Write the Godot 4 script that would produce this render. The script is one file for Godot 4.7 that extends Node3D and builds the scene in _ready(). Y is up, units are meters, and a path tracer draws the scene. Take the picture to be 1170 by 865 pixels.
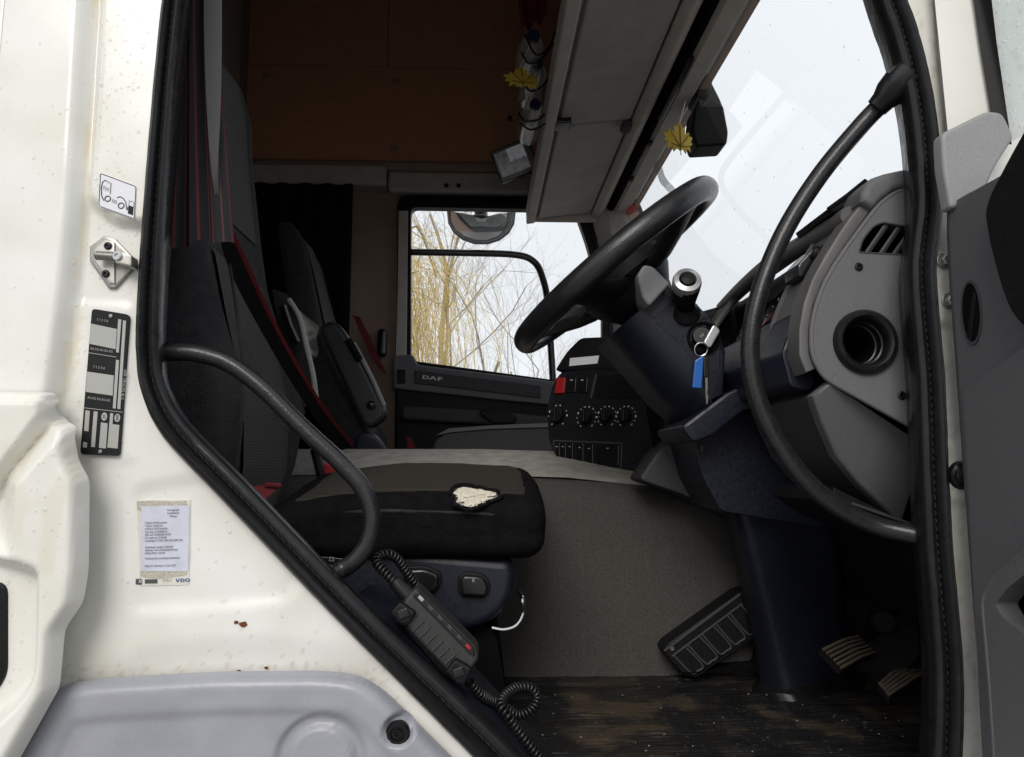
extends Node3D
# A right-hand-drive lorry cab seen through its open driver's door on an overcast, wet day.
# x runs forwards along the lorry, y up, -z across the cab away from the viewer. z = 0 is the door seal.

const EYE := 1.75          # height of the lens above the yard
const FLOOR := 1.32        # cab floor
const ROOF := 3.85
var M := {}
var origin := {}
var taken := {}
var rng := RandomNumberGenerator.new()

func _ready() -> void:
	rng.seed = 4711
	var cam := Camera3D.new()
	cam.name = "camera"
	add_child(cam)
	cam.position = Vector3(0.0, EYE, 1.0)
	cam.rotation_degrees = Vector3(6.9647, -2.2608, 0.0)
	cam.fov = 52.3461
	cam.near = 0.02
	cam.far = 400.0
	cam.current = true
	var we := WorldEnvironment.new()
	we.name = "environment"
	var env := Environment.new()
	var psm := ProceduralSkyMaterial.new()
	psm.sky_top_color = Color(0.97, 0.985, 1.0)
	psm.sky_horizon_color = Color(0.90, 0.925, 0.95)
	psm.sky_curve = 0.3
	psm.ground_horizon_color = Color(0.45, 0.45, 0.44)
	psm.ground_bottom_color = Color(0.32, 0.31, 0.30)
	psm.sky_energy_multiplier = 1.0
	psm.sun_angle_max = 1.0
	var sky := Sky.new()
	sky.sky_material = psm
	env.background_mode = Environment.BG_SKY
	env.sky = sky
	env.tonemap_mode = Environment.TONE_MAPPER_LINEAR
	env.tonemap_exposure = 1.22
	env.sdfgi_enabled = true
	env.ssao_enabled = true
	env.ssil_enabled = true
	we.environment = env
	add_child(we)
	var sun := DirectionalLight3D.new()
	sun.name = "overcast_sun"
	sun.light_energy = 0.5
	sun.light_angular_distance = 30.0
	sun.light_color = Color(1.0, 0.985, 0.96)
	sun.shadow_enabled = true
	sun.rotation_degrees = Vector3(-35.0, -12.0, 0.0)
	add_child(sun)
	make_materials()
	build_outside()
	build_cab()
	build_cab_side()
	build_driver_door()
	build_dashboard()
	build_column()
	build_wheel()
	build_seats()
	build_overhead()
	build_floor_things()
	build_fittings()
	build_handset()
	build_droplets()

# ---------------------------------------------------------------- geometry
class Geo:
	var t := PackedVector3Array()
	var uv := PackedVector2Array()
	var col := PackedColorArray()

	func tri(a: Vector3, b: Vector3, c: Vector3) -> void:
		t.push_back(a); t.push_back(b); t.push_back(c)

	func quad(a: Vector3, b: Vector3, c: Vector3, d: Vector3) -> void:
		tri(a, b, c); tri(a, c, d)

	func add(o: Geo, xf := Transform3D.IDENTITY) -> void:
		for p in o.t:
			t.push_back(xf * p)

	func bend(f: Callable) -> Geo:
		for i in t.size():
			t[i] = f.call(t[i])
		return self

	# rounded box; mid = extra divisions of the flat stretches
	func rbox(c: Vector3, size: Vector3, r: float, seg := 2, b := Basis.IDENTITY, mid := 1) -> Geo:
		var h := size * 0.5
		r = minf(r, minf(h.x, minf(h.y, h.z)) * 0.999)
		for ax in 3:
			var a1 := (ax + 1) % 3
			var a2 := (ax + 2) % 3
			var l1 := _stops(h[a1], r, seg, mid)
			var l2 := _stops(h[a2], r, seg, mid)
			for sgn in [-1.0, 1.0]:
				for i in l1.size() - 1:
					for j in l2.size() - 1:
						var q := []
						for k in [[i, j], [i + 1, j], [i + 1, j + 1], [i, j + 1]]:
							var p := Vector3.ZERO
							p[ax] = h[ax] * sgn
							p[a1] = l1[k[0]]
							p[a2] = l2[k[1]]
							var core := p.clamp(-(h - Vector3.ONE * r), h - Vector3.ONE * r)
							q.push_back(c + b * (core + (p - core).normalized() * r))
						if sgn > 0.0:
							quad(q[0], q[3], q[2], q[1])
						else:
							quad(q[0], q[1], q[2], q[3])
		return self

	func _stops(h: float, r: float, seg: int, mid: int) -> PackedFloat32Array:
		var o := PackedFloat32Array()
		for i in seg + 1:
			o.push_back(-(h - r) - r * tan(PI / 4 * (1.0 - float(i) / seg)))
		for i in range(1, mid):
			o.push_back(lerpf(-(h - r), h - r, float(i) / mid))
		for i in seg + 1:
			o.push_back(h - r + r * tan(PI / 4 * float(i) / seg))
		return o

	func bx(c: Vector3, size: Vector3, b := Basis.IDENTITY, r := 0.003) -> Geo:
		return rbox(c, size, r, 1, b)

	# tube along a path; r is a number or one number per point; flat squashes it along its binormal
	func tube(path: PackedVector3Array, r, sides := 10, closed := false, caps := true, flat := 1.0, up := Vector3(0.13, 0.97, 0.21)) -> Geo:
		var n := path.size()
		var rows := []
		var nor := up
		for i in n:
			var d := Vector3.ZERO
			if closed:
				d = path[(i + 1) % n] - path[(i - 1 + n) % n]
			else:
				d = path[mini(i + 1, n - 1)] - path[maxi(i - 1, 0)]
			d = d.normalized()
			nor = (nor - d * nor.dot(d))
			if nor.length() < 1e-4:
				nor = d.cross(Vector3(0.3, 0.5, 0.8))
			nor = nor.normalized()
			var bi := d.cross(nor)
			var rr: float = r[i] if r is Array or r is PackedFloat32Array else r
			var row := PackedVector3Array()
			for k in sides:
				var an := TAU * k / sides
				row.push_back(path[i] + nor * cos(an) * rr + bi * sin(an) * rr * flat)
			rows.push_back(row)
		if closed:
			rows.push_back(rows[0])
		loft(rows, true)
		if caps and not closed:
			_cap(rows[0], path[0], false)
			_cap(rows[n - 1], path[n - 1], true)
		return self

	func _cap(row: PackedVector3Array, c: Vector3, end: bool) -> void:
		for k in row.size():
			var k2 := (k + 1) % row.size()
			if end:
				tri(c, row[k2], row[k])
			else:
				tri(c, row[k], row[k2])

	func loft(rows: Array, closed := false, caps := false) -> Geo:
		for i in rows.size() - 1:
			var a: PackedVector3Array = rows[i]
			var b: PackedVector3Array = rows[i + 1]
			var n := a.size()
			for k in (n if closed else n - 1):
				var k2 := (k + 1) % n
				tri(a[k], a[k2], b[k2])
				tri(a[k], b[k2], b[k])
		if caps:
			for e in [0, rows.size() - 1]:
				var row: PackedVector3Array = rows[e]
				var c := Vector3.ZERO
				for q in row:
					c += q
				_cap(row, c / row.size(), e != 0)
		return self

	# a sheet with texture coordinates (u along a row, v down the rows)
	func cloth(rows: Array) -> Geo:
		var m := rows.size()
		for i in m - 1:
			var a: PackedVector3Array = rows[i]
			var b: PackedVector3Array = rows[i + 1]
			var n := a.size()
			for k in n - 1:
				var u0 := float(k) / (n - 1)
				var u1 := float(k + 1) / (n - 1)
				var v0 := float(i) / (m - 1)
				var v1 := float(i + 1) / (m - 1)
				tri(a[k], a[k + 1], b[k + 1])
				tri(a[k], b[k + 1], b[k])
				for q in [Vector2(u0, v0), Vector2(u1, v0), Vector2(u1, v1), Vector2(u0, v0), Vector2(u1, v1), Vector2(u0, v1)]:
					uv.push_back(q)
		return self

	func lathe(prof: PackedVector2Array, base: Vector3, axis: Vector3, sides := 20) -> Geo:
		axis = axis.normalized()
		var x := axis.cross(Vector3(0.31, 0.2, 0.93)).normalized()
		var y := axis.cross(x)
		var rows := []
		for p in prof:
			var row := PackedVector3Array()
			for k in sides:
				var an := TAU * k / sides
				row.push_back(base + axis * p.y + (x * cos(an) + y * sin(an)) * p.x)
			rows.push_back(row)
		return loft(rows, true)

	# an outline in xy carried from z0 (far) to z1 (near), edges rounded by bev, moved by xf
	func extrude(poly: PackedVector2Array, z0: float, z1: float, bev := 0.0, seg := 2, xf := Transform3D.IDENTITY) -> Geo:
		if Geometry2D.is_polygon_clockwise(poly):
			poly = poly.duplicate()
			poly.reverse()
		while bev > 0.0005 and Geometry2D.triangulate_polygon(Geo.inset(poly, bev)).is_empty():
			bev *= 0.7
		var steps := []
		if bev > 0.0:
			for i in seg + 1:
				var an := PI / 2 * i / seg
				steps.push_back([bev * (1.0 - sin(an)), z0 + bev * (1.0 - cos(an))])
			for i in seg + 1:
				var an := PI / 2 * i / seg
				steps.push_back([bev * (1.0 - cos(an)), z1 - bev * (1.0 - sin(an))])
		else:
			steps = [[0.0, z0], [0.0, z1]]
		var rows := []
		for s in steps:
			var row := PackedVector3Array()
			for p in Geo.inset(poly, s[0]):
				row.push_back(xf * Vector3(p.x, p.y, s[1]))
			rows.push_back(row)
		for i in rows.size() - 1:
			var a: PackedVector3Array = rows[i]
			var b: PackedVector3Array = rows[i + 1]
			for k in a.size():
				var k2 := (k + 1) % a.size()
				quad(a[k], b[k], b[k2], a[k2])
		var ids := Geometry2D.triangulate_polygon(Geo.inset(poly, steps[0][0]))
		if ids.is_empty():
			ids = Geometry2D.triangulate_polygon(poly)
		var f: PackedVector3Array = rows[0]
		var n: PackedVector3Array = rows[rows.size() - 1]
		for i in range(0, ids.size(), 3):
			var fl := (Vector2(poly[ids[i + 1]]) - poly[ids[i]]).cross(poly[ids[i + 2]] - poly[ids[i]]) > 0.0
			var o := [ids[i], ids[i + 1], ids[i + 2]]
			if fl:
				o = [ids[i], ids[i + 2], ids[i + 1]]
			tri(n[o[0]], n[o[1]], n[o[2]])
			tri(f[o[0]], f[o[2]], f[o[1]])
		return self

	static func inset(poly: PackedVector2Array, d: float) -> PackedVector2Array:
		if d == 0.0:
			return poly
		var o := PackedVector2Array()
		var n := poly.size()
		for i in n:
			var e1 := (poly[i] - poly[(i - 1 + n) % n]).normalized()
			var e2 := (poly[(i + 1) % n] - poly[i]).normalized()
			var n1 := Vector2(-e1.y, e1.x)
			var n2 := Vector2(-e2.y, e2.x)
			var k := maxf(0.35, 1.0 + n1.dot(n2))
			o.push_back(poly[i] + (n1 + n2) / k * d)
		return o

	static func nearest(p: Vector2, v: PackedVector2Array) -> Vector2:
		var best := v[0]
		var d := 1e9
		for i in v.size():
			var q := Geometry2D.get_closest_point_to_segment(p, v[i], v[(i + 1) % v.size()])
			var e := q.distance_squared_to(p)
			if e < d:
				d = e
				best = q
		return best

	# an outline with a hole let into it by a hair-thin slit
	static func holed(poly: PackedVector2Array, hole: PackedVector2Array) -> PackedVector2Array:
		if Geometry2D.is_polygon_clockwise(poly):
			poly = poly.duplicate()
			poly.reverse()
		if not Geometry2D.is_polygon_clockwise(hole):
			hole = hole.duplicate()
			hole.reverse()
		var bi := 0
		var bj := 0
		var bd := 1e9
		for i in poly.size():
			for j in hole.size():
				var d := poly[i].distance_squared_to(hole[j])
				if d < bd:
					bd = d
					bi = i
					bj = j
		var o := PackedVector2Array()
		for i in bi + 1:
			o.push_back(poly[i])
		var side := (hole[bj] - poly[bi]).orthogonal().normalized() * 0.00012
		for j in hole.size():
			o.push_back(hole[(bj + j) % hole.size()])
		o.push_back(hole[bj].lerp(hole[(bj - 1 + hole.size()) % hole.size()], 0.02))
		o.push_back(poly[bi].lerp(poly[(bi + 1) % poly.size()], 0.004))
		for i in range(bi + 1, poly.size()):
			o.push_back(poly[i])
		return o

	# a frame between two outlines of equal length
	func frame(outer: PackedVector2Array, inner: PackedVector2Array, z0: float, z1: float, xf := Transform3D.IDENTITY) -> Geo:
		var n := outer.size()
		for k in n:
			var j := (k + 1) % n
			var o1 := outer[k]
			var o2 := outer[j]
			var i1 := inner[k]
			var i2 := inner[j]
			quad(xf * Vector3(o1.x, o1.y, z1), xf * Vector3(o2.x, o2.y, z1), xf * Vector3(i2.x, i2.y, z1), xf * Vector3(i1.x, i1.y, z1))
			quad(xf * Vector3(o1.x, o1.y, z0), xf * Vector3(i1.x, i1.y, z0), xf * Vector3(i2.x, i2.y, z0), xf * Vector3(o2.x, o2.y, z0))
			quad(xf * Vector3(o1.x, o1.y, z1), xf * Vector3(o1.x, o1.y, z0), xf * Vector3(o2.x, o2.y, z0), xf * Vector3(o2.x, o2.y, z1))
			quad(xf * Vector3(i1.x, i1.y, z1), xf * Vector3(i2.x, i2.y, z1), xf * Vector3(i2.x, i2.y, z0), xf * Vector3(i1.x, i1.y, z0))
		return self

	# a pressed sheet: z(x, y) on a grid; keep() says which cells exist, tint() colours the matter on it
	func field(x0: float, y0: float, x1: float, y1: float, cell: float, z: Callable, keep: Callable, tint = null, rim := PackedVector2Array()) -> Geo:
		var nx := int((x1 - x0) / cell)
		var ny := int((y1 - y0) / cell)
		var pts := PackedVector3Array()
		var cols := PackedColorArray()
		var inner := PackedByteArray()
		for j in ny + 1:
			for i in nx + 1:
				var x := lerpf(x0, x1, float(i) / nx)
				var y := lerpf(y0, y1, float(j) / ny)
				var out := rim.size() > 0 and not Geometry2D.is_point_in_polygon(Vector2(x, y), rim)
				inner.push_back(0 if out else 1)
				if out:
					var near := Geo.nearest(Vector2(x, y), rim)
					if near.distance_to(Vector2(x, y)) < cell * 1.6:
						x = near.x
						y = near.y
				pts.push_back(Vector3(x, y, z.call(x, y)))
				if tint != null:
					cols.push_back(tint.call(x, y))
		for j in ny:
			for i in nx:
				var a := j * (nx + 1) + i
				if rim.size() > 0:
					if inner[a] + inner[a + 1] + inner[a + nx + 1] + inner[a + nx + 2] == 0:
						continue
				elif not keep.call(lerpf(x0, x1, (i + 0.5) / nx), lerpf(y0, y1, (j + 0.5) / ny)):
					continue
				for k in [a, a + nx + 1, a + nx + 2, a, a + nx + 2, a + 1]:
					t.push_back(pts[k])
					if tint != null:
						col.push_back(cols[k])
		return self

func curve3(pts: PackedVector3Array, per := 8, closed := false) -> PackedVector3Array:
	var o := PackedVector3Array()
	var n := pts.size()
	for i in (n if closed else n - 1):
		var a := pts[(i - 1 + n) % n] if closed else pts[maxi(i - 1, 0)]
		var b := pts[i]
		var c := pts[(i + 1) % n]
		var d := pts[(i + 2) % n] if closed else pts[mini(i + 2, n - 1)]
		for k in per:
			o.push_back(b.cubic_interpolate(c, a, d, float(k) / per))
	if not closed:
		o.push_back(pts[n - 1])
	return o

func curve2(pts: PackedVector2Array, per := 6, closed := true) -> PackedVector2Array:
	var q := PackedVector3Array()
	for p in pts:
		q.push_back(Vector3(p.x, p.y, 0.0))
	var o := PackedVector2Array()
	for p in curve3(q, per, closed):
		o.push_back(Vector2(p.x, p.y))
	return o

# corners of an outline rounded by r
func rounded(poly: PackedVector2Array, r: float, seg := 4) -> PackedVector2Array:
	var o := PackedVector2Array()
	var n := poly.size()
	for i in n:
		var p := poly[i]
		var a := poly[(i - 1 + n) % n] - p
		var b := poly[(i + 1) % n] - p
		var k := minf(r, minf(a.length(), b.length()) * 0.45)
		var p0 := p + a.normalized() * k
		var p1 := p + b.normalized() * k
		for s in seg + 1:
			var f := float(s) / seg
			o.push_back(p0.lerp(p, f).lerp(p.lerp(p1, f), f))
	return o

func rect2(cx: float, cy: float, w: float, h: float, r := 0.0, seg := 4) -> PackedVector2Array:
	var p := PackedVector2Array([Vector2(cx - w / 2, cy - h / 2), Vector2(cx + w / 2, cy - h / 2), Vector2(cx + w / 2, cy + h / 2), Vector2(cx - w / 2, cy + h / 2)])
	return rounded(p, r, seg) if r > 0.0 else p

func ellipse2(cx: float, cy: float, rx: float, ry: float, n := 24) -> PackedVector2Array:
	var o := PackedVector2Array()
	for i in n:
		o.push_back(Vector2(cx + cos(TAU * i / n) * rx, cy + sin(TAU * i / n) * ry))
	return o

func sd_poly(p: Vector2, v: PackedVector2Array) -> float:
	var n := v.size()
	var d := 1e9
	var inside := false
	var j := n - 1
	for i in n:
		var a := v[i]
		var b := v[j]
		var e := b - a
		var w := p - a
		var q := w - e * clampf(w.dot(e) / e.dot(e), 0.0, 1.0)
		d = minf(d, q.length_squared())
		if (a.y > p.y) != (b.y > p.y) and p.x < e.x * (p.y - a.y) / e.y + a.x:
			inside = not inside
		j = i
	return -sqrt(d) if inside else sqrt(d)

func coil(path: PackedVector3Array, radius: float, turns: float, per := 10) -> PackedVector3Array:
	var len_at := PackedFloat32Array([0.0])
	for i in range(1, path.size()):
		len_at.push_back(len_at[i - 1] + path[i].distance_to(path[i - 1]))
	var total := len_at[len_at.size() - 1]
	var o := PackedVector3Array()
	var nor := Vector3(0.2, 0.3, 0.93)
	var seg := 0
	var n := int(turns * per)
	for k in n + 1:
		var s := total * k / n
		while seg < path.size() - 2 and len_at[seg + 1] < s:
			seg += 1
		var f := (s - len_at[seg]) / maxf(1e-6, len_at[seg + 1] - len_at[seg])
		var p := path[seg].lerp(path[seg + 1], f)
		var d := (path[seg + 1] - path[seg]).normalized()
		nor = (nor - d * nor.dot(d)).normalized()
		var an := TAU * k / per
		o.push_back(p + (nor * cos(an) + d.cross(nor) * sin(an)) * radius)
	return o

func flat_basis(nrm: Vector3, up := Vector3.UP) -> Basis:
	var z := nrm.normalized()
	var x := up.cross(z).normalized()
	return Basis(x, z.cross(x), z)

# ---------------------------------------------------------------- nodes
func numbered(parent: Node, called: String) -> String:
	var key := str(parent.get_instance_id()) + called
	var n: int = taken.get(key, 0)
	taken[key] = n + 1
	return called if n == 0 else "%s_%03d" % [called, n]

func thing(called: String, label: String, category: String, at: Vector3, group := "") -> Node3D:
	var o := Node3D.new()
	o.name = numbered(self, called)
	add_child(o)
	o.position = at
	origin[o.get_instance_id()] = at
	o.set_meta("label", label)
	o.set_meta("category", category)
	if group:
		o.set_meta("group", group)
	return o

func put(called: String, g: Geo, m: Material, parent: Node = self, angle := 38.0) -> MeshInstance3D:
	var off: Vector3 = origin.get(parent.get_instance_id(), Vector3.ZERO)
	var mi := MeshInstance3D.new()
	mi.name = numbered(parent, called)
	var nt := g.t.size() / 3
	var fn := PackedVector3Array()
	fn.resize(nt)
	var keys := PackedInt32Array()
	keys.resize(g.t.size())
	var ids := {}
	var sums := PackedVector3Array()
	var faces := []
	var keep := PackedInt32Array()
	for i in nt:
		var a := g.t[i * 3]
		var b := g.t[i * 3 + 1]
		var c := g.t[i * 3 + 2]
		fn[i] = (c - a).cross(b - a)
		if fn[i].length_squared() > 1e-18:
			keep.push_back(i)
		for k in 3:
			var p := g.t[i * 3 + k]
			var key := Vector3i((p * 20000.0).round())
			var id: int = ids.get(key, -1)
			if id < 0:
				id = sums.size()
				ids[key] = id
				sums.push_back(Vector3.ZERO)
				faces.push_back(PackedInt32Array())
			sums[id] += fn[i]
			faces[id].push_back(i)
			keys[i * 3 + k] = id
	var lim := cos(deg_to_rad(angle))
	var verts := PackedVector3Array()
	var nrm := PackedVector3Array()
	var uvs := PackedVector2Array()
	var cols := PackedColorArray()
	var with_uv := g.uv.size() == g.t.size() and nt > 0
	var with_col := g.col.size() == g.t.size() and nt > 0
	for i in keep:
		var me := fn[i].normalized()
		for k in 3:
			var id := keys[i * 3 + k]
			verts.push_back(g.t[i * 3 + k] - off)
			var s := sums[id]
			if angle < 179.0:
				s = Vector3.ZERO
				for f in faces[id]:
					if fn[f].normalized().dot(me) >= lim:
						s += fn[f]
			s = s.normalized()
			nrm.push_back(s if s.length() > 0.5 else me)
			if with_uv:
				uvs.push_back(g.uv[i * 3 + k])
			if with_col:
				cols.push_back(g.col[i * 3 + k])
	var arr := []
	arr.resize(Mesh.ARRAY_MAX)
	arr[Mesh.ARRAY_VERTEX] = verts
	arr[Mesh.ARRAY_NORMAL] = nrm
	if with_uv:
		arr[Mesh.ARRAY_TEX_UV] = uvs
	if with_col:
		arr[Mesh.ARRAY_COLOR] = cols
	var mesh := ArrayMesh.new()
	mesh.add_surface_from_arrays(Mesh.PRIMITIVE_TRIANGLES, arr)
	mesh.surface_set_material(0, m)
	mi.mesh = mesh
	parent.add_child(mi)
	origin[mi.get_instance_id()] = off
	return mi

func solo(called: String, g: Geo, m: Material, label: String, category: String, group := "", angle := 38.0) -> MeshInstance3D:
	# a thing of one mesh: its origin is the bottom of its middle
	var lo := g.t[0]
	var hi := g.t[0]
	for p in g.t:
		lo = lo.min(p)
		hi = hi.max(p)
	var at := Vector3((lo.x + hi.x) / 2, lo.y, (lo.z + hi.z) / 2)
	for i in g.t.size():
		g.t[i] -= at
	var o := put(called, g, m, self, angle)
	o.position = at
	origin[o.get_instance_id()] = at
	o.set_meta("label", label)
	o.set_meta("category", category)
	if group:
		o.set_meta("group", group)
	return o

func lettering(called: String, text: String, cap: float, at: Vector3, b: Basis, m: Material, parent: Node, squeeze := 1.0, deep := 0.0004, weight := 400) -> MeshInstance3D:
	var tm := TextMesh.new()
	var f := SystemFont.new()
	f.font_names = PackedStringArray(["Droid Sans"])
	f.font_weight = weight
	tm.font = f
	tm.text = text
	tm.font_size = 32
	tm.pixel_size = cap / 0.72 / 32.0
	tm.depth = deep
	tm.curve_step = 4.0
	tm.material = m
	var mi := MeshInstance3D.new()
	mi.name = numbered(parent, called)
	mi.mesh = tm
	parent.add_child(mi)
	mi.transform = Transform3D(b * Basis.from_scale(Vector3(squeeze, 1, 1)), at - origin.get(parent.get_instance_id(), Vector3.ZERO))
	return mi

# ---------------------------------------------------------------- materials
func noise_image(n: int, freq: float, seed_: int, kind := FastNoiseLite.TYPE_SIMPLEX_SMOOTH, oct := 3) -> Image:
	var f := FastNoiseLite.new()
	f.seed = seed_
	f.noise_type = kind
	f.frequency = freq
	f.fractal_octaves = oct
	var im := f.get_seamless_image(n, n)
	im.convert(Image.FORMAT_RGB8)
	return im

func ramp(im: Image, lo: Color, hi: Color, g := 1.0) -> ImageTexture:
	var o := Image.create(im.get_width(), im.get_height(), false, Image.FORMAT_RGB8)
	for y in im.get_height():
		for x in im.get_width():
			o.set_pixel(x, y, lo.lerp(hi, pow(im.get_pixel(x, y).r, g)))
	o.generate_mipmaps()
	return ImageTexture.create_from_image(o)

func bumps(im: Image, s: float) -> ImageTexture:
	var o := im.duplicate() as Image
	o.bump_map_to_normal_map(s)
	return ImageTexture.create_from_image(o)

func lin(r: float, g: float, b: float, a := 1.0) -> Color:
	return Color(r, g, b, a).linear_to_srgb()

func surf(r: float, g: float, b: float, rough: float, o := {}) -> StandardMaterial3D:
	var m := StandardMaterial3D.new()
	m.albedo_color = lin(r, g, b)
	m.roughness = rough
	m.metallic = o.get("metal", 0.0)
	if o.has("tex"):
		m.albedo_texture = o.tex
	if o.has("bump"):
		m.normal_enabled = true
		m.normal_texture = o.bump
		m.normal_scale = o.get("depth", 0.6)
	if o.has("rtex"):
		m.roughness_texture = o.rtex
	if o.has("tile"):
		m.uv1_triplanar = true
		m.uv1_world_triplanar = true
		m.uv1_scale = Vector3.ONE * o.tile
	if o.has("coat"):
		m.clearcoat_enabled = true
		m.clearcoat = o.coat
		m.clearcoat_roughness = 0.15
	if o.has("rim"):
		m.rim_enabled = true
		m.rim = o.rim
		m.rim_tint = 0.5
	m.metallic_specular = o.get("spec", 0.5)
	if o.has("vcol"):
		m.vertex_color_use_as_albedo = true
	return m

func make_materials() -> void:
	var w := Color.WHITE
	var fine := noise_image(256, 0.22, 3, FastNoiseLite.TYPE_CELLULAR, 1)
	var grit := noise_image(256, 0.35, 5, FastNoiseLite.TYPE_VALUE, 2)
	var cloud := noise_image(256, 0.012, 7, FastNoiseLite.TYPE_SIMPLEX_SMOOTH, 5)
	var wear := noise_image(256, 0.03, 9, FastNoiseLite.TYPE_SIMPLEX_SMOOTH, 4)
	var nfine := bumps(fine, 2.0)
	var ngrit := bumps(grit, 4.0)
	var ncloud := bumps(cloud, 3.0)
	var t_mott := ramp(cloud, Color(0.90, 0.90, 0.90), w, 0.8)
	var t_wear := ramp(wear, Color(0.74, 0.74, 0.75), w, 0.7)
	var t_faint := ramp(wear, Color(0.93, 0.93, 0.93), w, 0.7)
	var t_rough := ramp(wear, Color(0.62, 0.62, 0.62), w, 0.9)
	var t_carpet := ramp(grit, Color(0.60, 0.59, 0.58), w, 1.0)
	var t_grain := ramp(grit, Color(0.80, 0.80, 0.80), w, 1.0)
	var t_paint := ramp(cloud, Color(0.93, 0.92, 0.885), w, 0.6)
	# seat weave: fine zigzag ribs
	var wv := Image.create(64, 64, false, Image.FORMAT_RGB8)
	for y in 64:
		for x in 64:
			var s := sin(TAU * (y * 8.0 / 64.0 + 0.35 * absf(fmod(x * 4.0 / 64.0, 1.0) * 2.0 - 1.0)))
			var v := 0.55 + 0.45 * s * (0.7 + 0.3 * sin(TAU * x * 8.0 / 64.0))
			wv.set_pixel(x, y, Color(v, v, v))
	var t_weave := ramp(wv, Color(0.38, 0.37, 0.36), w)
	var n_weave := bumps(wv, 2.0)
	M.paint = surf(0.81, 0.805, 0.785, 0.38, {tex = t_paint, tile = 1.7, coat = 0.5, vcol = true, rtex = t_rough})
	M.paint_plain = surf(0.81, 0.805, 0.785, 0.4, {tex = t_paint, tile = 1.7, coat = 0.4, rtex = t_rough})
	M.fairing = surf(0.79, 0.783, 0.755, 0.42, {tex = t_paint, tile = 1.3, vcol = true, rtex = t_rough})
	M.grey_panel = surf(0.345, 0.353, 0.395, 0.4, {tex = t_mott, tile = 3.0, bump = nfine, depth = 0.08, rtex = t_rough})
	M.rubber = surf(0.013, 0.013, 0.0145, 0.36, {tex = t_wear, tile = 6.0, bump = ncloud, depth = 0.3, rtex = t_rough, spec = 0.4})
	M.rubber_rib = surf(0.022, 0.022, 0.024, 0.5, {tex = t_wear, tile = 9.0})
	M.handle = surf(0.020, 0.020, 0.022, 0.34, {tex = t_wear, tile = 8.0, bump = ngrit, depth = 0.12, rtex = t_rough, spec = 0.45})
	M.black = surf(0.010, 0.010, 0.0115, 0.48, {tex = t_wear, tile = 7.0, bump = nfine, depth = 0.25, spec = 0.32})
	M.gloss_black = surf(0.008, 0.008, 0.010, 0.22)
	M.void = surf(0.006, 0.006, 0.007, 0.9, {spec = 0.1})
	M.navy = surf(0.0155, 0.0178, 0.030, 0.46, {tex = t_wear, tile = 12.0, bump = ngrit, depth = 0.10, rtex = t_rough, spec = 0.4})
	M.grey = surf(0.185, 0.183, 0.193, 0.55, {tex = t_grain, tile = 16.0, bump = ngrit, depth = 0.35, spec = 0.35})
	M.grey_dark = surf(0.072, 0.072, 0.078, 0.55, {tex = t_grain, tile = 16.0, bump = ngrit, depth = 0.3, spec = 0.35})
	M.grey_light = surf(0.34, 0.335, 0.35, 0.5, {tex = t_grain, tile = 16.0, bump = ngrit, depth = 0.3})
	M.fascia = surf(0.15, 0.145, 0.145, 0.5, {tex = t_grain, tile = 16.0, bump = ngrit, depth = 0.35})
	M.console = surf(0.48, 0.435, 0.41, 0.6, {tex = t_mott, tile = 3.0})
	M.headline = surf(0.56, 0.51, 0.47, 0.75, {tex = t_mott, tile = 3.0})
	M.brown = surf(0.55, 0.265, 0.15, 0.8, {tex = t_faint, tile = 1.3, bump = ngrit, depth = 0.12})
	M.brown_trim = surf(0.34, 0.235, 0.18, 0.7, {tex = t_mott, tile = 2.0})
	M.dark_cloth = surf(0.010, 0.010, 0.011, 0.95, {bump = ngrit, tile = 12.0, depth = 0.4, spec = 0.1})
	M.seat = surf(0.050, 0.049, 0.052, 0.95, {tex = t_wear, tile = 5.0, bump = ngrit, depth = 0.5, spec = 0.2, rim = 0.15})
	M.seat_side = surf(0.010, 0.010, 0.0115, 0.95, {tex = t_wear, tile = 4.0, bump = ngrit, depth = 0.35, spec = 0.12})
	M.weave = surf(0.10, 0.097, 0.098, 0.95, {tex = t_weave, tile = 24.0, bump = n_weave, depth = 0.9, rim = 0.15})
	M.worn = surf(0.085, 0.077, 0.066, 0.95, {tex = t_weave, tile = 24.0, bump = n_weave, depth = 0.9, spec = 0.2})
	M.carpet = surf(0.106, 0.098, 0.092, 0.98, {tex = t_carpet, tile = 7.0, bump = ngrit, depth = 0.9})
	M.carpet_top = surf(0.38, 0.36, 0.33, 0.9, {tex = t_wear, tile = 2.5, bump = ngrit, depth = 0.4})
	M.foam = surf(0.80, 0.73, 0.60, 0.95, {bump = ncloud, tile = 22.0, depth = 1.0, tex = t_wear})
	M.chrome = surf(0.72, 0.72, 0.73, 0.2, {metal = 1.0})
	M.steel = surf(0.34, 0.33, 0.31, 0.38, {metal = 1.0, tex = t_mott, tile = 20.0})
	M.zinc = surf(0.50, 0.49, 0.46, 0.42, {metal = 0.8, tex = t_mott, tile = 25.0})
	M.silver = surf(0.55, 0.55, 0.56, 0.3, {metal = 0.6})
	M.red = surf(0.33, 0.010, 0.014, 0.4)
	M.red_cloth = surf(0.13, 0.008, 0.014, 0.85, {bump = ngrit, tile = 12.0, depth = 0.4})
	M.blue_tag = surf(0.02, 0.12, 0.42, 0.3)
	M.blue_cap = surf(0.006, 0.012, 0.05, 0.4)
	M.white = surf(0.75, 0.76, 0.80, 0.5)
	M.print_white = surf(0.7, 0.7, 0.7, 0.6)
	M.print_grey = surf(0.36, 0.36, 0.35, 0.5)
	M.print_black = surf(0.018, 0.018, 0.02, 0.45, {spec = 0.25})
	M.print_blue = surf(0.04, 0.09, 0.26, 0.5)
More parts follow.
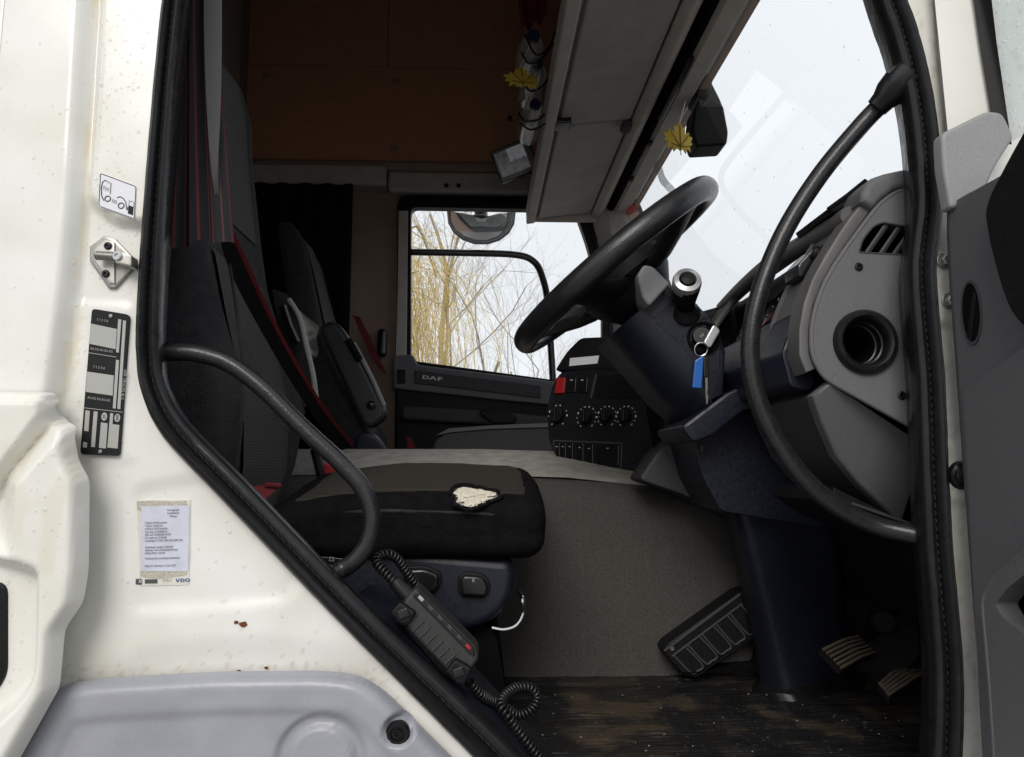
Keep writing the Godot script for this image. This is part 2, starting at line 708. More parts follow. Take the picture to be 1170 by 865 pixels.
	M.paper = surf(0.62, 0.65, 0.78, 0.55, {tex = t_paint, tile = 9.0})
	M.old_paper = surf(0.60, 0.56, 0.47, 0.6, {tex = t_wear, tile = 30.0})
	M.plate_grey = surf(0.40, 0.40, 0.38, 0.4, {tex = t_faint, tile = 40.0})
	M.yellow = surf(0.62, 0.44, 0.05, 0.7, {tex = t_mott, tile = 30.0})
	M.yellow_vein = surf(0.16, 0.10, 0.02, 0.8)
	M.red_tag = surf(0.34, 0.06, 0.05, 0.6)
	M.tag_tan = surf(0.42, 0.30, 0.24, 0.7)
	M.rust = surf(0.17, 0.055, 0.018, 0.9, {tex = t_wear, tile = 60.0})
	M.screen = surf(0.012, 0.013, 0.015, 0.08)
	M.mirror = surf(0.75, 0.76, 0.76, 0.06, {metal = 1.0})
	M.bark = surf(0.40, 0.31, 0.16, 0.95, {tex = t_wear, tile = 3.0})
	M.bark_grey = surf(0.22, 0.20, 0.17, 0.95)
	M.twig = surf(0.46, 0.42, 0.36, 0.95)
	M.willow = surf(0.68, 0.50, 0.15, 0.9)
	M.yard = surf(0.32, 0.315, 0.30, 0.5, {tex = t_carpet, tile = 0.7})
	var gl := StandardMaterial3D.new()
	gl.transparency = BaseMaterial3D.TRANSPARENCY_ALPHA
	gl.albedo_color = Color(0.93, 0.97, 0.97, 0.06)
	gl.roughness = 0.02
	M.glass = gl
	var gd := gl.duplicate() as StandardMaterial3D
	gd.albedo_color = Color(0.72, 0.86, 0.86, 0.35)
	gd.roughness = 0.3
	M.wet_glass = gd
	var dr := StandardMaterial3D.new()
	dr.transparency = BaseMaterial3D.TRANSPARENCY_ALPHA
	dr.albedo_color = Color(0.9, 0.92, 0.93, 0.16)
	dr.roughness = 0.02
	M.water = dr
	var pet := StandardMaterial3D.new()
	pet.transparency = BaseMaterial3D.TRANSPARENCY_ALPHA
	pet.albedo_color = Color(0.75, 0.80, 0.80, 0.30)
	pet.roughness = 0.08
	M.bottle = pet
	# floor mat: worn black rubber with streaks of dried mud
	var mud := noise_image(512, 0.008, 21, FastNoiseLite.TYPE_SIMPLEX_SMOOTH, 5)
	var streak := FastNoiseLite.new()
	streak.seed = 23
	streak.frequency = 1.0
	streak.fractal_octaves = 3
	var fm := Image.create(512, 512, false, Image.FORMAT_RGB8)
	for y in 512:
		for x in 512:
			var d := mud.get_pixel(x, y).r
			var s := streak.get_noise_2d(x * 0.075, y * 0.42)
			var s2 := streak.get_noise_2d(x * 0.16 + 50.0, y * 0.5)
			var m2 := clampf((d - 0.55) * 5.0 + s2 * 0.6, 0.0, 1.0)
			var c := Color(0.11, 0.11, 0.115).lerp(Color(0.33, 0.28, 0.22), m2 * 0.8)
			c = c.lerp(Color(0.19, 0.185, 0.18), clampf(s2 * 1.2, 0.0, 0.5))
			if s > 0.42 and s2 > 0.15:
				c = c.lerp(Color(0.60, 0.58, 0.55), clampf((s - 0.42) * 5.0, 0.0, 0.6))
			fm.set_pixel(x, y, c)
	var mm := StandardMaterial3D.new()
	mm.albedo_texture = ImageTexture.create_from_image(fm)
	mm.roughness = 0.32
	mm.uv1_triplanar = true
	mm.uv1_world_triplanar = true
	mm.uv1_scale = Vector3.ONE * 1.15
	mm.normal_enabled = true
	mm.normal_texture = ncloud
	mm.normal_scale = 0.4
	M.mat_rubber = mm
	# curtain: black cloth with thin wine-red stripes
	var cu := Image.create(256, 4, false, Image.FORMAT_RGB8)
	for x in 256:
		var c := Color(0.12, 0.118, 0.14)
		var k := x % 64
		if k < 5:
			c = Color(0.38, 0.15, 0.16)
		elif k > 22 and k < 26:
			c = Color(0.34, 0.20, 0.20)
		elif k > 40 and k < 47:
			c = Color(0.32, 0.115, 0.125)
		for y in 4:
			cu.set_pixel(x, y, c)
	M.curtain = surf(1, 1, 1, 0.9, {tex = ImageTexture.create_from_image(cu)})
	var be := Image.create(64, 4, false, Image.FORMAT_RGB8)
	for x in 64:
		var c := Color(0.10, 0.075, 0.08)
		if x < 14:
			c = Color(0.55, 0.16, 0.20)
		elif x < 18:
			c = Color(0.12, 0.05, 0.06)
		for y in 4:
			be.set_pixel(x, y, c)
	M.belt = surf(1, 1, 1, 0.8, {tex = ImageTexture.create_from_image(be)})
	M.belt_grey = surf(0.07, 0.07, 0.075, 0.8, {bump = ngrit, tile = 20.0, depth = 0.3})
	# blanket: pale with dark blotches
	M.blanket = surf(0.62, 0.60, 0.55, 0.95, {tex = ramp(noise_image(128, 0.09, 31, FastNoiseLite.TYPE_SIMPLEX_SMOOTH, 1), Color(0.28, 0.27, 0.27), w, 0.35), tile = 3.5})
	M.tread = surf(0.26, 0.21, 0.16, 0.5, {metal = 0.5, tex = t_wear, tile = 30.0})
	M.wheel_skin = surf(0.018, 0.018, 0.020, 0.38, {tex = t_wear, tile = 8.0, bump = ngrit, depth = 0.18, rtex = t_rough})
	M.arm_plastic = surf(0.028, 0.03, 0.034, 0.4, {tex = t_mott, tile = 6.0})
	M.paper_white = surf(0.70, 0.70, 0.76, 0.35)
	M.label_white = surf(0.72, 0.71, 0.66, 0.45, {tex = t_paint, tile = 12.0})
	M.print_dark = surf(0.07, 0.07, 0.075, 0.5)
	M.handset = surf(0.035, 0.034, 0.034, 0.5, {tex = t_wear, tile = 15.0, bump = nfine, depth = 0.5})
	M.cord = surf(0.014, 0.014, 0.015, 0.32)
	var sm := gl.duplicate() as StandardMaterial3D
	sm.albedo_color = Color(0.55, 0.62, 0.60, 0.45)
	sm.roughness = 0.5
	M.streak_green = sm
	M.grit = surf(0.28, 0.25, 0.21, 0.9)
	var ws := gl.duplicate() as StandardMaterial3D
	ws.albedo_color = Color(0.78, 0.82, 0.84, 0.14)
	M.windscreen = ws
	# dim emissive grey picture, paler towards the upper right
	var pic := Image.create(64, 48, false, Image.FORMAT_RGB8)
	for y in 48:
		for x in 64:
			var v := 0.10 + 0.10 * wear.get_pixel(x * 2, y * 3).r
			if y < 22 + int(6.0 * wear.get_pixel(x * 3, 90).r) and x > 26:
				v = 0.24 + 0.06 * wear.get_pixel(x * 2, y * 2).r
			pic.set_pixel(x, y, Color(v, v * 1.02, v * 1.05))
	var ps := StandardMaterial3D.new()
	ps.albedo_color = lin(0.01, 0.01, 0.011)
	ps.roughness = 0.12
	ps.emission_enabled = true
	ps.emission_texture = ImageTexture.create_from_image(pic)
	ps.emission = Color.BLACK
	ps.emission_operator = BaseMaterial3D.EMISSION_OP_ADD
	ps.emission_energy_multiplier = 1.0
	M.picture = ps
	M.print_soft = surf(0.16, 0.16, 0.18, 0.6)
	var fg := gl.duplicate() as StandardMaterial3D
	fg.albedo_color = Color(0.86, 0.90, 0.90, 0.07)
	M.far_glass = fg
	M.door_grey = surf(0.125, 0.124, 0.131, 0.55, {tex = t_grain, tile = 16.0, bump = ngrit, depth = 0.3, spec = 0.35})

# ---------------------------------------------------------------- outside
var crown_at := Vector3.ZERO
var crown_reach := 1.6

func branch(trunk: Geo, crown: Geo, a: Vector3, d: Vector3, length: float, r: float, level: int, lift: float, deep := 5) -> void:
	var pts := PackedVector3Array([a])
	var rad := [r]
	var n := 5 if level < 2 else 4
	var p := a
	var dir := d
	for i in n:
		dir = (dir + Vector3(rng.randfn(0, 0.13), rng.randfn(0, 0.08) + lift * 0.06, rng.randfn(0, 0.13))).normalized()
		p += dir * length / n
		if Vector2(p.x - crown_at.x, p.z - crown_at.z).length() > crown_reach or p.y > 7.0:
			break
		pts.push_back(p)
		rad.push_back(lerpf(r, r * 0.55, float(i + 1) / n))
		if level < deep and (i >= 1 or level > 0):
			var kids := 1 if level < 2 else (1 if rng.randf() < 0.75 else 2)
			for k in kids:
				var side := Vector3(rng.randfn(0, 1), rng.randfn(0.25, 0.5), rng.randfn(0, 1)).normalized()
				branch(trunk, crown, p, (dir * 0.75 + side * 0.75).normalized(), length * rng.randf_range(0.45, 0.72), maxf(r * 0.48, 0.0022), level + 1, lift, deep)
	if pts.size() < 2:
		return
	(trunk if level < 2 else crown).tube(pts, rad, 7 if level < 2 else 3, false, level < 1)

func bare_tree(at: Vector3, h: float, r: float, bark: Material, twig: Material, label: String, group: String, deep := 5) -> void:
	var t := thing("bare_tree", label, "tree", at, group)
	var a := Geo.new()
	var b := Geo.new()
	crown_at = at
	branch(a, b, at, Vector3(rng.randfn(0, 0.05), 1, rng.randfn(0, 0.05)), h, r, 0, 1.0, deep)
	put("trunk", a, bark, t)
	put("crown", b, twig, t, 179.5)

func willow(at: Vector3, h: float, spread: float, strands: int, low: float, label: String) -> void:
	var t := thing("willow_tree", label, "tree", at)
	var a := Geo.new()
	var b := Geo.new()
	var fork := at + Vector3(0.05, h * 0.30, 0)
	a.tube(curve3(PackedVector3Array([at, at + Vector3(0.03, h * 0.15, 0.02), fork]), 4), 0.13, 8)
	var tips := []
	for k in 9:
		var an := TAU * k / 9.0 + rng.randf() * 0.4
		var out := Vector3(cos(an), 0, sin(an)) * spread * rng.randf_range(0.35, 1.0)
		var top := fork + out * 0.5 + Vector3(0, h * rng.randf_range(0.40, 0.66), 0)
		var end := fork + out + Vector3(0, h * rng.randf_range(0.35, 0.55), 0)
		var c := curve3(PackedVector3Array([fork, fork + out * 0.18 + Vector3(0, h * 0.25, 0), top, end]), 5)
		var rr := []
		for i in c.size():
			rr.push_back(lerpf(0.035, 0.008, float(i) / (c.size() - 1)))
			if i > 5:
				tips.push_back(c[i])
		a.tube(c, rr, 6)
	for s in strands:
		var q: Vector3 = tips[rng.randi() % tips.size()]
		q += Vector3(rng.randfn(0, 0.22), rng.randfn(0, 0.15), rng.randfn(0, 0.22))
		var pts := PackedVector3Array([q])
		var v := Vector3(rng.randfn(0, 0.35), 0.12, rng.randfn(0, 0.35))
		var bottom := at.y + low + rng.randf() * rng.randf() * 2.4
		for i in 9:
			v = v * 0.6 + Vector3(rng.randfn(0, 0.035), -0.12, rng.randfn(0, 0.035))
			q += v * (maxf(q.y - bottom, 0.3) / 2.6)
			pts.push_back(q)
		b.tube(pts, rng.randf_range(0.0020, 0.0036), 3, false, false)
	put("trunk", a, M.bark, t)
	put("crown", b, M.willow, t, 179.5)

func build_outside() -> void:
	var g := Geo.new()
	g.quad(Vector3(-180, 0, -180), Vector3(-180, 0, 180), Vector3(180, 0, 180), Vector3(180, 0, -180))
	var gr := put("ground", g, M.yard)
	gr.set_meta("kind", "structure")
	rng.seed = 17
	willow(Vector3(-1.30, 0, -8.6), 5.2, 0.95, 1100, 1.4, "golden weeping willow with hanging twigs outside the far window")
	willow(Vector3(0.42, 0, -11.2), 3.5, 0.30, 150, 1.8, "small yellow willow beside the tall bare tree")
	bare_tree(Vector3(-0.60, 0, -10.6), 4.8, 0.065, M.bark, M.twig, "tall bare tree with a tan trunk seen behind the willow", "bare trees", 4)
	bare_tree(Vector3(0.40, 0, -14.0), 4.4, 0.03, M.bark_grey, M.twig, "thin bare grey tree behind the small yellow willow", "bare trees", 4)
	bare_tree(Vector3(0.95, 0, -16.5), 4.3, 0.03, M.bark_grey, M.twig, "bare grey tree seen between window bar and steering wheel", "bare trees", 4)
	bare_tree(Vector3(-0.1, 0, -18.5), 5.6, 0.04, M.bark_grey, M.twig, "farthest bare tree seen past the tan trunk", "bare trees", 4)

# ---------------------------------------------------------------- the cab shell
var cab: Node3D

func wall(called: String, x0: float, x1: float, y0: float, y1: float, z0: float, z1: float, m: Material, parent: Node, r := 0.004) -> MeshInstance3D:
	return put(called, Geo.new().rbox(Vector3((x0 + x1) / 2, (y0 + y1) / 2, (z0 + z1) / 2), Vector3(absf(x1 - x0), absf(y1 - y0), absf(z1 - z0)), r, 1), m, parent)

func screw(at: Vector3, nrm: Vector3, r: float, m: Material, parent: Node, called := "screw") -> MeshInstance3D:
	var g := Geo.new().lathe(PackedVector2Array([Vector2(r, -0.002), Vector2(r, r * 0.25), Vector2(r * 0.75, r * 0.5), Vector2(r * 0.45, r * 0.52), Vector2(r * 0.40, r * 0.1), Vector2(0.0, r * 0.1)]), at, nrm, 14)
	return put(called, g, m, parent)

func bolt(at: Vector3, r: float, parent: Node) -> void:
	var b := put("hinge_bolt", Geo.new().extrude(ellipse2(at.x, at.y, r * 0.72, r * 0.72, 6), at.z, at.z + r * 0.9, r * 0.12, 1), M.zinc, parent)
	put("washer", Geo.new().lathe(PackedVector2Array([Vector2(r * 1.1, 0), Vector2(r * 1.1, r * 0.18), Vector2(r * 0.9, r * 0.28), Vector2(0, r * 0.28)]), at, Vector3(0, 0, 1), 16), M.zinc, b)

func build_cab() -> void:
	cab = thing("truck_cab", "cream lorry cab body around the open driver's doorway", "truck cab", Vector3(-0.2, 1.0, -1.0))
	# roof, rear wall, front walls, floor: they close the cab
	wall("roof", -1.06, 0.80, ROOF, ROOF + 0.04, -2.16, 0.02, M.headline, cab)
	wall("rear_wall", -1.06, -1.02, 1.15, ROOF - 0.002, -2.16, 0.02, M.headline, cab)
	wall("front_upper_wall", 0.598, 0.63, 2.815, ROOF - 0.002, -2.16, 0.02, M.brown_trim, cab)
	wall("bulkhead", 1.00, 1.04, 1.15, 2.13, -2.16, 0.02, M.black, cab)
	wall("floor", -1.018, 0.998, 1.20, FLOOR - 0.012, -2.14, -0.012, M.black, cab)
	wall("sill", -0.30, 0.60, 1.10, FLOOR - 0.02, -0.010, 0.012, M.paint_plain, cab)
	# near side above the doorway and the inside of the pillars
	wall("door_header", -1.02, 0.70, 2.83, ROOF - 0.004, -0.05, -0.012, M.headline, cab)
	put("pillar_lining", Geo.new().extrude(PackedVector2Array([Vector2(-0.8651, 2.9982), Vector2(-0.4416, 3.0194), Vector2(-0.4577, 2.6041), Vector2(-0.4685, 2.3), Vector2(-0.4669, 2.0521), Vector2(-0.4609, 1.91), Vector2(-0.4482, 1.8464), Vector2(-0.4181, 1.7895), Vector2(-0.3383, 1.7097), Vector2(-0.2343, 1.6077), Vector2(-0.132, 1.5097), Vector2(-0.0037, 1.3793), Vector2(-0.0031, 1.2764), Vector2(-0.704, 1.2893)]), -0.06, -0.03), M.grey_dark, cab)
	put("front_pillar_lining", Geo.new().extrude(PackedVector2Array([Vector2(0.4444, 3.0637), Vector2(0.5396, 2.6376), Vector2(0.6061, 2.431), Vector2(0.6327, 2.3239), Vector2(0.6384, 2.2187), Vector2(0.6365, 2.1158), Vector2(0.6255, 2.0276), Vector2(0.6204, 1.8805), Vector2(0.6171, 1.6575), Vector2(0.6201, 1.5004), Vector2(0.6033, 1.2653), Vector2(0.9808, 1.2584), Vector2(1.2013, 3.1015)]), -0.06, -0.03), M.grey_dark, cab)
	# windscreen: sloping pane with its header rail and black edge band
	var top_x := 0.588
	var top_y := 2.805
	var bot_x := 0.90
	var bot_y := 2.12
	var n := Vector3(top_y - bot_y, bot_x - top_x, 0).normalized()
	var d := Vector3(bot_x - top_x, bot_y - top_y, 0)
	var ctr := Vector3((top_x + bot_x) / 2, (top_y + bot_y) / 2, -1.03) + n * 0.01
	var bw := Basis(d.normalized(), Vector3(0, 0, -1), d.normalized().cross(Vector3(0, 0, -1)))
	put("windscreen", Geo.new().loft([PackedVector3Array([ctr + bw * Vector3(-d.length() / 2 - 0.03, -0.99, 0), ctr + bw * Vector3(-d.length() / 2 - 0.03, 0.99, 0)]), PackedVector3Array([ctr + bw * Vector3(d.length() / 2 + 0.03, -0.99, 0), ctr + bw * Vector3(d.length() / 2 + 0.03, 0.99, 0)])]), M.windscreen, cab)
	put("windscreen_edge", Geo.new().frame(rect2(0, 0, d.length() + 0.05, 1.99, 0.05), rect2(0, 0, d.length() - 0.01, 1.92, 0.06), -0.008, 0.006, Transform3D(bw, ctr - n * 0.008)), M.gloss_black, cab)
	# header trim between windscreen and the overhead console
	var hp := PackedVector2Array([Vector2(0.584, 2.797), Vector2(0.590, 2.80), Vector2(0.597, 2.93), Vector2(0.53, 2.93), Vector2(0.50, 2.86), Vector2(0.505, 2.815), Vector2(0.54, 2.79)])
	put("header_trim", Geo.new().extrude(hp, -2.05, -0.062), M.headline, cab)
	# far front pillar, from the header down to the dash
	put("far_pillar_trim", Geo.new().loft([
		PackedVector3Array([Vector3(0.43, 2.86, -2.10), Vector3(0.43, 2.86, -2.03), Vector3(0.50, 2.86, -1.97), Vector3(0.585, 2.84, -1.98), Vector3(0.60, 2.84, -2.12)]),
		PackedVector3Array([Vector3(0.47, 2.70, -2.10), Vector3(0.47, 2.70, -2.05), Vector3(0.52, 2.70, -2.00), Vector3(0.63, 2.68, -2.00), Vector3(0.67, 2.68, -2.12)]),
		PackedVector3Array([Vector3(0.52, 2.40, -2.10), Vector3(0.52, 2.40, -2.06), Vector3(0.57, 2.40, -2.01), Vector3(0.77, 2.38, -2.00), Vector3(0.80, 2.38, -2.12)]),
		PackedVector3Array([Vector3(0.52, 2.05, -2.10), Vector3(0.52, 2.05, -2.06), Vector3(0.57, 2.05, -2.01), Vector3(0.90, 2.05, -2.00), Vector3(0.93, 2.05, -2.12)])], true, true), M.headline, cab)
	# far side wall round the window
	var z0 := -2.14
	var z1 := -2.085
	put("far_wall", Geo.new().extrude(PackedVector2Array([Vector2(-1.02, 1.2), Vector2(-0.345, 1.2), Vector2(-0.345, 2.90), Vector2(-1.02, 2.90)]), z0, z1), M.brown_trim, cab)
	put("far_wall", Geo.new().extrude(PackedVector2Array([Vector2(-0.344, 1.2), Vector2(0.998, 1.2), Vector2(0.998, 2.04), Vector2(0.55, 2.08), Vector2(-0.344, 2.17)]), z0, z1), M.grey_dark, cab)
	put("far_wall", Geo.new().extrude(PackedVector2Array([Vector2(-0.344, 2.865), Vector2(0.596, 2.865), Vector2(0.596, 2.90), Vector2(-0.344, 2.90)]), z0, z1), M.brown_trim, cab)
	put("far_wall", Geo.new().extrude(PackedVector2Array([Vector2(-1.02, 2.902), Vector2(0.596, 2.902), Vector2(0.596, ROOF - 0.004), Vector2(-1.02, ROOF - 0.004)]), z0, z1 - 0.01), M.brown_trim, cab)
	put("far_wall", Geo.new().extrude(PackedVector2Array([Vector2(0.47, 2.864), Vector2(0.50, 2.70), Vector2(0.56, 2.30), Vector2(0.56, 2.08), Vector2(0.95, 2.05), Vector2(0.66, 2.864)]), z0, z1 - 0.004), M.grey_dark, cab)
	# brown upper panels on the far wall, separate boards with screws
	var boards := [[-0.98, -0.402, 3.4375, 3.83], [-0.40, 0.59, 3.4375, 3.83], [-0.98, 0.59, 3.018, 3.4355]]
	for b in boards:
		var o := put("lining_panel", Geo.new().rbox(Vector3((b[0] + b[1]) / 2, (b[2] + b[3]) / 2, -2.075), Vector3(b[1] - b[0], b[3] - b[2], 0.03), 0.004, 2), M.brown, cab)
		for q in ([Vector3(-0.365, 3.375, -2.06), Vector3(-0.365, 3.075, -2.06), Vector3(-0.9, 3.385, -2.06)] if b[2] < 3.2 else []):
			screw(q, Vector3(0, 0, 1), 0.016, M.brown_trim, o)
	put("cove_trim", Geo.new().rbox(Vector3(-0.20, 2.995, -2.065), Vector3(1.56, 0.05, 0.07), 0.02, 3), M.brown_trim, cab)
	put("shelf_edge", Geo.new().rbox(Vector3(-0.68, 2.945, -2.055), Vector3(0.58, 0.085, 0.09), 0.01, 2), M.console, cab)
	var rail := put("shelf_edge", Geo.new().rbox(Vector3(0.10, 2.925, -2.06), Vector3(0.97, 0.085, 0.08), 0.012, 2), M.console, cab)
	for q in [Vector3(-0.1476, 2.9073, -2.018), Vector3(-0.098, 2.908, -2.018)]:
		put("button", Geo.new().lathe(PackedVector2Array([Vector2(0.009, -0.004), Vector2(0.009, 0.003), Vector2(0.006, 0.005), Vector2(0, 0.005)]), q, Vector3(0, 0, 1), 12), M.black, rail)
	# far window: pale frame, black rubber, panes and the bar between them
	var outer := rounded(PackedVector2Array([Vector2(-0.3482, 2.8755), Vector2(0.4391, 2.8794), Vector2(0.4809, 2.722), Vector2(0.5421, 2.4452), Vector2(0.5359, 2.059), Vector2(0.3159, 2.0759), Vector2(-0.3354, 2.1544)]), 0.045, 5)
	var mid := rounded(PackedVector2Array([Vector2(-0.3227, 2.8534), Vector2(0.4095, 2.8563), Vector2(0.4517, 2.7142), Vector2(0.5168, 2.4449), Vector2(0.5112, 2.0767), Vector2(0.3161, 2.0972), Vector2(-0.3112, 2.1758)]), 0.04, 5)
	var inner := rounded(PackedVector2Array([Vector2(-0.2935, 2.8277), Vector2(0.38, 2.8257), Vector2(0.4259, 2.6915), Vector2(0.4879, 2.4447), Vector2(0.483, 2.0944), Vector2(0.3162, 2.115), Vector2(-0.2835, 2.1937)]), 0.03, 5)
	var fr := put("far_window", Geo.new().frame(outer, mid, -2.10, -2.05), M.gloss_black, cab)
	put("pale_frame", Geo.new().extrude(PackedVector2Array([Vector2(-0.3428, 2.8093), Vector2(-0.3038, 2.8098), Vector2(-0.3006, 2.1879), Vector2(-0.3386, 2.1876)]), -2.082, -2.045, 0.004), M.headline, fr)
	put("rubber", Geo.new().frame(mid, inner, -2.10, -2.055), M.black, fr)
	put("pane", Geo.new().extrude(inner, -2.098, -2.092), M.far_glass, fr)
	put("window_bar", Geo.new().tube(curve3(PackedVector3Array([Vector3(-0.3044, 2.6444, -2.075), Vector3(-0.076, 2.6433, -2.075), Vector3(0.1322, 2.6383, -2.075), Vector3(0.2113, 2.6097, -2.075), Vector3(0.247, 2.5402, -2.075), Vector3(0.2679, 2.4234, -2.075), Vector3(0.2873, 2.1001, -2.075)]), 6), 0.014, 8, false, true, 0.8), M.gloss_black, fr)
	# far door trim under the window
	var dt := put("far_door_trim", Geo.new().extrude(rounded(PackedVector2Array([Vector2(-0.3392, 2.0922), Vector2(0.0331, 2.059), Vector2(0.5264, 2.0052), Vector2(0.5211, 1.6819), Vector2(-0.3317, 1.6827)]), 0.01), -2.082, -2.03, 0.01), M.black, cab)
	put("sill_trim", Geo.new().extrude(rounded(PackedVector2Array([Vector2(-0.3494, 2.2076), Vector2(-0.2707, 2.2115), Vector2(-0.2529, 2.1699), Vector2(0.0326, 2.1367), Vector2(0.5241, 2.0798), Vector2(0.5227, 1.9896), Vector2(0.0329, 2.0363), Vector2(-0.3469, 2.0761)]), 0.012), -2.08, -2.01, 0.01, 3), M.grey, dt)
	put("name_strip", Geo.new().extrude(rounded(PackedVector2Array([Vector2(-0.2628, 2.149), Vector2(0.2328, 2.089), Vector2(0.2325, 2.0405), Vector2(-0.2621, 2.0972)]), 0.006), -2.02, -2.004, 0.003), M.grey_dark, dt)
	put("armrest", Geo.new().extrude(rounded(PackedVector2Array([Vector2(-0.3131, 2.0092), Vector2(0.0329, 1.9899), Vector2(0.3059, 1.9634), Vector2(0.3055, 1.9123), Vector2(0.0331, 1.9321), Vector2(-0.312, 1.9515)]), 0.02), -2.08, -1.99, 0.014, 3), M.grey_dark, dt)
	put("door_pull", Geo.new().extrude(curve2(PackedVector2Array([Vector2(-0.0079, 1.9856), Vector2(0.0667, 1.9926), Vector2(0.1346, 1.9656), Vector2(0.1176, 1.9384), Vector2(0.0397, 1.9416)]), 4), -2.04, -1.975, 0.006), M.black, dt)
	put("window_switch", Geo.new().extrude(rounded(PackedVector2Array([Vector2(-0.3302, 2.1508), Vector2(-0.2995, 2.151), Vector2(-0.2986, 2.0958), Vector2(-0.3292, 2.0957)]), 0.005), -2.02, -2.002, 0.003), M.black, dt)
	var db := Basis(Vector3(0, 0, 1), -0.11)
	lettering("lettering", "DAF", 0.014, Vector3(-0.1935, 2.1172, -2.002), db, M.print_white, dt, 2.3, 0.001, 700)
	# engine tunnel, carpeted
	var prof := PackedVector2Array([Vector2(-0.66, FLOOR - 0.02), Vector2(-0.70, 1.55), Vector2(-0.725, 1.68), Vector2(-0.75, 1.72), Vector2(-0.79, 1.742), Vector2(-0.85, 1.76), Vector2(-1.05, 1.80), Vector2(-1.25, 1.815), Vector2(-1.42, 1.80), Vector2(-1.48, 1.74), Vector2(-1.52, FLOOR - 0.02)])
	var rows := []
	for xx in [-1.015, -0.6, -0.3, 0.0, 0.3, 0.6, 0.995]:
		var row := PackedVector3Array()
		for q in curve2(prof, 3, false):
			var drop := 0.055 * smoothstep(0.05, 0.75, xx) if q.y > 1.55 else 0.0
			row.push_back(Vector3(xx, q.y - drop, q.x + 0.02 * sin(xx * 4.0)))
		rows.push_back(row)
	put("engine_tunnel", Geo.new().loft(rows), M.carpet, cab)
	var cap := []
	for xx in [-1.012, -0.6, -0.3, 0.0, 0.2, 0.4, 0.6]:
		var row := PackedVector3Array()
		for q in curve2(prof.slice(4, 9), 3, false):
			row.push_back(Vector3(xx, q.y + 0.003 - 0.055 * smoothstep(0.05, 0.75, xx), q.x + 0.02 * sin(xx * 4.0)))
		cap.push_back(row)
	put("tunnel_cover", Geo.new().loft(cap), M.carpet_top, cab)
	put("tunnel_strip", Geo.new().tube(curve3(PackedVector3Array([Vector3(0.1027, 1.7235, -0.82), Vector3(0.186, 1.7254, -0.83), Vector3(0.2932, 1.7271, -0.85)]), 5), 0.0035, 6), M.headline, cab)
	# dark drape behind the passenger seat
	var drape := []
	for j in 12:
		var row := PackedVector3Array()
		for i in 60:
			var s := i / 59.0
			row.push_back(Vector3(lerpf(-1.0, -0.52, s), lerpf(2.90, 1.55, j / 11.0), -2.0 + 0.010 * sin(s * 34.0 + 0.9 * sin(j * 0.5)) + 0.01 * j / 11.0))
		drape.push_back(row)
	var dc := solo("rear_drape", Geo.new().loft(drape), M.dark_cloth, "black drape hanging behind the passenger seat", "curtain")
	dc.set_meta("label", "black drape hanging behind the passenger seat")
	# small black handle on the wall beside the far window
	solo("coat_hook", Geo.new().rbox(Vector3(-0.3979, 2.2645, -2.06), Vector3(0.035, 0.11, 0.05), 0.012, 2), M.gloss_black, "black upright wall grip beside the far window", "wall grip")

# ---------------------------------------------------------------- pressed side panels, seals, open door
var skin_edge := PackedVector2Array([Vector2(-0.8966, 2.9713), Vector2(-0.5405, 2.9891), Vector2(-0.5299, 2.5447), Vector2(-0.527, 2.3888), Vector2(-0.5224, 2.1407), Vector2(-0.5278, 1.9522), Vector2(-0.534, 1.8498), Vector2(-0.5454, 1.794), Vector2(-0.7773, 1.7717)])
var plateau := rounded(PackedVector2Array([Vector2(-0.5331, 2.9895), Vector2(-0.327, 2.9998), Vector2(-0.4045, 2.5222), Vector2(-0.4137, 2.2404), Vector2(-0.4319, 2.0678), Vector2(-0.4774, 2.072), Vector2(-0.5154, 2.1024), Vector2(-0.5155, 2.2631)]), 0.012)
var plate_seat := rounded(PackedVector2Array([Vector2(-0.5248, 1.973), Vector2(-0.4533, 1.969), Vector2(-0.4406, 1.8277), Vector2(-0.4324, 1.761), Vector2(-0.5149, 1.761)]), 0.012)
var pocket := rounded(PackedVector2Array([Vector2(-0.4416, 1.7335), Vector2(-0.3444, 1.75), Vector2(-0.3195, 1.7324), Vector2(-0.2238, 1.632), Vector2(-0.2231, 1.6105), Vector2(-0.2419, 1.5893), Vector2(-0.3471, 1.5793), Vector2(-0.4324, 1.5757)]), 0.02)
var low_press := rounded(PackedVector2Array([Vector2(-0.491, 1.5002), Vector2(-0.3768, 1.5334), Vector2(-0.2379, 1.5363), Vector2(-0.1077, 1.5121), Vector2(-0.1069, 1.4703), Vector2(-0.4893, 1.4745)]), 0.03)
var doorway := PackedVector2Array([Vector2(-0.4139, 2.9662), Vector2(-0.429, 2.6014), Vector2(-0.4345, 2.3911), Vector2(-0.4417, 2.142), Vector2(-0.4421, 1.9877), Vector2(-0.4397, 1.9069), Vector2(-0.4265, 1.8502), Vector2(-0.3972, 1.7976), Vector2(-0.3166, 1.7159), Vector2(-0.2145, 1.6126), Vector2(-0.1143, 1.5153), Vector2(0.0125, 1.3904), Vector2(0.5789, 1.3824), Vector2(0.5919, 1.5707), Vector2(0.5885, 1.7272), Vector2(0.5915, 1.8779), Vector2(0.5937, 2.0219), Vector2(0.6068, 2.1096), Vector2(0.6094, 2.2233), Vector2(0.5875, 2.3512), Vector2(0.5729, 2.4438), Vector2(0.5272, 2.6341), Vector2(0.429, 3.0073)])
var grime := FastNoiseLite.new()

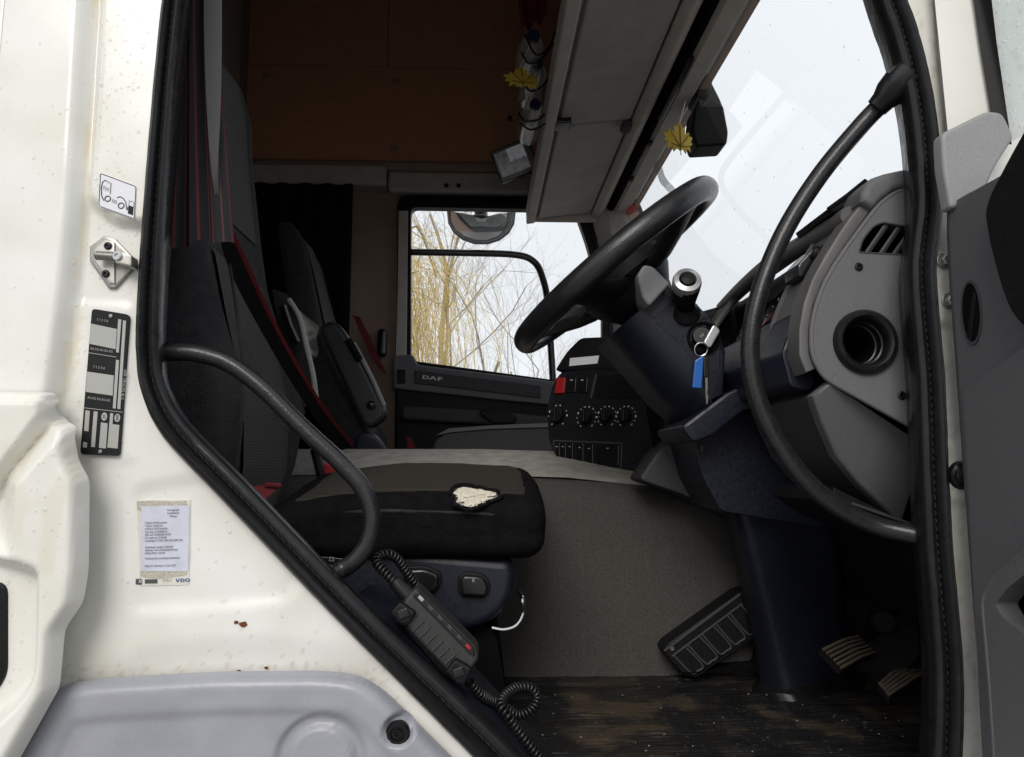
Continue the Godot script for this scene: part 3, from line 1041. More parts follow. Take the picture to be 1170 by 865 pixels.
func side_z(x: float, y: float) -> float:
	var p := Vector2(x, y)
	var z := 0.0
	z += 0.026 * (1.0 - smoothstep(-0.014, 0.010, sd_poly(p, skin_edge)))
	z += 0.016 * (1.0 - smoothstep(-0.009, 0.004, sd_poly(p, plateau)))
	z += 0.0022 * (1.0 - smoothstep(-0.012, 0.006, sd_poly(p, plate_seat)))
	z -= 0.0045 * (1.0 - smoothstep(-0.016, 0.008, sd_poly(p, pocket)))
	z -= 0.005 * (1.0 - smoothstep(-0.02, 0.02, sd_poly(p, low_press)))
	z += 0.0012 * grime.get_noise_2d(x * 30.0, y * 30.0)
	return z

func side_tint(x: float, y: float) -> Color:
	# yellow-brown grime with ragged outlines, lying in the gutter, along the lower edge and in streaks
	var p := Vector2(x, y)
	var c := Color(1, 1, 1)
	var e := sd_poly(p, skin_edge)
	var n1 := grime.get_noise_2d(x * 220.0, y * 60.0)
	var n2 := grime.get_noise_2d(x * 900.0 + 40.0, y * 900.0)
	if e > 0.0 and e < 0.013 + 0.008 * n2 and n1 + 0.3 * n2 > -0.3:
		c = c.lerp(Color(0.90, 0.80, 0.58), clampf((n1 + 0.3 * n2 + 0.3) * 1.2, 0.0, 0.6))
	if n2 > 0.72 and n1 > 0.3:
		c = c.lerp(Color(0.52, 0.42, 0.28), 0.6)
	var bottom := y - (Vector3(-0.3222, 1.5037, 0.0).y + 0.012 * n1)
	if bottom < 0.010 and x < Vector3(-0.1183, 1.5017, 0.0).x and n2 + n1 > 0.12:
		c = c.lerp(Color(0.62, 0.50, 0.34), 0.38 if n2 > 0.35 else 0.10)
	if x > Vector3(-0.339, 2.3936, 0.0).x and y < Vector3(-0.5962, 1.6422, 0.0).y and grime.get_noise_2d(x * 620.0, y * 620.0 + 9.0) > 0.56:
		c = c.lerp(Color(0.72, 0.66, 0.54), 0.5)
	return c

var fairing_out := rounded(PackedVector2Array([Vector2(-0.7289, 1.8496), Vector2(-0.5264, 1.8483), Vector2(-0.5219, 1.8153), Vector2(-0.4953, 1.8058), Vector2(-0.4864, 1.7657), Vector2(-0.4714, 1.7416), Vector2(-0.4656, 1.6366), Vector2(-0.4691, 1.5982), Vector2(-0.4883, 1.5683), Vector2(-0.4897, 1.5021), Vector2(-0.5355, 1.4109), Vector2(-0.5733, 1.3361), Vector2(-0.6794, 1.338)]), 0.008, 3)
var fairing_box := rounded(PackedVector2Array([Vector2(-0.7141, 1.8445), Vector2(-0.5178, 1.8453), Vector2(-0.5111, 1.837), Vector2(-0.5102, 1.8244), Vector2(-0.5195, 1.8119), Vector2(-0.5649, 1.7439), Vector2(-0.6858, 1.5523)]), 0.008)
var fairing_slope := PackedVector2Array([Vector2(-0.7083, 1.8621), Vector2(-0.5015, 1.8631), Vector2(-0.4842, 1.8031), Vector2(-0.5393, 1.7349), Vector2(-0.5387, 1.6503), Vector2(-0.6878, 1.6509)])
var fairing_pan := rounded(PackedVector2Array([Vector2(-0.6916, 1.6902), Vector2(-0.5358, 1.6502), Vector2(-0.5075, 1.6403), Vector2(-0.5018, 1.5223), Vector2(-0.5124, 1.4959), Vector2(-0.5373, 1.4698), Vector2(-0.6614, 1.3777)]), 0.012)
var fairing_hole := rounded(PackedVector2Array([Vector2(-0.6658, 1.64), Vector2(-0.5601, 1.6194), Vector2(-0.5521, 1.5165), Vector2(-0.5642, 1.4942), Vector2(-0.6473, 1.4377)]), 0.012)

func fairing_z(x: float, y: float) -> float:
	var p := Vector2(x, y)
	var o := sd_poly(p, fairing_out)
	var r := 0.011
	var z := 0.075
	z -= 1.0 * clampf(-sd_poly(p, fairing_slope), 0.0, 0.034)
	var sb := sd_poly(p, fairing_box)
	if sb < 0.0:
		z = maxf(z, 0.038 + 0.026 * smoothstep(0.0, 0.013, -sb))
	z -= 0.034 * (1.0 - smoothstep(-0.020, 0.002, sd_poly(p, fairing_pan)))
	var k := clampf((o + r) / r, 0.0, 1.0)
	z -= 0.030 * (1.0 - sqrt(1.0 - minf(k * k, 1.0)))
	return z

func fairing_tint(x: float, y: float) -> Color:
	var sb := sd_poly(Vector2(x, y), fairing_box)
	var n1 := grime.get_noise_2d(x * 160.0 + 7.0, y * 70.0)
	var n2 := grime.get_noise_2d(x * 800.0, y * 800.0)
	var c := Color(1, 1, 1)
	if sb > -0.004 and sb < 0.006 and y < Vector3(-0.5675, 1.8156, 0.07).y and n1 + 0.4 * n2 > -0.2:
		c = c.lerp(Color(0.72, 0.63, 0.46), 0.5)
	if n1 > 0.15:
		c = c.lerp(Color(0.93, 0.91, 0.84), clampf((n1 - 0.15) * 3.0, 0.0, 0.7))
	if n2 > 0.74:
		c = c.lerp(Color(0.5, 0.44, 0.35), 0.6)
	return c

var grey_out := rounded(PackedVector2Array([Vector2(-0.5114, 1.4943), Vector2(-0.4643, 1.502), Vector2(-0.3184, 1.5087), Vector2(-0.1895, 1.5085), Vector2(-0.1468, 1.5029), Vector2(-0.1165, 1.484), Vector2(-0.0088, 1.3809), Vector2(0.0759, 1.2899), Vector2(-0.6022, 1.3023), Vector2(-0.5556, 1.3989)]), 0.02)
func grey_z(x: float, y: float) -> float:
	var p := Vector2(x, y)
	var o := sd_poly(p, grey_out)
	var k := clampf((o + 0.016) / 0.016, 0.0, 1.0)
	var z := 0.028 - 0.02 * (1.0 - sqrt(1.0 - minf(k * k, 1.0)))
	z -= 0.004 * (1.0 - smoothstep(-0.05, -0.036, o)) 
	var c := Vector3(-0.1902, 1.408, 0.03)
	var rr := Vector2(x - c.x, y - c.y).length()
	z -= 0.006 * smoothstep(0.056, 0.05, rr) * smoothstep(0.036, 0.042, rr)
	var s := Vector3(-0.0979, 1.4425, 0.03)
	z -= 0.012 * smoothstep(0.0195, 0.0145, Vector2(x - s.x, y - s.y).length())
	return z

func seal(path: PackedVector3Array, halves: Array, called: String) -> void:
	# a rubber door seal: a wide band with a bulb, a lip and a seam of fine ribs
	var c := curve3(path, 8)
	var hw := []
	for i in c.size():
		var f := float(i) / (c.size() - 1) * (halves.size() - 1)
		hw.push_back(lerpf(halves[int(f)], halves[mini(int(f) + 1, halves.size() - 1)], f - int(f)))
	var rows := []
	var ridge := PackedVector3Array()
	var lip := PackedVector3Array()
	for i in c.size():
		var d := (c[mini(i + 1, c.size() - 1)] - c[maxi(i - 1, 0)]).normalized()
		var s := d.cross(Vector3(0, 0, 1)).normalized()
		var w: float = hw[i]
		var wob := 0.0012 * grime.get_noise_2d(c[i].x * 300.0, c[i].y * 300.0)
		var row := PackedVector3Array()
		for q in [[-1.0, -0.012], [-1.02, 0.002], [-0.92, 0.010], [-0.62, 0.0135], [-0.34, 0.012], [-0.24, 0.006], [-0.12, 0.006], [0.0, 0.016], [0.28, 0.0225], [0.6, 0.020], [0.86, 0.010], [1.0, -0.004], [1.0, -0.06], [0.2, -0.062]]:
			row.push_back(c[i] + s * w * q[0] + Vector3(0, 0, q[1] + wob))
		rows.push_back(row)
		ridge.push_back(c[i] + s * w * -0.18 + Vector3(0, 0, 0.0075))
		lip.push_back(c[i] + s * w * 0.98 + Vector3(0, 0, -0.01))
	var o := put(called, Geo.new().loft(rows, true), M.rubber, cab, 50.0)
	put("seam", Geo.new().tube(coil(ridge, 0.0011, 170.0, 5), 0.0007, 4, false, false), M.rubber_rib, o, 179.5)
	put("lip", Geo.new().tube(lip, 0.0045, 8), M.rubber, o)

func build_cab_side() -> void:
	grime.seed = 12
	grime.frequency = 0.1
	grime.fractal_octaves = 3
	var lo := Vector3(-0.6314, 1.3167, 0.0)
	var hi := Vector3(-0.775, 2.9774, 0.0)
	var xr := Vector3(0.0111, 1.795, 0.0).x
	var keep := func(x: float, y: float) -> bool:
		return sd_poly(Vector2(x, y), doorway) > -0.007
	put("side_panel", Geo.new().field(lo.x, lo.y, xr, hi.y, 0.0042, side_z, keep, side_tint), M.paint, cab, 179.5)
	put("side_skin", Geo.new().rbox(Vector3(lo.x - 0.26, 2.4, 0.017), Vector3(0.52, 2.9, 0.018), 0.004, 1), M.paint_plain, cab)
	# front pillar jamb with hinge bolts, rubber buffer and pressed dimples
	var f0 := Vector3(0.3578, 1.2791, 0.0)
	var f1 := Vector3(0.8959, 3.0609, 0.0)
	var step_a := rounded(PackedVector2Array([Vector2(0.5919, 2.1835), Vector2(0.6566, 2.1846), Vector2(0.6469, 1.9473), Vector2(0.5767, 1.9468)]), 0.012)
	var step_b := rounded(PackedVector2Array([Vector2(0.5671, 1.796), Vector2(0.7567, 1.7824), Vector2(0.7506, 1.7133), Vector2(0.5614, 1.7068)]), 0.012)
	var groove := PackedVector2Array([Vector2(0.6498, 2.6383), Vector2(0.655, 2.6385), Vector2(0.6499, 2.3395), Vector2(0.6525, 2.1972), Vector2(0.6475, 2.1972), Vector2(0.6448, 2.3394)])
	var pillar_z := func(x: float, y: float) -> float:
		var p := Vector2(x, y)
		var z := -0.004
		z += 0.007 * (1.0 - smoothstep(-0.006, 0.003, sd_poly(p, step_a)))
		z += 0.005 * (1.0 - smoothstep(-0.007, 0.003, sd_poly(p, step_b)))
		z -= 0.006 * (1.0 - smoothstep(-0.003, 0.003, sd_poly(p, groove)))
		for q in [Vector3(0.6246, 1.838, 0.0), Vector3(0.6232, 1.8182, 0.0), Vector3(0.6221, 1.8019, 0.0), Vector3(0.6302, 1.6682, 0.0), Vector3(0.6284, 1.6436, 0.0), Vector3(0.6276, 1.6169, 0.0), Vector3(0.6271, 1.5947, 0.0), Vector3(0.6342, 1.7718, 0.0)]:
			z += 0.0016 * smoothstep(0.0055, 0.002, Vector2(x - q.x, y - q.y).length())
		return z
	var pillar_tint := func(x: float, y: float) -> Color:
		var n1 := grime.get_noise_2d(x * 500.0, y * 300.0)
		return Color(1, 1, 1).lerp(Color(0.72, 0.66, 0.54), clampf((n1 - 0.2) * 2.0, 0.0, 0.5))
	var pj := put("front_pillar", Geo.new().field(f0.x, f0.y, f1.x, f1.y, 0.005, pillar_z, keep, pillar_tint), M.paint, cab, 179.5)
	bolt(Vector3(0.6276, 2.0358, 0.004), 0.0105, pj)
	bolt(Vector3(0.631, 1.98, 0.004), 0.0105, pj)
	put("hinge_plate", Geo.new().extrude(rounded(PackedVector2Array([Vector2(0.645, 1.4491), Vector2(0.6659, 1.4532), Vector2(0.6644, 1.377), Vector2(0.6415, 1.3731)]), 0.004), 0.0, 0.012, 0.003), M.paint_plain, pj)
	bolt(Vector3(0.6413, 1.417, 0.012), 0.0095, pj)
	put("rubber_buffer", Geo.new().lathe(PackedVector2Array([Vector2(0.019, -0.004), Vector2(0.019, 0.003), Vector2(0.0165, 0.006), Vector2(0.0165, 0.009), Vector2(0.0135, 0.011), Vector2(0.013, 0.015), Vector2(0.008, 0.017), Vector2(0.006, 0.024), Vector2(0.0, 0.025)]), Vector3(0.6323, 1.7466, 0.0), Vector3(-0.1, -0.05, 1), 24), M.rubber, pj)
	# seals
	seal(PackedVector3Array([Vector3(-0.4025, 2.9376, 0.0), Vector3(-0.4083, 2.8228, 0.0), Vector3(-0.4124, 2.6561, 0.0), Vector3(-0.4185, 2.4692, 0.0), Vector3(-0.4228, 2.3914, 0.0), Vector3(-0.4278, 2.2649, 0.0), Vector3(-0.4303, 2.1422, 0.0), Vector3(-0.4317, 2.0229, 0.0), Vector3(-0.4311, 1.9529, 0.0), Vector3(-0.4282, 1.9013, 0.0), Vector3(-0.4191, 1.8559, 0.0), Vector3(-0.3887, 1.8021, 0.0), Vector3(-0.3126, 1.7258, 0.0), Vector3(-0.2308, 1.6439, 0.0), Vector3(-0.1657, 1.5792, 0.0), Vector3(-0.0859, 1.5035, 0.0), Vector3(-0.0202, 1.4423, 0.0), Vector3(0.0233, 1.4005, 0.0), Vector3(0.0985, 1.324, 0.0)]), [0.0125, 0.0125, 0.0125, 0.0125, 0.0125, 0.0125, 0.013, 0.0135, 0.014, 0.0145, 0.0155, 0.0175, 0.0185, 0.019, 0.019, 0.02, 0.022, 0.023, 0.023], "door_seal")
	seal(PackedVector3Array([Vector3(0.5729, 1.2956, 0.0), Vector3(0.5853, 1.3938, 0.0), Vector3(0.5937, 1.4818, 0.0), Vector3(0.5952, 1.5358, 0.0), Vector3(0.5925, 1.6471, 0.0), Vector3(0.5943, 1.7603, 0.0), Vector3(0.5975, 1.8779, 0.0), Vector3(0.5951, 2.0061, 0.0), Vector3(0.6023, 2.06, 0.0), Vector3(0.6105, 2.1097, 0.0), Vector3(0.6127, 2.1598, 0.0), Vector3(0.6119, 2.2233, 0.0), Vector3(0.606, 2.2863, 0.0), Vector3(0.5951, 2.3514, 0.0), Vector3(0.5776, 2.4172, 0.0), Vector3(0.5495, 2.5244, 0.0), Vector3(0.506, 2.6754, 0.0), Vector3(0.4278, 2.9772, 0.0)]), [0.0185, 0.0175, 0.0175, 0.0165], "door_seal")
	var ha := Vector3(-0.4082, 2.9258, 0.0)
	var hb := Vector3(0.4353, 2.9656, 0.0)
	seal(PackedVector3Array([hb, hb.lerp(ha, 0.33), hb.lerp(ha, 0.66), ha]), [0.0175, 0.0175], "door_seal")
	put("door_top_panel", Geo.new().extrude(PackedVector2Array([Vector2(ha.x - 0.05, ha.y + 0.008), Vector2(hb.x + 0.30, hb.y + 0.008), Vector2(hb.x + 0.30, ROOF + 0.02), Vector2(ha.x - 0.05, ROOF + 0.02)]), -0.010, 0.004), M.paint_plain, cab)
	# lower fairing and grey step panel
	var fl := Vector3(-0.7106, 1.3537, 0.08)
	var fh := Vector3(-0.4443, 1.8628, 0.08)
	var fo := put("wheel_fairing", Geo.new().field(fl.x, fl.y, fh.x, fh.y, 0.0042, fairing_z, func(x: float, y: float) -> bool: return sd_poly(Vector2(x, y), fairing_out) < 0.0, fairing_tint, fairing_out), M.fairing, cab, 179.5)
	put("black_insert", Geo.new().extrude(fairing_hole, 0.03, 0.0455, 0.003), M.black, fo)
	var gl := Vector3(-0.6108, 1.3108, 0.03)
	var gh := Vector3(0.0543, 1.5177, 0.03)
	var go := put("step_panel", Geo.new().field(gl.x, gl.y, gh.x, gh.y, 0.004, grey_z, func(x: float, y: float) -> bool: return sd_poly(Vector2(x, y), grey_out) < 0.0, null, grey_out), M.grey_panel, cab, 179.5)
	var sc := put("fixing_cap", Geo.new().lathe(PackedVector2Array([Vector2(0.0145, 0), Vector2(0.0145, 0.006), Vector2(0.012, 0.009), Vector2(0.009, 0.009), Vector2(0.008, 0.006), Vector2(0.0055, 0.006), Vector2(0.005, 0.0095), Vector2(0.003, 0.0095), Vector2(0.0025, 0.006), Vector2(0, 0.006)]), Vector3(-0.0995, 1.4374, 0.014), Vector3(0, 0, 1), 24), M.black, go)
	sc.name = "fixing_cap"
	# inner sill cover inside the slanting seal
	var rows := []
	for q in curve3(PackedVector3Array([Vector3(-0.1708, 1.5817, -0.03), Vector3(-0.1229, 1.5463, -0.03), Vector3(-0.0548, 1.4871, -0.03), Vector3(0.0127, 1.4199, -0.03), Vector3(0.1016, 1.3217, -0.03)]), 6):
		rows.push_back(PackedVector3Array([q + Vector3(-0.02, -0.03, 0.01), q + Vector3(-0.004, 0.0, 0.0), q + Vector3(0.006, 0.008, -0.02), q + Vector3(0.012, 0.010, -0.10), q + Vector3(0.020, 0.004, -0.15), q + Vector3(0.028, -0.012, -0.17), q + Vector3(0.028, -0.14, -0.18)]))
	put("sill_cover", Geo.new().loft(rows), M.navy, cab, 60.0)
	# rust spots that have broken through the paint
	for s in [[278, 713, 0.0075], [271, 712, 0.003], [302, 763, 0.003], [276, 769, 0.003], [146, 252, 0.002], [73, 505, 0.002]]:
		pass
	var spots := [Vector3(-0.2949, 1.5631, 0.0), Vector3(-0.3036, 1.5653, 0.0), Vector3(-0.2659, 1.5094, 0.0), Vector3(-0.2989, 1.5056, 0.0)]
	var size := [0.0045, 0.0024, 0.002, 0.002]
	for i in 4:
		var pl := PackedVector2Array()
		for k in 14:
			var an := TAU * k / 14.0
			var rr: float = size[i] * (0.7 + 0.55 * rng.randf())
			pl.push_back(Vector2(spots[i].x + cos(an) * rr * 1.25, spots[i].y + sin(an) * rr * 0.8))
		var zz := side_z(spots[i].x, spots[i].y)
		put("rust_spot", Geo.new().extrude(pl, zz - 0.002, zz + 0.0012), M.rust, cab)

func build_driver_door() -> void:
	# the open door stands at right angles to the cab; the lens sees its inner face edge on
	var d := put("driver_door", Geo.new().extrude(PackedVector2Array([Vector2(0.02, 1.22), Vector2(1.05, 1.22), Vector2(1.05, 2.14), Vector2(0.02, 2.14)]), 0.0, 0.05, 0.01, 2, Transform3D(Basis(Vector3(0, 0, 1), Vector3(0, 1, 0), Vector3(-1, 0, 0)), Vector3(0.745, 0, 0.0))), M.paint_plain, cab)
	# x offset of the trim face by height: it leans outwards to the top
	var face := func(y: float) -> float:
		return 0.604 + 0.0 * y
	var rows := []
	for q in [[1.22, 0.052], [1.45, 0.048], [1.60, 0.046], [1.75, 0.045], [1.90, 0.045], [2.00, 0.044], [2.06, 0.046], [2.095, 0.050]]:
		var y: float = q[0]
		var x: float = face.call(y)
		var z: float = q[1]
		rows.push_back(PackedVector3Array([Vector3(x + 0.09, y, z - 0.012), Vector3(x + 0.014, y, z - 0.008), Vector3(x + 0.003, y, z), Vector3(x, y, z + 0.012), Vector3(x + 0.004, y, z + 0.20), Vector3(x + 0.01, y, z + 0.85), Vector3(x + 0.09, y, z + 0.85)]))
	put("door_trim", Geo.new().loft(rows, true, true), M.door_grey, d, 50.0)
	# lighter corner wedge above the trim
	put("mirror_corner", Geo.new().extrude(rounded(PackedVector2Array([Vector2(0.5912, 2.1847), Vector2(0.6538, 2.2168), Vector2(0.6747, 2.2148), Vector2(0.6883, 2.1817), Vector2(0.6596, 2.1411), Vector2(0.6405, 2.1035), Vector2(0.6222, 2.1032), Vector2(0.6025, 2.0844), Vector2(0.5958, 2.0866), Vector2(0.5904, 2.14)]), 0.008), 0.052, 0.075, 0.010, 4), M.grey_light, d, 60.0)
	# black grab rail bulging from the trim
	var rail := PackedVector2Array()
	for q in [Vector3(0.585, 2.1249, 0.2312), Vector3(0.585, 2.0997, 0.1976), Vector3(0.585, 2.0706, 0.1612), Vector3(0.585, 2.0515, 0.1496), Vector3(0.585, 2.012, 0.1545), Vector3(0.585, 1.9612, 0.167), Vector3(0.585, 1.9259, 0.1805), Vector3(0.585, 1.8997, 0.2053)]:
		rail.push_back(Vector2(q.z, q.y))
	rail.push_back(Vector2(0.55, 2.02))
	rail.push_back(Vector2(0.60, 2.12))
	rail.push_back(Vector2(0.45, 2.24))
	put("grab_rail", Geo.new().extrude(rounded(rail, 0.012), 0.0, 0.024, 0.008, 3, Transform3D(Basis(Vector3(0, 0, 1), Vector3(0, 1, 0), Vector3(-1, 0, 0)), Vector3(0.609, 0, 0))), M.black, d, 60.0)
	# oval opening, its dark inside painted as a flat black disc, catch on top
	var oxf := Transform3D(Basis(Vector3(0, 0, 1), Vector3(0, 1, 0), Vector3(-1, 0, 0)), Vector3(0.609, 0, 0))
	var oc := Vector3(0.606, 1.9463, 0.089)
	put("oval_rim", Geo.new().frame(ellipse2(oc.z, oc.y, 0.0195, 0.0405, 28), ellipse2(oc.z, oc.y, 0.0175, 0.037, 28), 0.0, 0.0064, oxf), M.grey_dark, d)
	put("oval_dark_disc", Geo.new().extrude(ellipse2(oc.z, oc.y, 0.0185, 0.039, 28), 0.0, 0.0056, 0.0, 1, oxf), M.void, d)
	put("door_catch", Geo.new().extrude(PackedVector2Array([Vector2(oc.z - 0.012, oc.y - 0.03), Vector2(oc.z - 0.004, oc.y - 0.034), Vector2(oc.z + 0.012, oc.y + 0.02), Vector2(oc.z + 0.007, oc.y + 0.024)]), 0.0052, 0.0066, 0.0005, 1, oxf), M.black, d)
	# raised lower trim: its edge makes the slanting seam
	var sa := Vector3(0.604, 1.8541, 0.0677)
	var sb := Vector3(0.604, 1.8876, 0.1747)
	var slope := (sb.y - sa.y) / (sb.z - sa.z)
	var low := PackedVector2Array([Vector2(0.047, 1.22), Vector2(0.85, 1.22), Vector2(0.85, sa.y + slope * 0.12), Vector2(sb.z + 0.05, sb.y + slope * 0.05), Vector2(sa.z - 0.002, sa.y)])
	put("lower_trim", Geo.new().extrude(low, 0.0045, 0.009, 0.002, 2, oxf), M.door_grey, d)
	# door pocket: a moulded box with an open mouth
	var zy := func(pts: Array) -> PackedVector2Array:
		var o := PackedVector2Array()
		for q in pts:
			o.push_back(Vector2(q.z, q.y))
		return o
	var pout: PackedVector2Array = zy.call([Vector3(0.575, 1.6004, 0.1129), Vector3(0.575, 1.6128, 0.1175), Vector3(0.575, 1.6308, 0.1348), Vector3(0.575, 1.6692, 0.1926), Vector3(0.575, 1.708, 0.267), Vector3(0.575, 1.3982, 0.2311), Vector3(0.575, 1.3461, 0.1138), Vector3(0.575, 1.5141, 0.1153)])
	var pin: PackedVector2Array = zy.call([Vector3(0.575, 1.6042, 0.1362), Vector3(0.575, 1.6235, 0.1572), Vector3(0.575, 1.6813, 0.247), Vector3(0.575, 1.5613, 0.2331), Vector3(0.575, 1.5794, 0.1822), Vector3(0.575, 1.5911, 0.1478)])
	var pxf := Transform3D(Basis(Vector3(0, 0, 1), Vector3(0, 1, 0), Vector3(-1, 0, 0)), Vector3(0.606, 0, 0))
	put("door_pocket", Geo.new().extrude(Geo.holed(rounded(pout, 0.006), rounded(pin, 0.005)), 0.0, 0.031, 0.0, 1, pxf), M.door_grey, d)
	put("pocket_floor", Geo.new().extrude(rounded(pin, 0.005), -0.002, 0.006, 0.0, 1, pxf), M.gloss_black, d)
	var rim3 := PackedVector3Array()
	for q in rounded(pout, 0.006):
		rim3.push_back(pxf * Vector3(q.x, q.y, 0.0295))
	put("pocket_edge", Geo.new().tube(rim3, 0.003, 8, true), M.door_grey, d)
	# window frame of the door: cream outside, black inside channel, wet pane
	put("frame_post", Geo.new().loft([
		PackedVector3Array([Vector3(0.6099, 2.8449, 0.02), Vector3(0.6688, 2.8365, 0.03), Vector3(0.6895, 2.8701, 0.0), Vector3(0.6223, 2.8672, 0.0)]),
		PackedVector3Array([Vector3(0.6276, 2.4848, 0.02), Vector3(0.6839, 2.4791, 0.03), Vector3(0.7051, 2.5016, 0.0), Vector3(0.6404, 2.4998, 0.0)]),
		PackedVector3Array([Vector3(0.6319, 2.3276, 0.02), Vector3(0.6871, 2.3231, 0.03), Vector3(0.7084, 2.3408, 0.0), Vector3(0.6448, 2.3394, 0.0)]),
		PackedVector3Array([Vector3(0.6354, 2.2007, 0.02), Vector3(0.6994, 2.1974, 0.03), Vector3(0.7211, 2.2112, 0.0), Vector3(0.6484, 2.2099, 0.0)])], true), M.paint_plain, d)
	put("window_channel", Geo.new().loft([
		PackedVector3Array([Vector3(0.6556, 2.8316, 0.034), Vector3(0.6659, 2.8037, 0.06), Vector3(0.6871, 2.8373, 0.03), Vector3(0.6651, 2.8472, 0.02)]),
		PackedVector3Array([Vector3(0.6711, 2.4758, 0.034), Vector3(0.6799, 2.457, 0.06), Vector3(0.7016, 2.4796, 0.03), Vector3(0.6808, 2.4863, 0.02)]),
		PackedVector3Array([Vector3(0.6791, 2.3334, 0.034), Vector3(0.6848, 2.3182, 0.06), Vector3(0.7067, 2.3363, 0.03), Vector3(0.6889, 2.3418, 0.02)]),
		PackedVector3Array([Vector3(0.6912, 2.1893, 0.034), Vector3(0.6939, 2.1778, 0.06), Vector3(0.716, 2.1915, 0.03), Vector3(0.7012, 2.1956, 0.02)])], true), M.gloss_black, d)
	var ga := Vector3(0.6713, 2.8202, 0.045)
	var gb := Vector3(0.6977, 2.1845, 0.045)
	put("pane", Geo.new().loft([PackedVector3Array([ga, ga + Vector3(0.06, 0, 0.8)]), PackedVector3Array([gb, gb + Vector3(0.06, 0, 0.8)])]), M.wet_glass, d)

# ---------------------------------------------------------------- dashboard
func build_dashboard() -> void:
	var t := thing("dashboard", "dark grey lorry dashboard with round hole in its end panel", "dashboard", Vector3(0.7, 1.7, -1.0))
	# main body across the cab
	var body := PackedVector2Array([Vector2(0.585, 2.14), Vector2(0.64, 2.155), Vector2(0.94, 2.125), Vector2(0.97, 2.0), Vector2(0.97, 1.50), Vector2(0.74, 1.50), Vector2(0.62, 1.75), Vector2(0.60, 2.0)])
	put("dash_body", Geo.new().extrude(rounded(body, 0.02), -2.06, -0.20, 0.01), M.black, t)
	var centre := PackedVector2Array([Vector2(0.44, 2.085), Vector2(0.48, 2.115), Vector2(0.60, 2.15), Vector2(0.70, 2.165), Vector2(0.70, 1.46), Vector2(0.52, 1.46), Vector2(0.42, 1.78), Vector2(0.40, 1.95)])
	put("centre_pad", Geo.new().extrude(rounded(centre, 0.03), -1.98, -0.74, 0.03, 3), M.black, t)
	# end panel beside the doorway
	var hc := Vector3(0.5488, 1.9358, -0.07)
	var ep_out := PackedVector2Array([Vector2(0.6807, 2.1687), Vector2(0.6342, 2.1653), Vector2(0.6129, 2.1617), Vector2(0.5868, 2.1446), Vector2(0.5644, 2.119), Vector2(0.5434, 2.0923), Vector2(0.5224, 2.0645), Vector2(0.5056, 2.0396), Vector2(0.4914, 2.0135), Vector2(0.4796, 1.9825), Vector2(0.473, 1.9518), Vector2(0.4728, 1.9213), Vector2(0.4794, 1.9012), Vector2(0.4949, 1.8811), Vector2(0.549, 1.85), Vector2(0.6545, 1.7919)])
	var vent_out := rounded(PackedVector2Array([Vector2(0.5459, 2.0674), Vector2(0.5536, 2.0885), Vector2(0.5703, 2.1085), Vector2(0.5851, 2.1153), Vector2(0.6525, 2.1043), Vector2(0.6498, 2.0634), Vector2(0.6172, 2.0643)]), 0.006)
	var ep := put("end_panel", Geo.new().extrude(Geo.holed(Geo.holed(ep_out, ellipse2(hc.x, hc.y, 0.036, 0.036, 32)), vent_out), -0.085, -0.07), M.grey, t)
	var rim3 := PackedVector3Array()
	for q in curve2(ep_out, 4, false):
		rim3.push_back(Vector3(q.x, q.y, -0.0722))
	put("panel_edge", Geo.new().tube(rim3, 0.0034, 8), M.grey, ep)
	put("panel_back", Geo.new().extrude(Geo.inset(ep_out, 0.004 if not Geometry2D.is_polygon_clockwise(ep_out) else -0.004), -0.20, -0.16), M.void, ep)
	put("end_pad", Geo.new().extrude(PackedVector2Array([Vector2(0.6803, 2.1981), Vector2(0.6339, 2.196), Vector2(0.6167, 2.1944), Vector2(0.5926, 2.1886), Vector2(0.5738, 2.1816), Vector2(0.5614, 2.1707), Vector2(0.5541, 2.1573), Vector2(0.5547, 2.144), Vector2(0.571, 2.1336), Vector2(0.5849, 2.1471), Vector2(0.6041, 2.162), Vector2(0.6322, 2.1691), Vector2(0.6785, 2.1725)]), -0.24, -0.064, 0.010, 3), M.grey, t)
	put("trim_strip", Geo.new().extrude(PackedVector2Array([Vector2(0.5592, 2.1447), Vector2(0.5745, 2.1355), Vector2(0.5518, 2.1059), Vector2(0.5307, 2.0779), Vector2(0.511, 2.0501), Vector2(0.494, 2.0212), Vector2(0.4809, 1.99), Vector2(0.4726, 1.9527), Vector2(0.4723, 1.9196), Vector2(0.4802, 1.8981), Vector2(0.4646, 1.8917), Vector2(0.4557, 1.9182), Vector2(0.4574, 1.9552), Vector2(0.4656, 1.9938), Vector2(0.4802, 2.0302), Vector2(0.5, 2.0644), Vector2(0.5212, 2.0963), Vector2(0.541, 2.1244)]), -0.125, -0.078, 0.004), M.fascia, t)
	# vent with slanting slats
	put("vent_rim", Geo.new().frame(vent_out, Geo.inset(vent_out, 0.002 if not Geometry2D.is_polygon_clockwise(vent_out) else -0.002), -0.10, -0.069), M.grey_dark, ep)
	for pair in [PackedVector3Array([Vector3(0.5614, 2.0677, -0.075), Vector3(0.5941, 2.1118, -0.075)]), PackedVector3Array([Vector3(0.5822, 2.0667, -0.075), Vector3(0.6123, 2.108, -0.075)]), PackedVector3Array([Vector3(0.6018, 2.0656, -0.075), Vector3(0.6305, 2.1043, -0.075)]), PackedVector3Array([Vector3(0.6213, 2.0645, -0.075), Vector3(0.6486, 2.1005, -0.075)])]:
		put("vent_slat", Geo.new().tube(pair, 0.0046, 6, false, true, 0.6), M.grey_dark, ep)
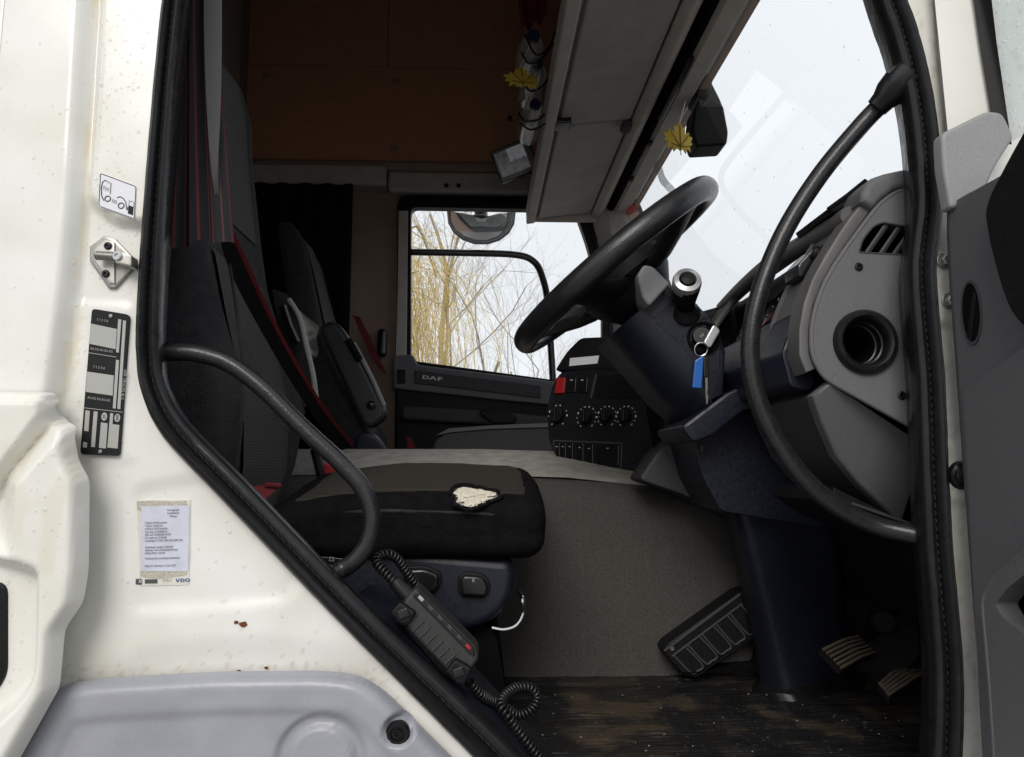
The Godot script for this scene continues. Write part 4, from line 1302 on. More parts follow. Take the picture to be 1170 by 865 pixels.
	# round duct opening with a thick rubber collar
	put("duct_collar", Geo.new().lathe(PackedVector2Array([Vector2(0.047, -0.002), Vector2(0.0465, 0.006), Vector2(0.043, 0.0105), Vector2(0.038, 0.011), Vector2(0.034, 0.008), Vector2(0.032, 0.001), Vector2(0.032, -0.010), Vector2(0.030, -0.011), Vector2(0.030, -0.024), Vector2(0.028, -0.025), Vector2(0.028, -0.085)]), hc, Vector3(0, 0, 1), 40), M.rubber, ep)
	for q in [Vector3(0.546, 2.0465, -0.07), Vector3(0.5979, 1.859, -0.07)]:
		screw(q, Vector3(0, 0, 1), 0.0062, M.gloss_black, ep)
	# top corner air slot behind the end pad
	put("top_vent", Geo.new().extrude(PackedVector2Array([Vector2(0.5343, 2.1445), Vector2(0.5306, 2.1528), Vector2(0.5706, 2.1787), Vector2(0.594, 2.2002), Vector2(0.5991, 2.1932), Vector2(0.5923, 2.1705), Vector2(0.5694, 2.1562)]), -0.25, -0.12, 0.004), M.black, t)
	put("top_vent_blade", Geo.new().tube(PackedVector3Array([Vector3(0.5278, 2.15, -0.118), Vector3(0.559, 2.1727, -0.118), Vector3(0.5891, 2.1969, -0.118)]), 0.003, 6), M.gloss_black, t)
	# fascia to the driver: near stretch, then the instrument opening, then the rest
	var prof := PackedVector3Array([Vector3(0.5536, 2.1331, -0.1), Vector3(0.5333, 2.1043, -0.1), Vector3(0.5117, 2.0717, -0.1), Vector3(0.4914, 2.0367, -0.1), Vector3(0.4764, 1.9994, -0.1), Vector3(0.4683, 1.9652, -0.1)])
	var band := func(z0: float, z1: float, push: float, lo: int, hi: int, steps: int) -> Geo:
		var rows := []
		for k in steps + 1:
			var row := PackedVector3Array()
			for i in range(lo, hi):
				row.push_back(Vector3(prof[i].x + push, prof[i].y, lerpf(z0, z1, float(k) / steps)))
			rows.push_back(row)
		return Geo.new().loft(rows)
	put("fascia", band.call(-0.10, -0.205, 0.0, 0, 6, 2), M.fascia, t)
	put("fascia", band.call(-0.66, -0.74, 0.0, 0, 6, 2), M.fascia, t)
	put("instrument_back", band.call(-0.19, -0.68, 0.06, 0, 6, 2), M.void, t)
	put("instrument_hood", Geo.new().tube(curve3(PackedVector3Array([Vector3(prof[0].x, prof[0].y, -0.10), Vector3(prof[0].x - 0.002, prof[0].y + 0.006, -0.25), Vector3(prof[0].x - 0.004, prof[0].y + 0.012, -0.42), Vector3(prof[0].x, prof[0].y + 0.006, -0.60), Vector3(prof[0].x + 0.01, prof[0].y, -0.75)]), 6), 0.016, 10), M.fascia, t)
	# rim of the instrument opening
	var rim := PackedVector3Array()
	for q in [[0, -0.24], [1, -0.212], [2, -0.206], [3, -0.206], [4, -0.215], [5, -0.24], [5, -0.42], [5, -0.62], [3, -0.66], [1, -0.65], [0, -0.60], [0, -0.42]]:
		rim.push_back(Vector3(prof[q[0]].x + 0.004, prof[q[0]].y, q[1]))
	put("instrument_rim", Geo.new().tube(curve3(rim, 5, true), 0.008, 8, true), M.fascia, t)
	var fn := Vector3(-(prof[1].y - prof[4].y), prof[1].x - prof[4].x, 0).normalized()
	for z in [-0.30, -0.43, -0.56]:
		var c := Vector3((prof[1].x + prof[4].x) / 2 + 0.055, (prof[1].y + prof[4].y) / 2, z)
		var dl := put("dial", Geo.new().lathe(PackedVector2Array([Vector2(0.055, -0.01), Vector2(0.055, 0.004), Vector2(0.051, 0.005), Vector2(0.05, 0.0), Vector2(0.0, 0.0)]), c, fn, 28), M.gloss_black, t)
		var bb := flat_basis(fn, Vector3(0.5, 0.8, 0))
		for k in 11:
			var an := PI * 1.25 - PI * 1.5 * k / 10.0
			put("tick", Geo.new().bx(c + bb * Vector3(cos(an) * 0.042, sin(an) * 0.042, 0.0012), Vector3(0.008, 0.0018, 0.001), bb * Basis(Vector3(0, 0, 1), an), 0.0003), M.print_white, dl)
		put("needle", Geo.new().bx(c + bb * Vector3(-0.014, -0.012, 0.004), Vector3(0.04, 0.0022, 0.0015), bb * Basis(Vector3(0, 0, 1), 0.75), 0.0004), M.red, dl)
	# headlamp switch in a pocket on the near fascia
	var kp := rounded(PackedVector2Array([Vector2(0.4914, 2.047), Vector2(0.4896, 2.0663), Vector2(0.5099, 2.0888), Vector2(0.5326, 2.103), Vector2(0.5347, 2.089), Vector2(0.5198, 2.0666), Vector2(0.5024, 2.0471)]), 0.006)
	var lx := Transform3D(Basis.IDENTITY, Vector3(-0.006, 0, 0))
	var kn := put("lamp_switch", Geo.new().extrude(kp, -0.19, -0.135, 0.003, 2, lx), M.gloss_black, t)
	put("switch_knob", Geo.new().lathe(PackedVector2Array([Vector2(0.014, -0.01), Vector2(0.014, 0.006), Vector2(0.012, 0.010), Vector2(0, 0.010)]), Vector3(0.5165, 2.0833, -0.14), fn, 18), M.black, kn)
	# lower switch block left of the strip
	var sw := put("switch_block", Geo.new().extrude(rounded(PackedVector2Array([Vector2(0.4739, 1.9931), Vector2(0.4889, 1.9986), Vector2(0.4845, 1.9638), Vector2(0.4851, 1.9187), Vector2(0.4994, 1.8845), Vector2(0.4867, 1.8701), Vector2(0.458, 1.8765), Vector2(0.4469, 1.9264)]), 0.008), -0.50, -0.12, 0.008), M.navy, t)
	var sn := Vector3(-0.93, 0.36, 0)
	var sbb := flat_basis(sn)
	for k in 4:
		for r in 2:
			var c := Vector3(0.4744, 1.9599, -0.19) + Vector3(0.004 + 0.010 * r, 0.016 - 0.034 * r, -0.028 * k)
			put("rocker_switch", Geo.new().rbox(c, Vector3(0.024, 0.028, 0.014), 0.003, 1, sbb), M.gloss_black if r == 0 else M.black, sw)
	# side of the knee panel, its dark flank and the louvres beneath
	put("knee_side", Geo.new().extrude(PackedVector2Array([Vector2(0.4971, 1.8792), Vector2(0.6574, 1.7896), Vector2(0.649, 1.6695), Vector2(0.6143, 1.6962), Vector2(0.5675, 1.7328), Vector2(0.5245, 1.7746), Vector2(0.493, 1.8228), Vector2(0.4732, 1.859)]), -0.10, -0.075, 0.004).bend(func(v: Vector3) -> Vector3: return v + Vector3(0, 0, -0.55 * maxf(0.0, 1.868 - v.y))), M.grey, t)
	var edge := PackedVector3Array([Vector3(0.5064, 1.8807, -0.098), Vector3(0.4834, 1.8613, -0.098), Vector3(0.5035, 1.8244, -0.098), Vector3(0.5358, 1.7751, -0.098), Vector3(0.5797, 1.7325, -0.098), Vector3(0.6275, 1.6951, -0.098), Vector3(0.6629, 1.6677, -0.098)])
	var fl := []
	for z in [0.0, -0.06, -0.16, -0.26]:
		var row := PackedVector3Array()
		for q in edge:
			row.push_back(q + Vector3(0, 0, z - 0.55 * maxf(0.0, 1.868 - q.y)))
		fl.push_back(row)
	put("knee_flank", Geo.new().loft(fl), M.grey_dark, t)
	var lv := put("louvre_block", Geo.new().extrude(PackedVector2Array([Vector2(0.513, 1.7297), Vector2(0.5547, 1.7095), Vector2(0.6721, 1.6514), Vector2(0.6709, 1.634), Vector2(0.6227, 1.6516), Vector2(0.5531, 1.6793), Vector2(0.5093, 1.7095)]), -0.34, -0.115, 0.004), M.black, t)
	for k in 4:
		put("louvre", Geo.new().tube(PackedVector3Array([Vector3(0.5354, 1.7097, -0.11) + Vector3(0, -0.004 - 0.0075 * k, 0.002), Vector3(0.647, 1.6694, -0.11) + Vector3(0, -0.002 - 0.0075 * k, 0.002)]), 0.0022, 6), M.grey_dark, lv)
	# dark space over the pedals
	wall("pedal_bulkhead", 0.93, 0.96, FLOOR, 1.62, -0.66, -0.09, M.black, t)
	# tunnel side trim right of the centre console
	put("tunnel_trim", Geo.new().extrude(rounded(PackedVector2Array([Vector2(0.3267, 1.7356), Vector2(0.3683, 1.7953), Vector2(0.4398, 1.8448), Vector2(0.6542, 1.8453), Vector2(0.6435, 1.6061), Vector2(0.4934, 1.6672), Vector2(0.4175, 1.7049)]), 0.012), -0.72, -0.60, 0.008), M.grey_dark, t)

	# centre console turned to the driver
	var cx := Transform3D(flat_basis(Vector3(-0.57, 0.10, 0.82)), Vector3(0.3117, 1.9096, -0.95))
	var cc := put("centre_console", Geo.new().extrude(rounded(PackedVector2Array([Vector2(-0.1326, 0.1103), Vector2(-0.1581, 0.0833), Vector2(-0.1735, 0.0124), Vector2(-0.1603, -0.0867), Vector2(-0.1209, -0.14), Vector2(0.0292, -0.1604), Vector2(0.1777, -0.1437), Vector2(0.2526, -0.0364), Vector2(0.2521, 0.0804), Vector2(0.1169, 0.1193), Vector2(-0.0807, 0.1303)]), 0.02), -0.10, 0.0, 0.012, 3, cx), M.navy, t)
	put("console_face", Geo.new().extrude(rounded(PackedVector2Array([Vector2(-0.1109, 0.0992), Vector2(-0.1415, 0.0726), Vector2(-0.157, 0.007), Vector2(-0.1418, -0.087), Vector2(-0.1111, -0.1287), Vector2(0.0288, -0.1452), Vector2(0.1665, -0.129), Vector2(0.2311, -0.0356), Vector2(0.2305, 0.0711), Vector2(0.1172, 0.1035), Vector2(-0.0594, 0.1145)]), 0.016), -0.01, 0.003, 0.002, 2, cx), M.black, cc)
	put("console_back", Geo.new().extrude(rounded(PackedVector2Array([Vector2(-0.1007, 0.108), Vector2(-0.1312, 0.0815), Vector2(-0.1439, 0.0111), Vector2(-0.1339, -0.0872), Vector2(-0.0951, -0.1402), Vector2(0.0292, -0.1604), Vector2(0.1777, -0.1437), Vector2(0.2526, -0.0364), Vector2(0.2521, 0.0804), Vector2(0.1165, 0.1419), Vector2(-0.0817, 0.1542)]), 0.02), -0.34, -0.09, 0.01, 2, cx), M.black, t)
	put("upper_tray", Geo.new().extrude(rounded(PackedVector2Array([Vector2(-0.1487, 0.1115), Vector2(-0.1136, 0.1617), Vector2(-0.073, 0.1965), Vector2(0.0679, 0.1875), Vector2(0.1853, 0.1582), Vector2(0.186, 0.0961), Vector2(0.0215, 0.0992)]), 0.012), -0.22, 0.006, 0.01, 2, cx), M.black, cc)
	put("paper_label", Geo.new().extrude(PackedVector2Array([Vector2(-0.0995, 0.1413), Vector2(-0.0146, 0.1415), Vector2(-0.0189, 0.1208), Vector2(-0.1012, 0.12)]), 0.004, 0.0085, 0.0, 1, cx), M.white, cc)
	put("hazard_button", Geo.new().extrude(rounded(PackedVector2Array([Vector2(-0.137, 0.0915), Vector2(-0.1104, 0.0897), Vector2(-0.1138, 0.0473), Vector2(-0.143, 0.0489)]), 0.004), 0.002, 0.009, 0.002, 2, cx), M.red, cc)
	for q in [PackedVector2Array([Vector2(-0.1052, 0.0893), Vector2(-0.079, 0.0876), Vector2(-0.0799, 0.0477), Vector2(-0.1086, 0.0494)]), PackedVector2Array([Vector2(-0.0738, 0.0872), Vector2(-0.0455, 0.0853), Vector2(-0.0466, 0.0459), Vector2(-0.0748, 0.0475)])]:
		var b := put("push_switch", Geo.new().extrude(rounded(q, 0.003), 0.002, 0.008, 0.002, 2, cx), M.gloss_black, cc)
		put("mark", Geo.new().extrude(rect2(q[0].x + 0.013, q[0].y - 0.008, 0.008, 0.003), 0.0082, 0.009, 0.0, 1, cx), M.print_grey, b)
	put("slot_rim", Geo.new().tube(PackedVector3Array([cx * Vector3(Vector2(-0.036, 0.0314).x, Vector2(-0.036, 0.0314).y, 0.004), cx * Vector3(Vector2(-0.023, 0.0931).x, Vector2(-0.023, 0.0931).y, 0.004)]), 0.003, 6), M.grey_dark, cc)
	put("radio_slot", Geo.new().extrude(rounded(PackedVector2Array([Vector2(-0.0178, 0.0881), Vector2(0.1292, 0.087), Vector2(0.1303, 0.0205), Vector2(-0.0258, 0.0286)]), 0.004), 0.003, 0.0045, 0.001, 1, cx), M.gloss_black, cc)
	# rotary controls with printed scales
	var knobs := [[Vector2(-0.1322, -0.0106), 0.030, 0.020], [Vector2(-0.0467, -0.0185), 0.030, 0.017], [Vector2(0.0104, -0.0185), 0.028, 0.016], [Vector2(0.0635, -0.0206), 0.028, 0.016]]
	for i in 4:
		var kc: Vector2 = knobs[i][0]
		var kr: float = knobs[i][2]
		var kb := put("rotary_knob", Geo.new().lathe(PackedVector2Array([Vector2(kr, 0.002), Vector2(kr * 0.95, 0.016), Vector2(kr * 0.8, 0.019), Vector2(0, 0.019)]), cx * Vector3(kc.x, kc.y, 0.0), cx.basis.z, 22), M.black, cc)
		put("grip", Geo.new().rbox(cx * Vector3(kc.x, kc.y, 0.021), Vector3(0.007, kr * 1.8, 0.010), 0.002, 1, cx.basis), M.gloss_black, kb)
		for k in 12:
			var an := PI * 1.3 - PI * 1.6 * k / 11.0
			if i == 0 and (k % 3 == 1):
				continue
			var rr: float = knobs[i][1]
			put("scale_mark", Geo.new().bx(cx * Vector3(kc.x + cos(an) * rr * 0.92, kc.y + sin(an) * rr * 0.92, 0.0035), Vector3(0.0035 if k % 2 == 0 else 0.0055, 0.0028, 0.001), cx.basis * Basis(Vector3(0, 0, 1), an + PI / 2 * float(k % 2)), 0.0003), M.print_grey if k % 3 else M.print_white, kb)
	# lower switch rows
	for q in [PackedVector2Array([Vector2(-0.1367, -0.0825), Vector2(-0.121, -0.0828), Vector2(-0.1187, -0.1309), Vector2(-0.1294, -0.1263)]), PackedVector2Array([Vector2(-0.1184, -0.0829), Vector2(-0.1028, -0.0832), Vector2(-0.1006, -0.1333), Vector2(-0.1162, -0.131)]), PackedVector2Array([Vector2(-0.1002, -0.0833), Vector2(-0.0821, -0.0859), Vector2(-0.08, -0.1357), Vector2(-0.098, -0.1334)]), PackedVector2Array([Vector2(-0.0719, -0.0861), Vector2(-0.0517, -0.0865), Vector2(-0.0497, -0.1382), Vector2(-0.0699, -0.1358)]), PackedVector2Array([Vector2(-0.0466, -0.0889), Vector2(-0.0241, -0.0893), Vector2(-0.0223, -0.1406), Vector2(-0.0447, -0.1382)]), PackedVector2Array([Vector2(-0.0143, -0.0895), Vector2(0.0487, -0.0929), Vector2(0.0478, -0.1453), Vector2(-0.0125, -0.1406)])]:
		var b := put("push_switch", Geo.new().extrude(rounded(q, 0.003), 0.002, 0.007, 0.002, 2, cx), M.gloss_black, cc)
		put("mark", Geo.new().extrude(rect2((q[0].x + q[1].x) / 2, q[0].y - 0.011, 0.006, 0.002), 0.0072, 0.008, 0.0, 1, cx), M.print_grey, b)
	var slots := rounded(PackedVector2Array([Vector2(-0.145, -0.0754), Vector2(0.0557, -0.0865), Vector2(0.055, -0.1518), Vector2(-0.121, -0.1377)]), 0.006)
	put("switch_frame", Geo.new().frame(slots, Geo.inset(slots, -0.003), 0.0, 0.0045, cx), M.grey_dark, cc)

# ---------------------------------------------------------------- steering column, key, pedals
func build_column() -> void:
	var t := thing("steering_column", "navy steering column cover with ignition lock above the pedals", "steering column", Vector3(0.5, FLOOR, -0.46))
	var tops := PackedVector3Array([Vector3(0.3379, 2.0952, -0.36), Vector3(0.3916, 2.0567, -0.36), Vector3(0.4242, 2.0213, -0.36), Vector3(0.4402, 1.97, -0.36), Vector3(0.4327, 1.8904, -0.36)])
	var edges := PackedVector3Array([Vector3(0.2893, 2.0435, -0.348), Vector3(0.3125, 2.0181, -0.348), Vector3(0.3557, 1.9754, -0.348), Vector3(0.3983, 1.9172, -0.348), Vector3(0.4081, 1.8797, -0.348)])
	var unders := PackedVector3Array([Vector3(0.2337, 2.0, -0.45), Vector3(0.2867, 1.9427, -0.45), Vector3(0.336, 1.8841, -0.45), Vector3(0.3869, 1.8392, -0.45), Vector3(0.4138, 1.8392, -0.45)])
	var sh := []
	for i in 5:
		var row := PackedVector3Array()
		row.push_back(Vector3(tops[i].x, tops[i].y, -0.53))
		row.push_back(Vector3(tops[i].x, tops[i].y, -0.372))
		row.push_back(tops[i].lerp(edges[i], 0.06) + Vector3(0, 0, 0.004))
		row.push_back(tops[i].lerp(edges[i], 0.22) + Vector3(0, 0, 0.0085))
		for k in 9:
			var th := PI / 2 * k / 8.0
			var q := edges[i].lerp(unders[i], sin(th))
			q.z = -0.348 - 0.102 * (1.0 - cos(th))
			row.push_back(q)
		row.push_back(Vector3(unders[i].x, unders[i].y, -0.54))
		sh.push_back(row)
	put("shroud", Geo.new().loft(sh, true, true), M.navy, t, 50.0)
	for q in [PackedVector2Array([Vector2(0.2895, 2.0437), Vector2(0.33, 2.0762), Vector2(0.3487, 2.0587), Vector2(0.3065, 2.0214)]), PackedVector2Array([Vector2(0.3096, 2.0183), Vector2(0.3518, 2.0555), Vector2(0.3819, 2.0493), Vector2(0.402, 2.0286), Vector2(0.3514, 1.9803)]), PackedVector2Array([Vector2(0.356, 1.9772), Vector2(0.405, 2.0238), Vector2(0.4219, 2.0031), Vector2(0.4273, 1.9745), Vector2(0.4245, 1.9364), Vector2(0.3986, 1.9174)])]:
		put("cover_plate", Geo.new().extrude(rounded(q, 0.003), -0.352, -0.3475, 0.0012, 1), M.navy, t)
	put("column_collar", Geo.new().extrude(rounded(PackedVector2Array([Vector2(0.3518, 1.8305), Vector2(0.4294, 1.8872), Vector2(0.4683, 1.9064), Vector2(0.4922, 1.8654), Vector2(0.4634, 1.859), Vector2(0.4081, 1.815), Vector2(0.3731, 1.8025)]), 0.01), -0.55, -0.345, 0.012, 2), M.navy, t)
	put("knee_cover", Geo.new().extrude(rounded(PackedVector2Array([Vector2(0.3913, 1.8181), Vector2(0.4276, 1.8181), Vector2(0.4857, 1.8675), Vector2(0.5254, 1.861), Vector2(0.581, 1.7988), Vector2(0.6282, 1.7419), Vector2(0.7072, 1.6661), Vector2(0.7307, 1.6436), Vector2(0.6155, 1.6503), Vector2(0.4428, 1.6794), Vector2(0.4104, 1.7419)]), 0.012), -0.66, -0.425, 0.014, 3), M.navy, t)
	put("cover_clip", Geo.new().rbox(Vector3(0.4089, 1.7952, -0.42), Vector3(0.008, 0.016, 0.008), 0.003, 2), M.grey_dark, t)
	# the leg down to the floor
	var rows := []
	var top := [Vector3(Vector3(0.5002, 1.6861, -0.62).x, 1.675, -0.62), Vector3(Vector3(0.4806, 1.6837, -0.47).x, 1.675, -0.47), Vector3(Vector3(0.6777, 1.668, -0.45).x, 1.675, -0.45), Vector3(Vector3(0.6777, 1.668, -0.45).x + 0.04, 1.675, -0.64)]
	var bot := [Vector3(0.5566, 1.32, -0.5742), Vector3(0.5887, 1.32, -0.5133), Vector3(0.7543, 1.32, -0.598), Vector3(0.7543, 1.32, -0.598) + Vector3(0.05, 0, -0.14)]
	for k in 9:
		var f := k / 8.0
		var flare := 0.012 * pow(f, 6.0)
		var q := PackedVector2Array()
		for i in 4:
			var p: Vector3 = top[i].lerp(bot[i], f)
			q.push_back(Vector2(p.x, p.z))
		var row := PackedVector3Array()
		for p in Geo.inset(rounded(q, 0.03, 4), -flare if not Geometry2D.is_polygon_clockwise(q) else flare):
			row.push_back(Vector3(p.x, lerpf(1.675, FLOOR + 0.006, f), p.y))
		rows.push_back(row)
	put("column_leg", Geo.new().loft(rows, true, true), M.navy, t, 50.0)
	var ring := []
	for s in [[0.0, 0.022], [0.010, 0.022], [0.016, 0.014], [0.022, 0.012], [0.026, 0.0]]:
		var q := PackedVector2Array()
		for i in 4:
			q.push_back(Vector2(bot[i].x, bot[i].z))
		var row := PackedVector3Array()
		for p in Geo.inset(rounded(q, 0.03, 4), -s[0] if not Geometry2D.is_polygon_clockwise(q) else s[0]):
			row.push_back(Vector3(p.x, FLOOR + s[1], p.y))
		ring.push_back(row)
	put("floor_flange", Geo.new().loft(ring, true), M.rubber, t, 50.0)
	# ignition lock
	var ic := Vector3(0.3964, 1.9895, -0.345)
	put("lock_recess", Geo.new().lathe(PackedVector2Array([Vector2(0.030, -0.004), Vector2(0.030, 0.0015), Vector2(0.0275, 0.003), Vector2(0.0245, 0.001), Vector2(0.0235, -0.001), Vector2(0.0, -0.001)]), ic, Vector3(-0.1, 0.1, 1), 30), M.void, t)
	put("lock_barrel", Geo.new().lathe(PackedVector2Array([Vector2(0.0175, -0.002), Vector2(0.0175, 0.004), Vector2(0.0155, 0.007), Vector2(0.0, 0.007)]), ic + Vector3(-0.004, 0.002, 0), Vector3(-0.1, 0.1, 1), 26), M.gloss_black, t)
	lettering("lettering", "oo", 0.006, ic + Vector3(-0.006, 0.003, 0.0085), Basis(Vector3(0, 0, 1), 0.8), M.print_grey, t, 1.0, 0.0004)
	# gear lever on the column: fat dark grip with a silver head
	var gl := []
	var a := Vector3(0.3701, 2.0478, -0.365)
	var b := Vector3(0.3569, 2.0803, -0.3)
	var gp := curve3(PackedVector3Array([a, a.lerp(b, 0.35) + Vector3(-0.002, -0.004, 0), b.lerp(a, 0.25), b]), 5)
	var rad := []
	for i in gp.size():
		var f := float(i) / (gp.size() - 1)
		rad.push_back(0.0175 + 0.0075 * smoothstep(0.1, 0.9, f) - 0.002 * smoothstep(0.92, 1.0, f))
	var gear := put("gear_lever", Geo.new().tube(gp, rad, 18), M.black, t, 60.0)
	var ax := (b - a).normalized()
	put("lever_head", Geo.new().lathe(PackedVector2Array([Vector2(0.0245, -0.014), Vector2(0.0255, 0.0), Vector2(0.0235, 0.007), Vector2(0.0155, 0.0095), Vector2(0.0138, 0.004)]), b, ax.lerp(Vector3(0, 0.2, 1), 0.5), 26), M.silver, gear, 50.0)
	put("lever_button", Geo.new().lathe(PackedVector2Array([Vector2(0.0137, 0.002), Vector2(0.0133, 0.0095), Vector2(0.011, 0.0115), Vector2(0, 0.012)]), b, ax.lerp(Vector3(0, 0.2, 1), 0.5), 20), M.black, gear, 50.0)
	put("lever_boot", Geo.new().lathe(PackedVector2Array([Vector2(0.027, -0.004), Vector2(0.026, 0.004), Vector2(0.019, 0.010), Vector2(0.016, 0.02)]), Vector3(0.3664, 2.0369, -0.352), ax, 22), M.black, gear, 50.0)
	# bright corner of the switch housing under the wheel
	put("switch_housing", Geo.new().extrude(rounded(PackedVector2Array([Vector2(0.2726, 2.0959), Vector2(0.2854, 2.115), Vector2(0.3009, 2.112), Vector2(0.3313, 2.0807), Vector2(0.2931, 2.0395), Vector2(0.2811, 2.0551)]), 0.006), -0.40, -0.315, 0.010, 3), M.grey_light, t)
	# key ring hanging from the ignition key
	var k := thing("ignition_key", "ignition key with ring and blue tag in the lock", "key", Vector3(0.3926, 1.9026, -0.33))
	put("key_bow", Geo.new().extrude(rounded(PackedVector2Array([Vector2(0.3903, 1.9765), Vector2(0.4101, 2.0112), Vector2(0.4223, 2.0002), Vector2(0.4024, 1.9672)]), 0.006), -0.334, -0.327, 0.002, 2), M.silver, k)
	var rp := PackedVector3Array()
	var rc := Vector3(0.3856, 1.9657, -0.326)
	for i in 28:
		var an := TAU * i / 28.0
		rp.push_back(rc + Vector3(cos(an) * 0.0115, sin(an) * 0.0115, 0.003 * sin(an * 1.0)))
	put("split_ring", Geo.new().tube(rp, 0.0011, 6, true), M.chrome, k)
	put("blue_tag", Geo.new().extrude(rounded(PackedVector2Array([Vector2(0.3785, 1.9484), Vector2(0.3896, 1.9547), Vector2(0.3893, 1.9454), Vector2(0.3847, 1.8959), Vector2(0.3678, 1.8973), Vector2(0.3738, 1.9453)]), 0.003), -0.331, -0.324, 0.002, 2), M.blue_tag, k)
	put("key_head", Geo.new().extrude(rounded(PackedVector2Array([Vector2(0.3892, 1.9514), Vector2(0.3985, 1.9515), Vector2(0.3974, 1.9158), Vector2(0.3881, 1.9158)]), 0.002), -0.329, -0.323, 0.0015, 2), M.gloss_black, k)
	put("key_blade", Geo.new().extrude(PackedVector2Array([Vector2(0.3911, 1.9176), Vector2(0.3957, 1.9176), Vector2(0.3955, 1.8945), Vector2(0.3941, 1.8898), Vector2(0.396, 1.8806), Vector2(0.3941, 1.8683), Vector2(0.3916, 1.8683), Vector2(0.3909, 1.8868)]), -0.328, -0.325, 0.0004, 1), M.steel, k)
	# pedals
	pedal("brake_pedal", "worn metal-edged brake pedal beside the steering column leg", [Vector3(0.6071, 1.4384, -0.4), Vector3(0.7056, 1.446, -0.47), Vector3(0.7253, 1.4177, -0.44), Vector3(0.6318, 1.4066, -0.375)], Vector3(0.772, 1.4486, -0.52), 6)
	pedal("accelerator_pedal", "ribbed pedal lying low beside the door seal", [Vector3(0.6732, 1.3959, -0.33), Vector3(0.7514, 1.3994, -0.4), Vector3(0.8163, 1.4036, -0.38), Vector3(0.6796, 1.3787, -0.31)], Vector3(0.8848, 1.4124, -0.5), 5)

func pedal(called: String, label: String, c: Array, root: Vector3, ribs: int) -> void:
	var base: Vector3 = (c[0] + c[1] + c[2] + c[3]) / 4.0
	var t := thing(called, label, "pedal", Vector3(base.x, FLOOR, base.z))
	var n: Vector3 = (c[2] - c[0]).cross(c[1] - c[3]).normalized()
	if n.y < 0.0:
		n = -n
	var rows := []
	for k in 7:
		var f := k / 6.0
		var a: Vector3 = c[0].lerp(c[1], f) + n * 0.007 * sin(f * PI)
		var b: Vector3 = c[3].lerp(c[2], f) + n * 0.007 * sin(f * PI)
		rows.push_back(PackedVector3Array([a, a.lerp(b, 0.5) + n * 0.003, b, b - n * 0.012, a - n * 0.012]))
	put("pad", Geo.new().loft(rows, true, true), M.rubber, t)
	for k in ribs:
		var f := (k + 0.5) / ribs
		var a: Vector3 = c[0].lerp(c[3], f)
		var b: Vector3 = c[1].lerp(c[2], f)
		put("rib", Geo.new().tube(PackedVector3Array([a + n * 0.002, a.lerp(b, 0.5) + n * 0.0105, b + n * 0.002]), 0.0028, 6), M.tread, t)
	put("arm", Geo.new().tube(curve3(PackedVector3Array([base - n * 0.01, base.lerp(root, 0.5) + Vector3(0.01, 0.0, -0.02), root, root + Vector3(0.12, 0.10, -0.02), Vector3(0.94, root.y + 0.14, root.z)]), 5), 0.011, 8), M.black, t)
	put("pivot", Geo.new().lathe(PackedVector2Array([Vector2(0.024, -0.03), Vector2(0.024, 0.026), Vector2(0.019, 0.031), Vector2(0, 0.031)]), root + Vector3(0.01, 0.012, 0), Vector3(-0.3, 0.2, 1), 18), M.black, t)

# ---------------------------------------------------------------- steering wheel
func build_wheel() -> void:
	var c := Vector3(0.2527, 2.1377, -0.43)
	var ax := Vector3(0.775, 0.632, 0).normalized()     # up the wheel
	var n := Vector3(-ax.y, ax.x, 0)                      # to the driver
	var zz := Vector3(0, 0, 1)
	var t := thing("steering_wheel", "large black steering wheel tilted over the column", "steering wheel", c)
	var ring := PackedVector3Array()
	var R := 0.221
	for i in 72:
		var an := TAU * i / 72.0
		ring.push_back(c + (ax * cos(an) + zz * sin(an)) * R)
	put("rim", Geo.new().tube(ring, 0.0225, 18, true, false, 0.92, n), M.wheel_skin, t)
	# hub bowl and cover pad
	put("hub", Geo.new().lathe(PackedVector2Array([Vector2(0.035, -0.11), Vector2(0.055, -0.085), Vector2(0.085, -0.045), Vector2(0.095, -0.02), Vector2(0.088, -0.004), Vector2(0.06, 0.003), Vector2(0.0, 0.005)]), c - n * 0.012, n, 32), M.black, t)
	var pad := []
	for s in [[0.10, -0.02], [0.10, 0.0], [0.085, 0.008], [0.0, 0.012]]:
		var row := PackedVector3Array()
		for i in 36:
			var an := TAU * i / 36.0
			var r: float = s[0] * (1.0 + 0.12 * cos(2.0 * an))
			row.push_back(c - n * 0.012 + (zz * cos(an) + ax * sin(an)) * r + n * s[1])
		pad.push_back(row)
	put("cover_pad", Geo.new().loft(pad, true), M.black, t)
	# four spokes dipping from the hub to the rim
	for an in [0.62, PI - 0.62, PI + 0.62, -0.62]:
		var out: Vector3 = zz * cos(an) + ax * sin(an)
		var side: Vector3 = n.cross(out)
		var rows := []
		for q in [[0.07, 0.048, -0.038, 0.020], [0.11, 0.038, -0.036, 0.016], [0.155, 0.034, -0.026, 0.014], [0.19, 0.036, -0.014, 0.013], [0.214, 0.048, -0.005, 0.014]]:
			var row := PackedVector3Array()
			for k in 10:
				var b := TAU * k / 10.0
				row.push_back(c + out * q[0] + side * cos(b) * q[1] + n * (q[2] + sin(b) * q[3]))
			rows.push_back(row)
		put("spoke", Geo.new().loft(rows, true, true), M.black, t, 60.0)

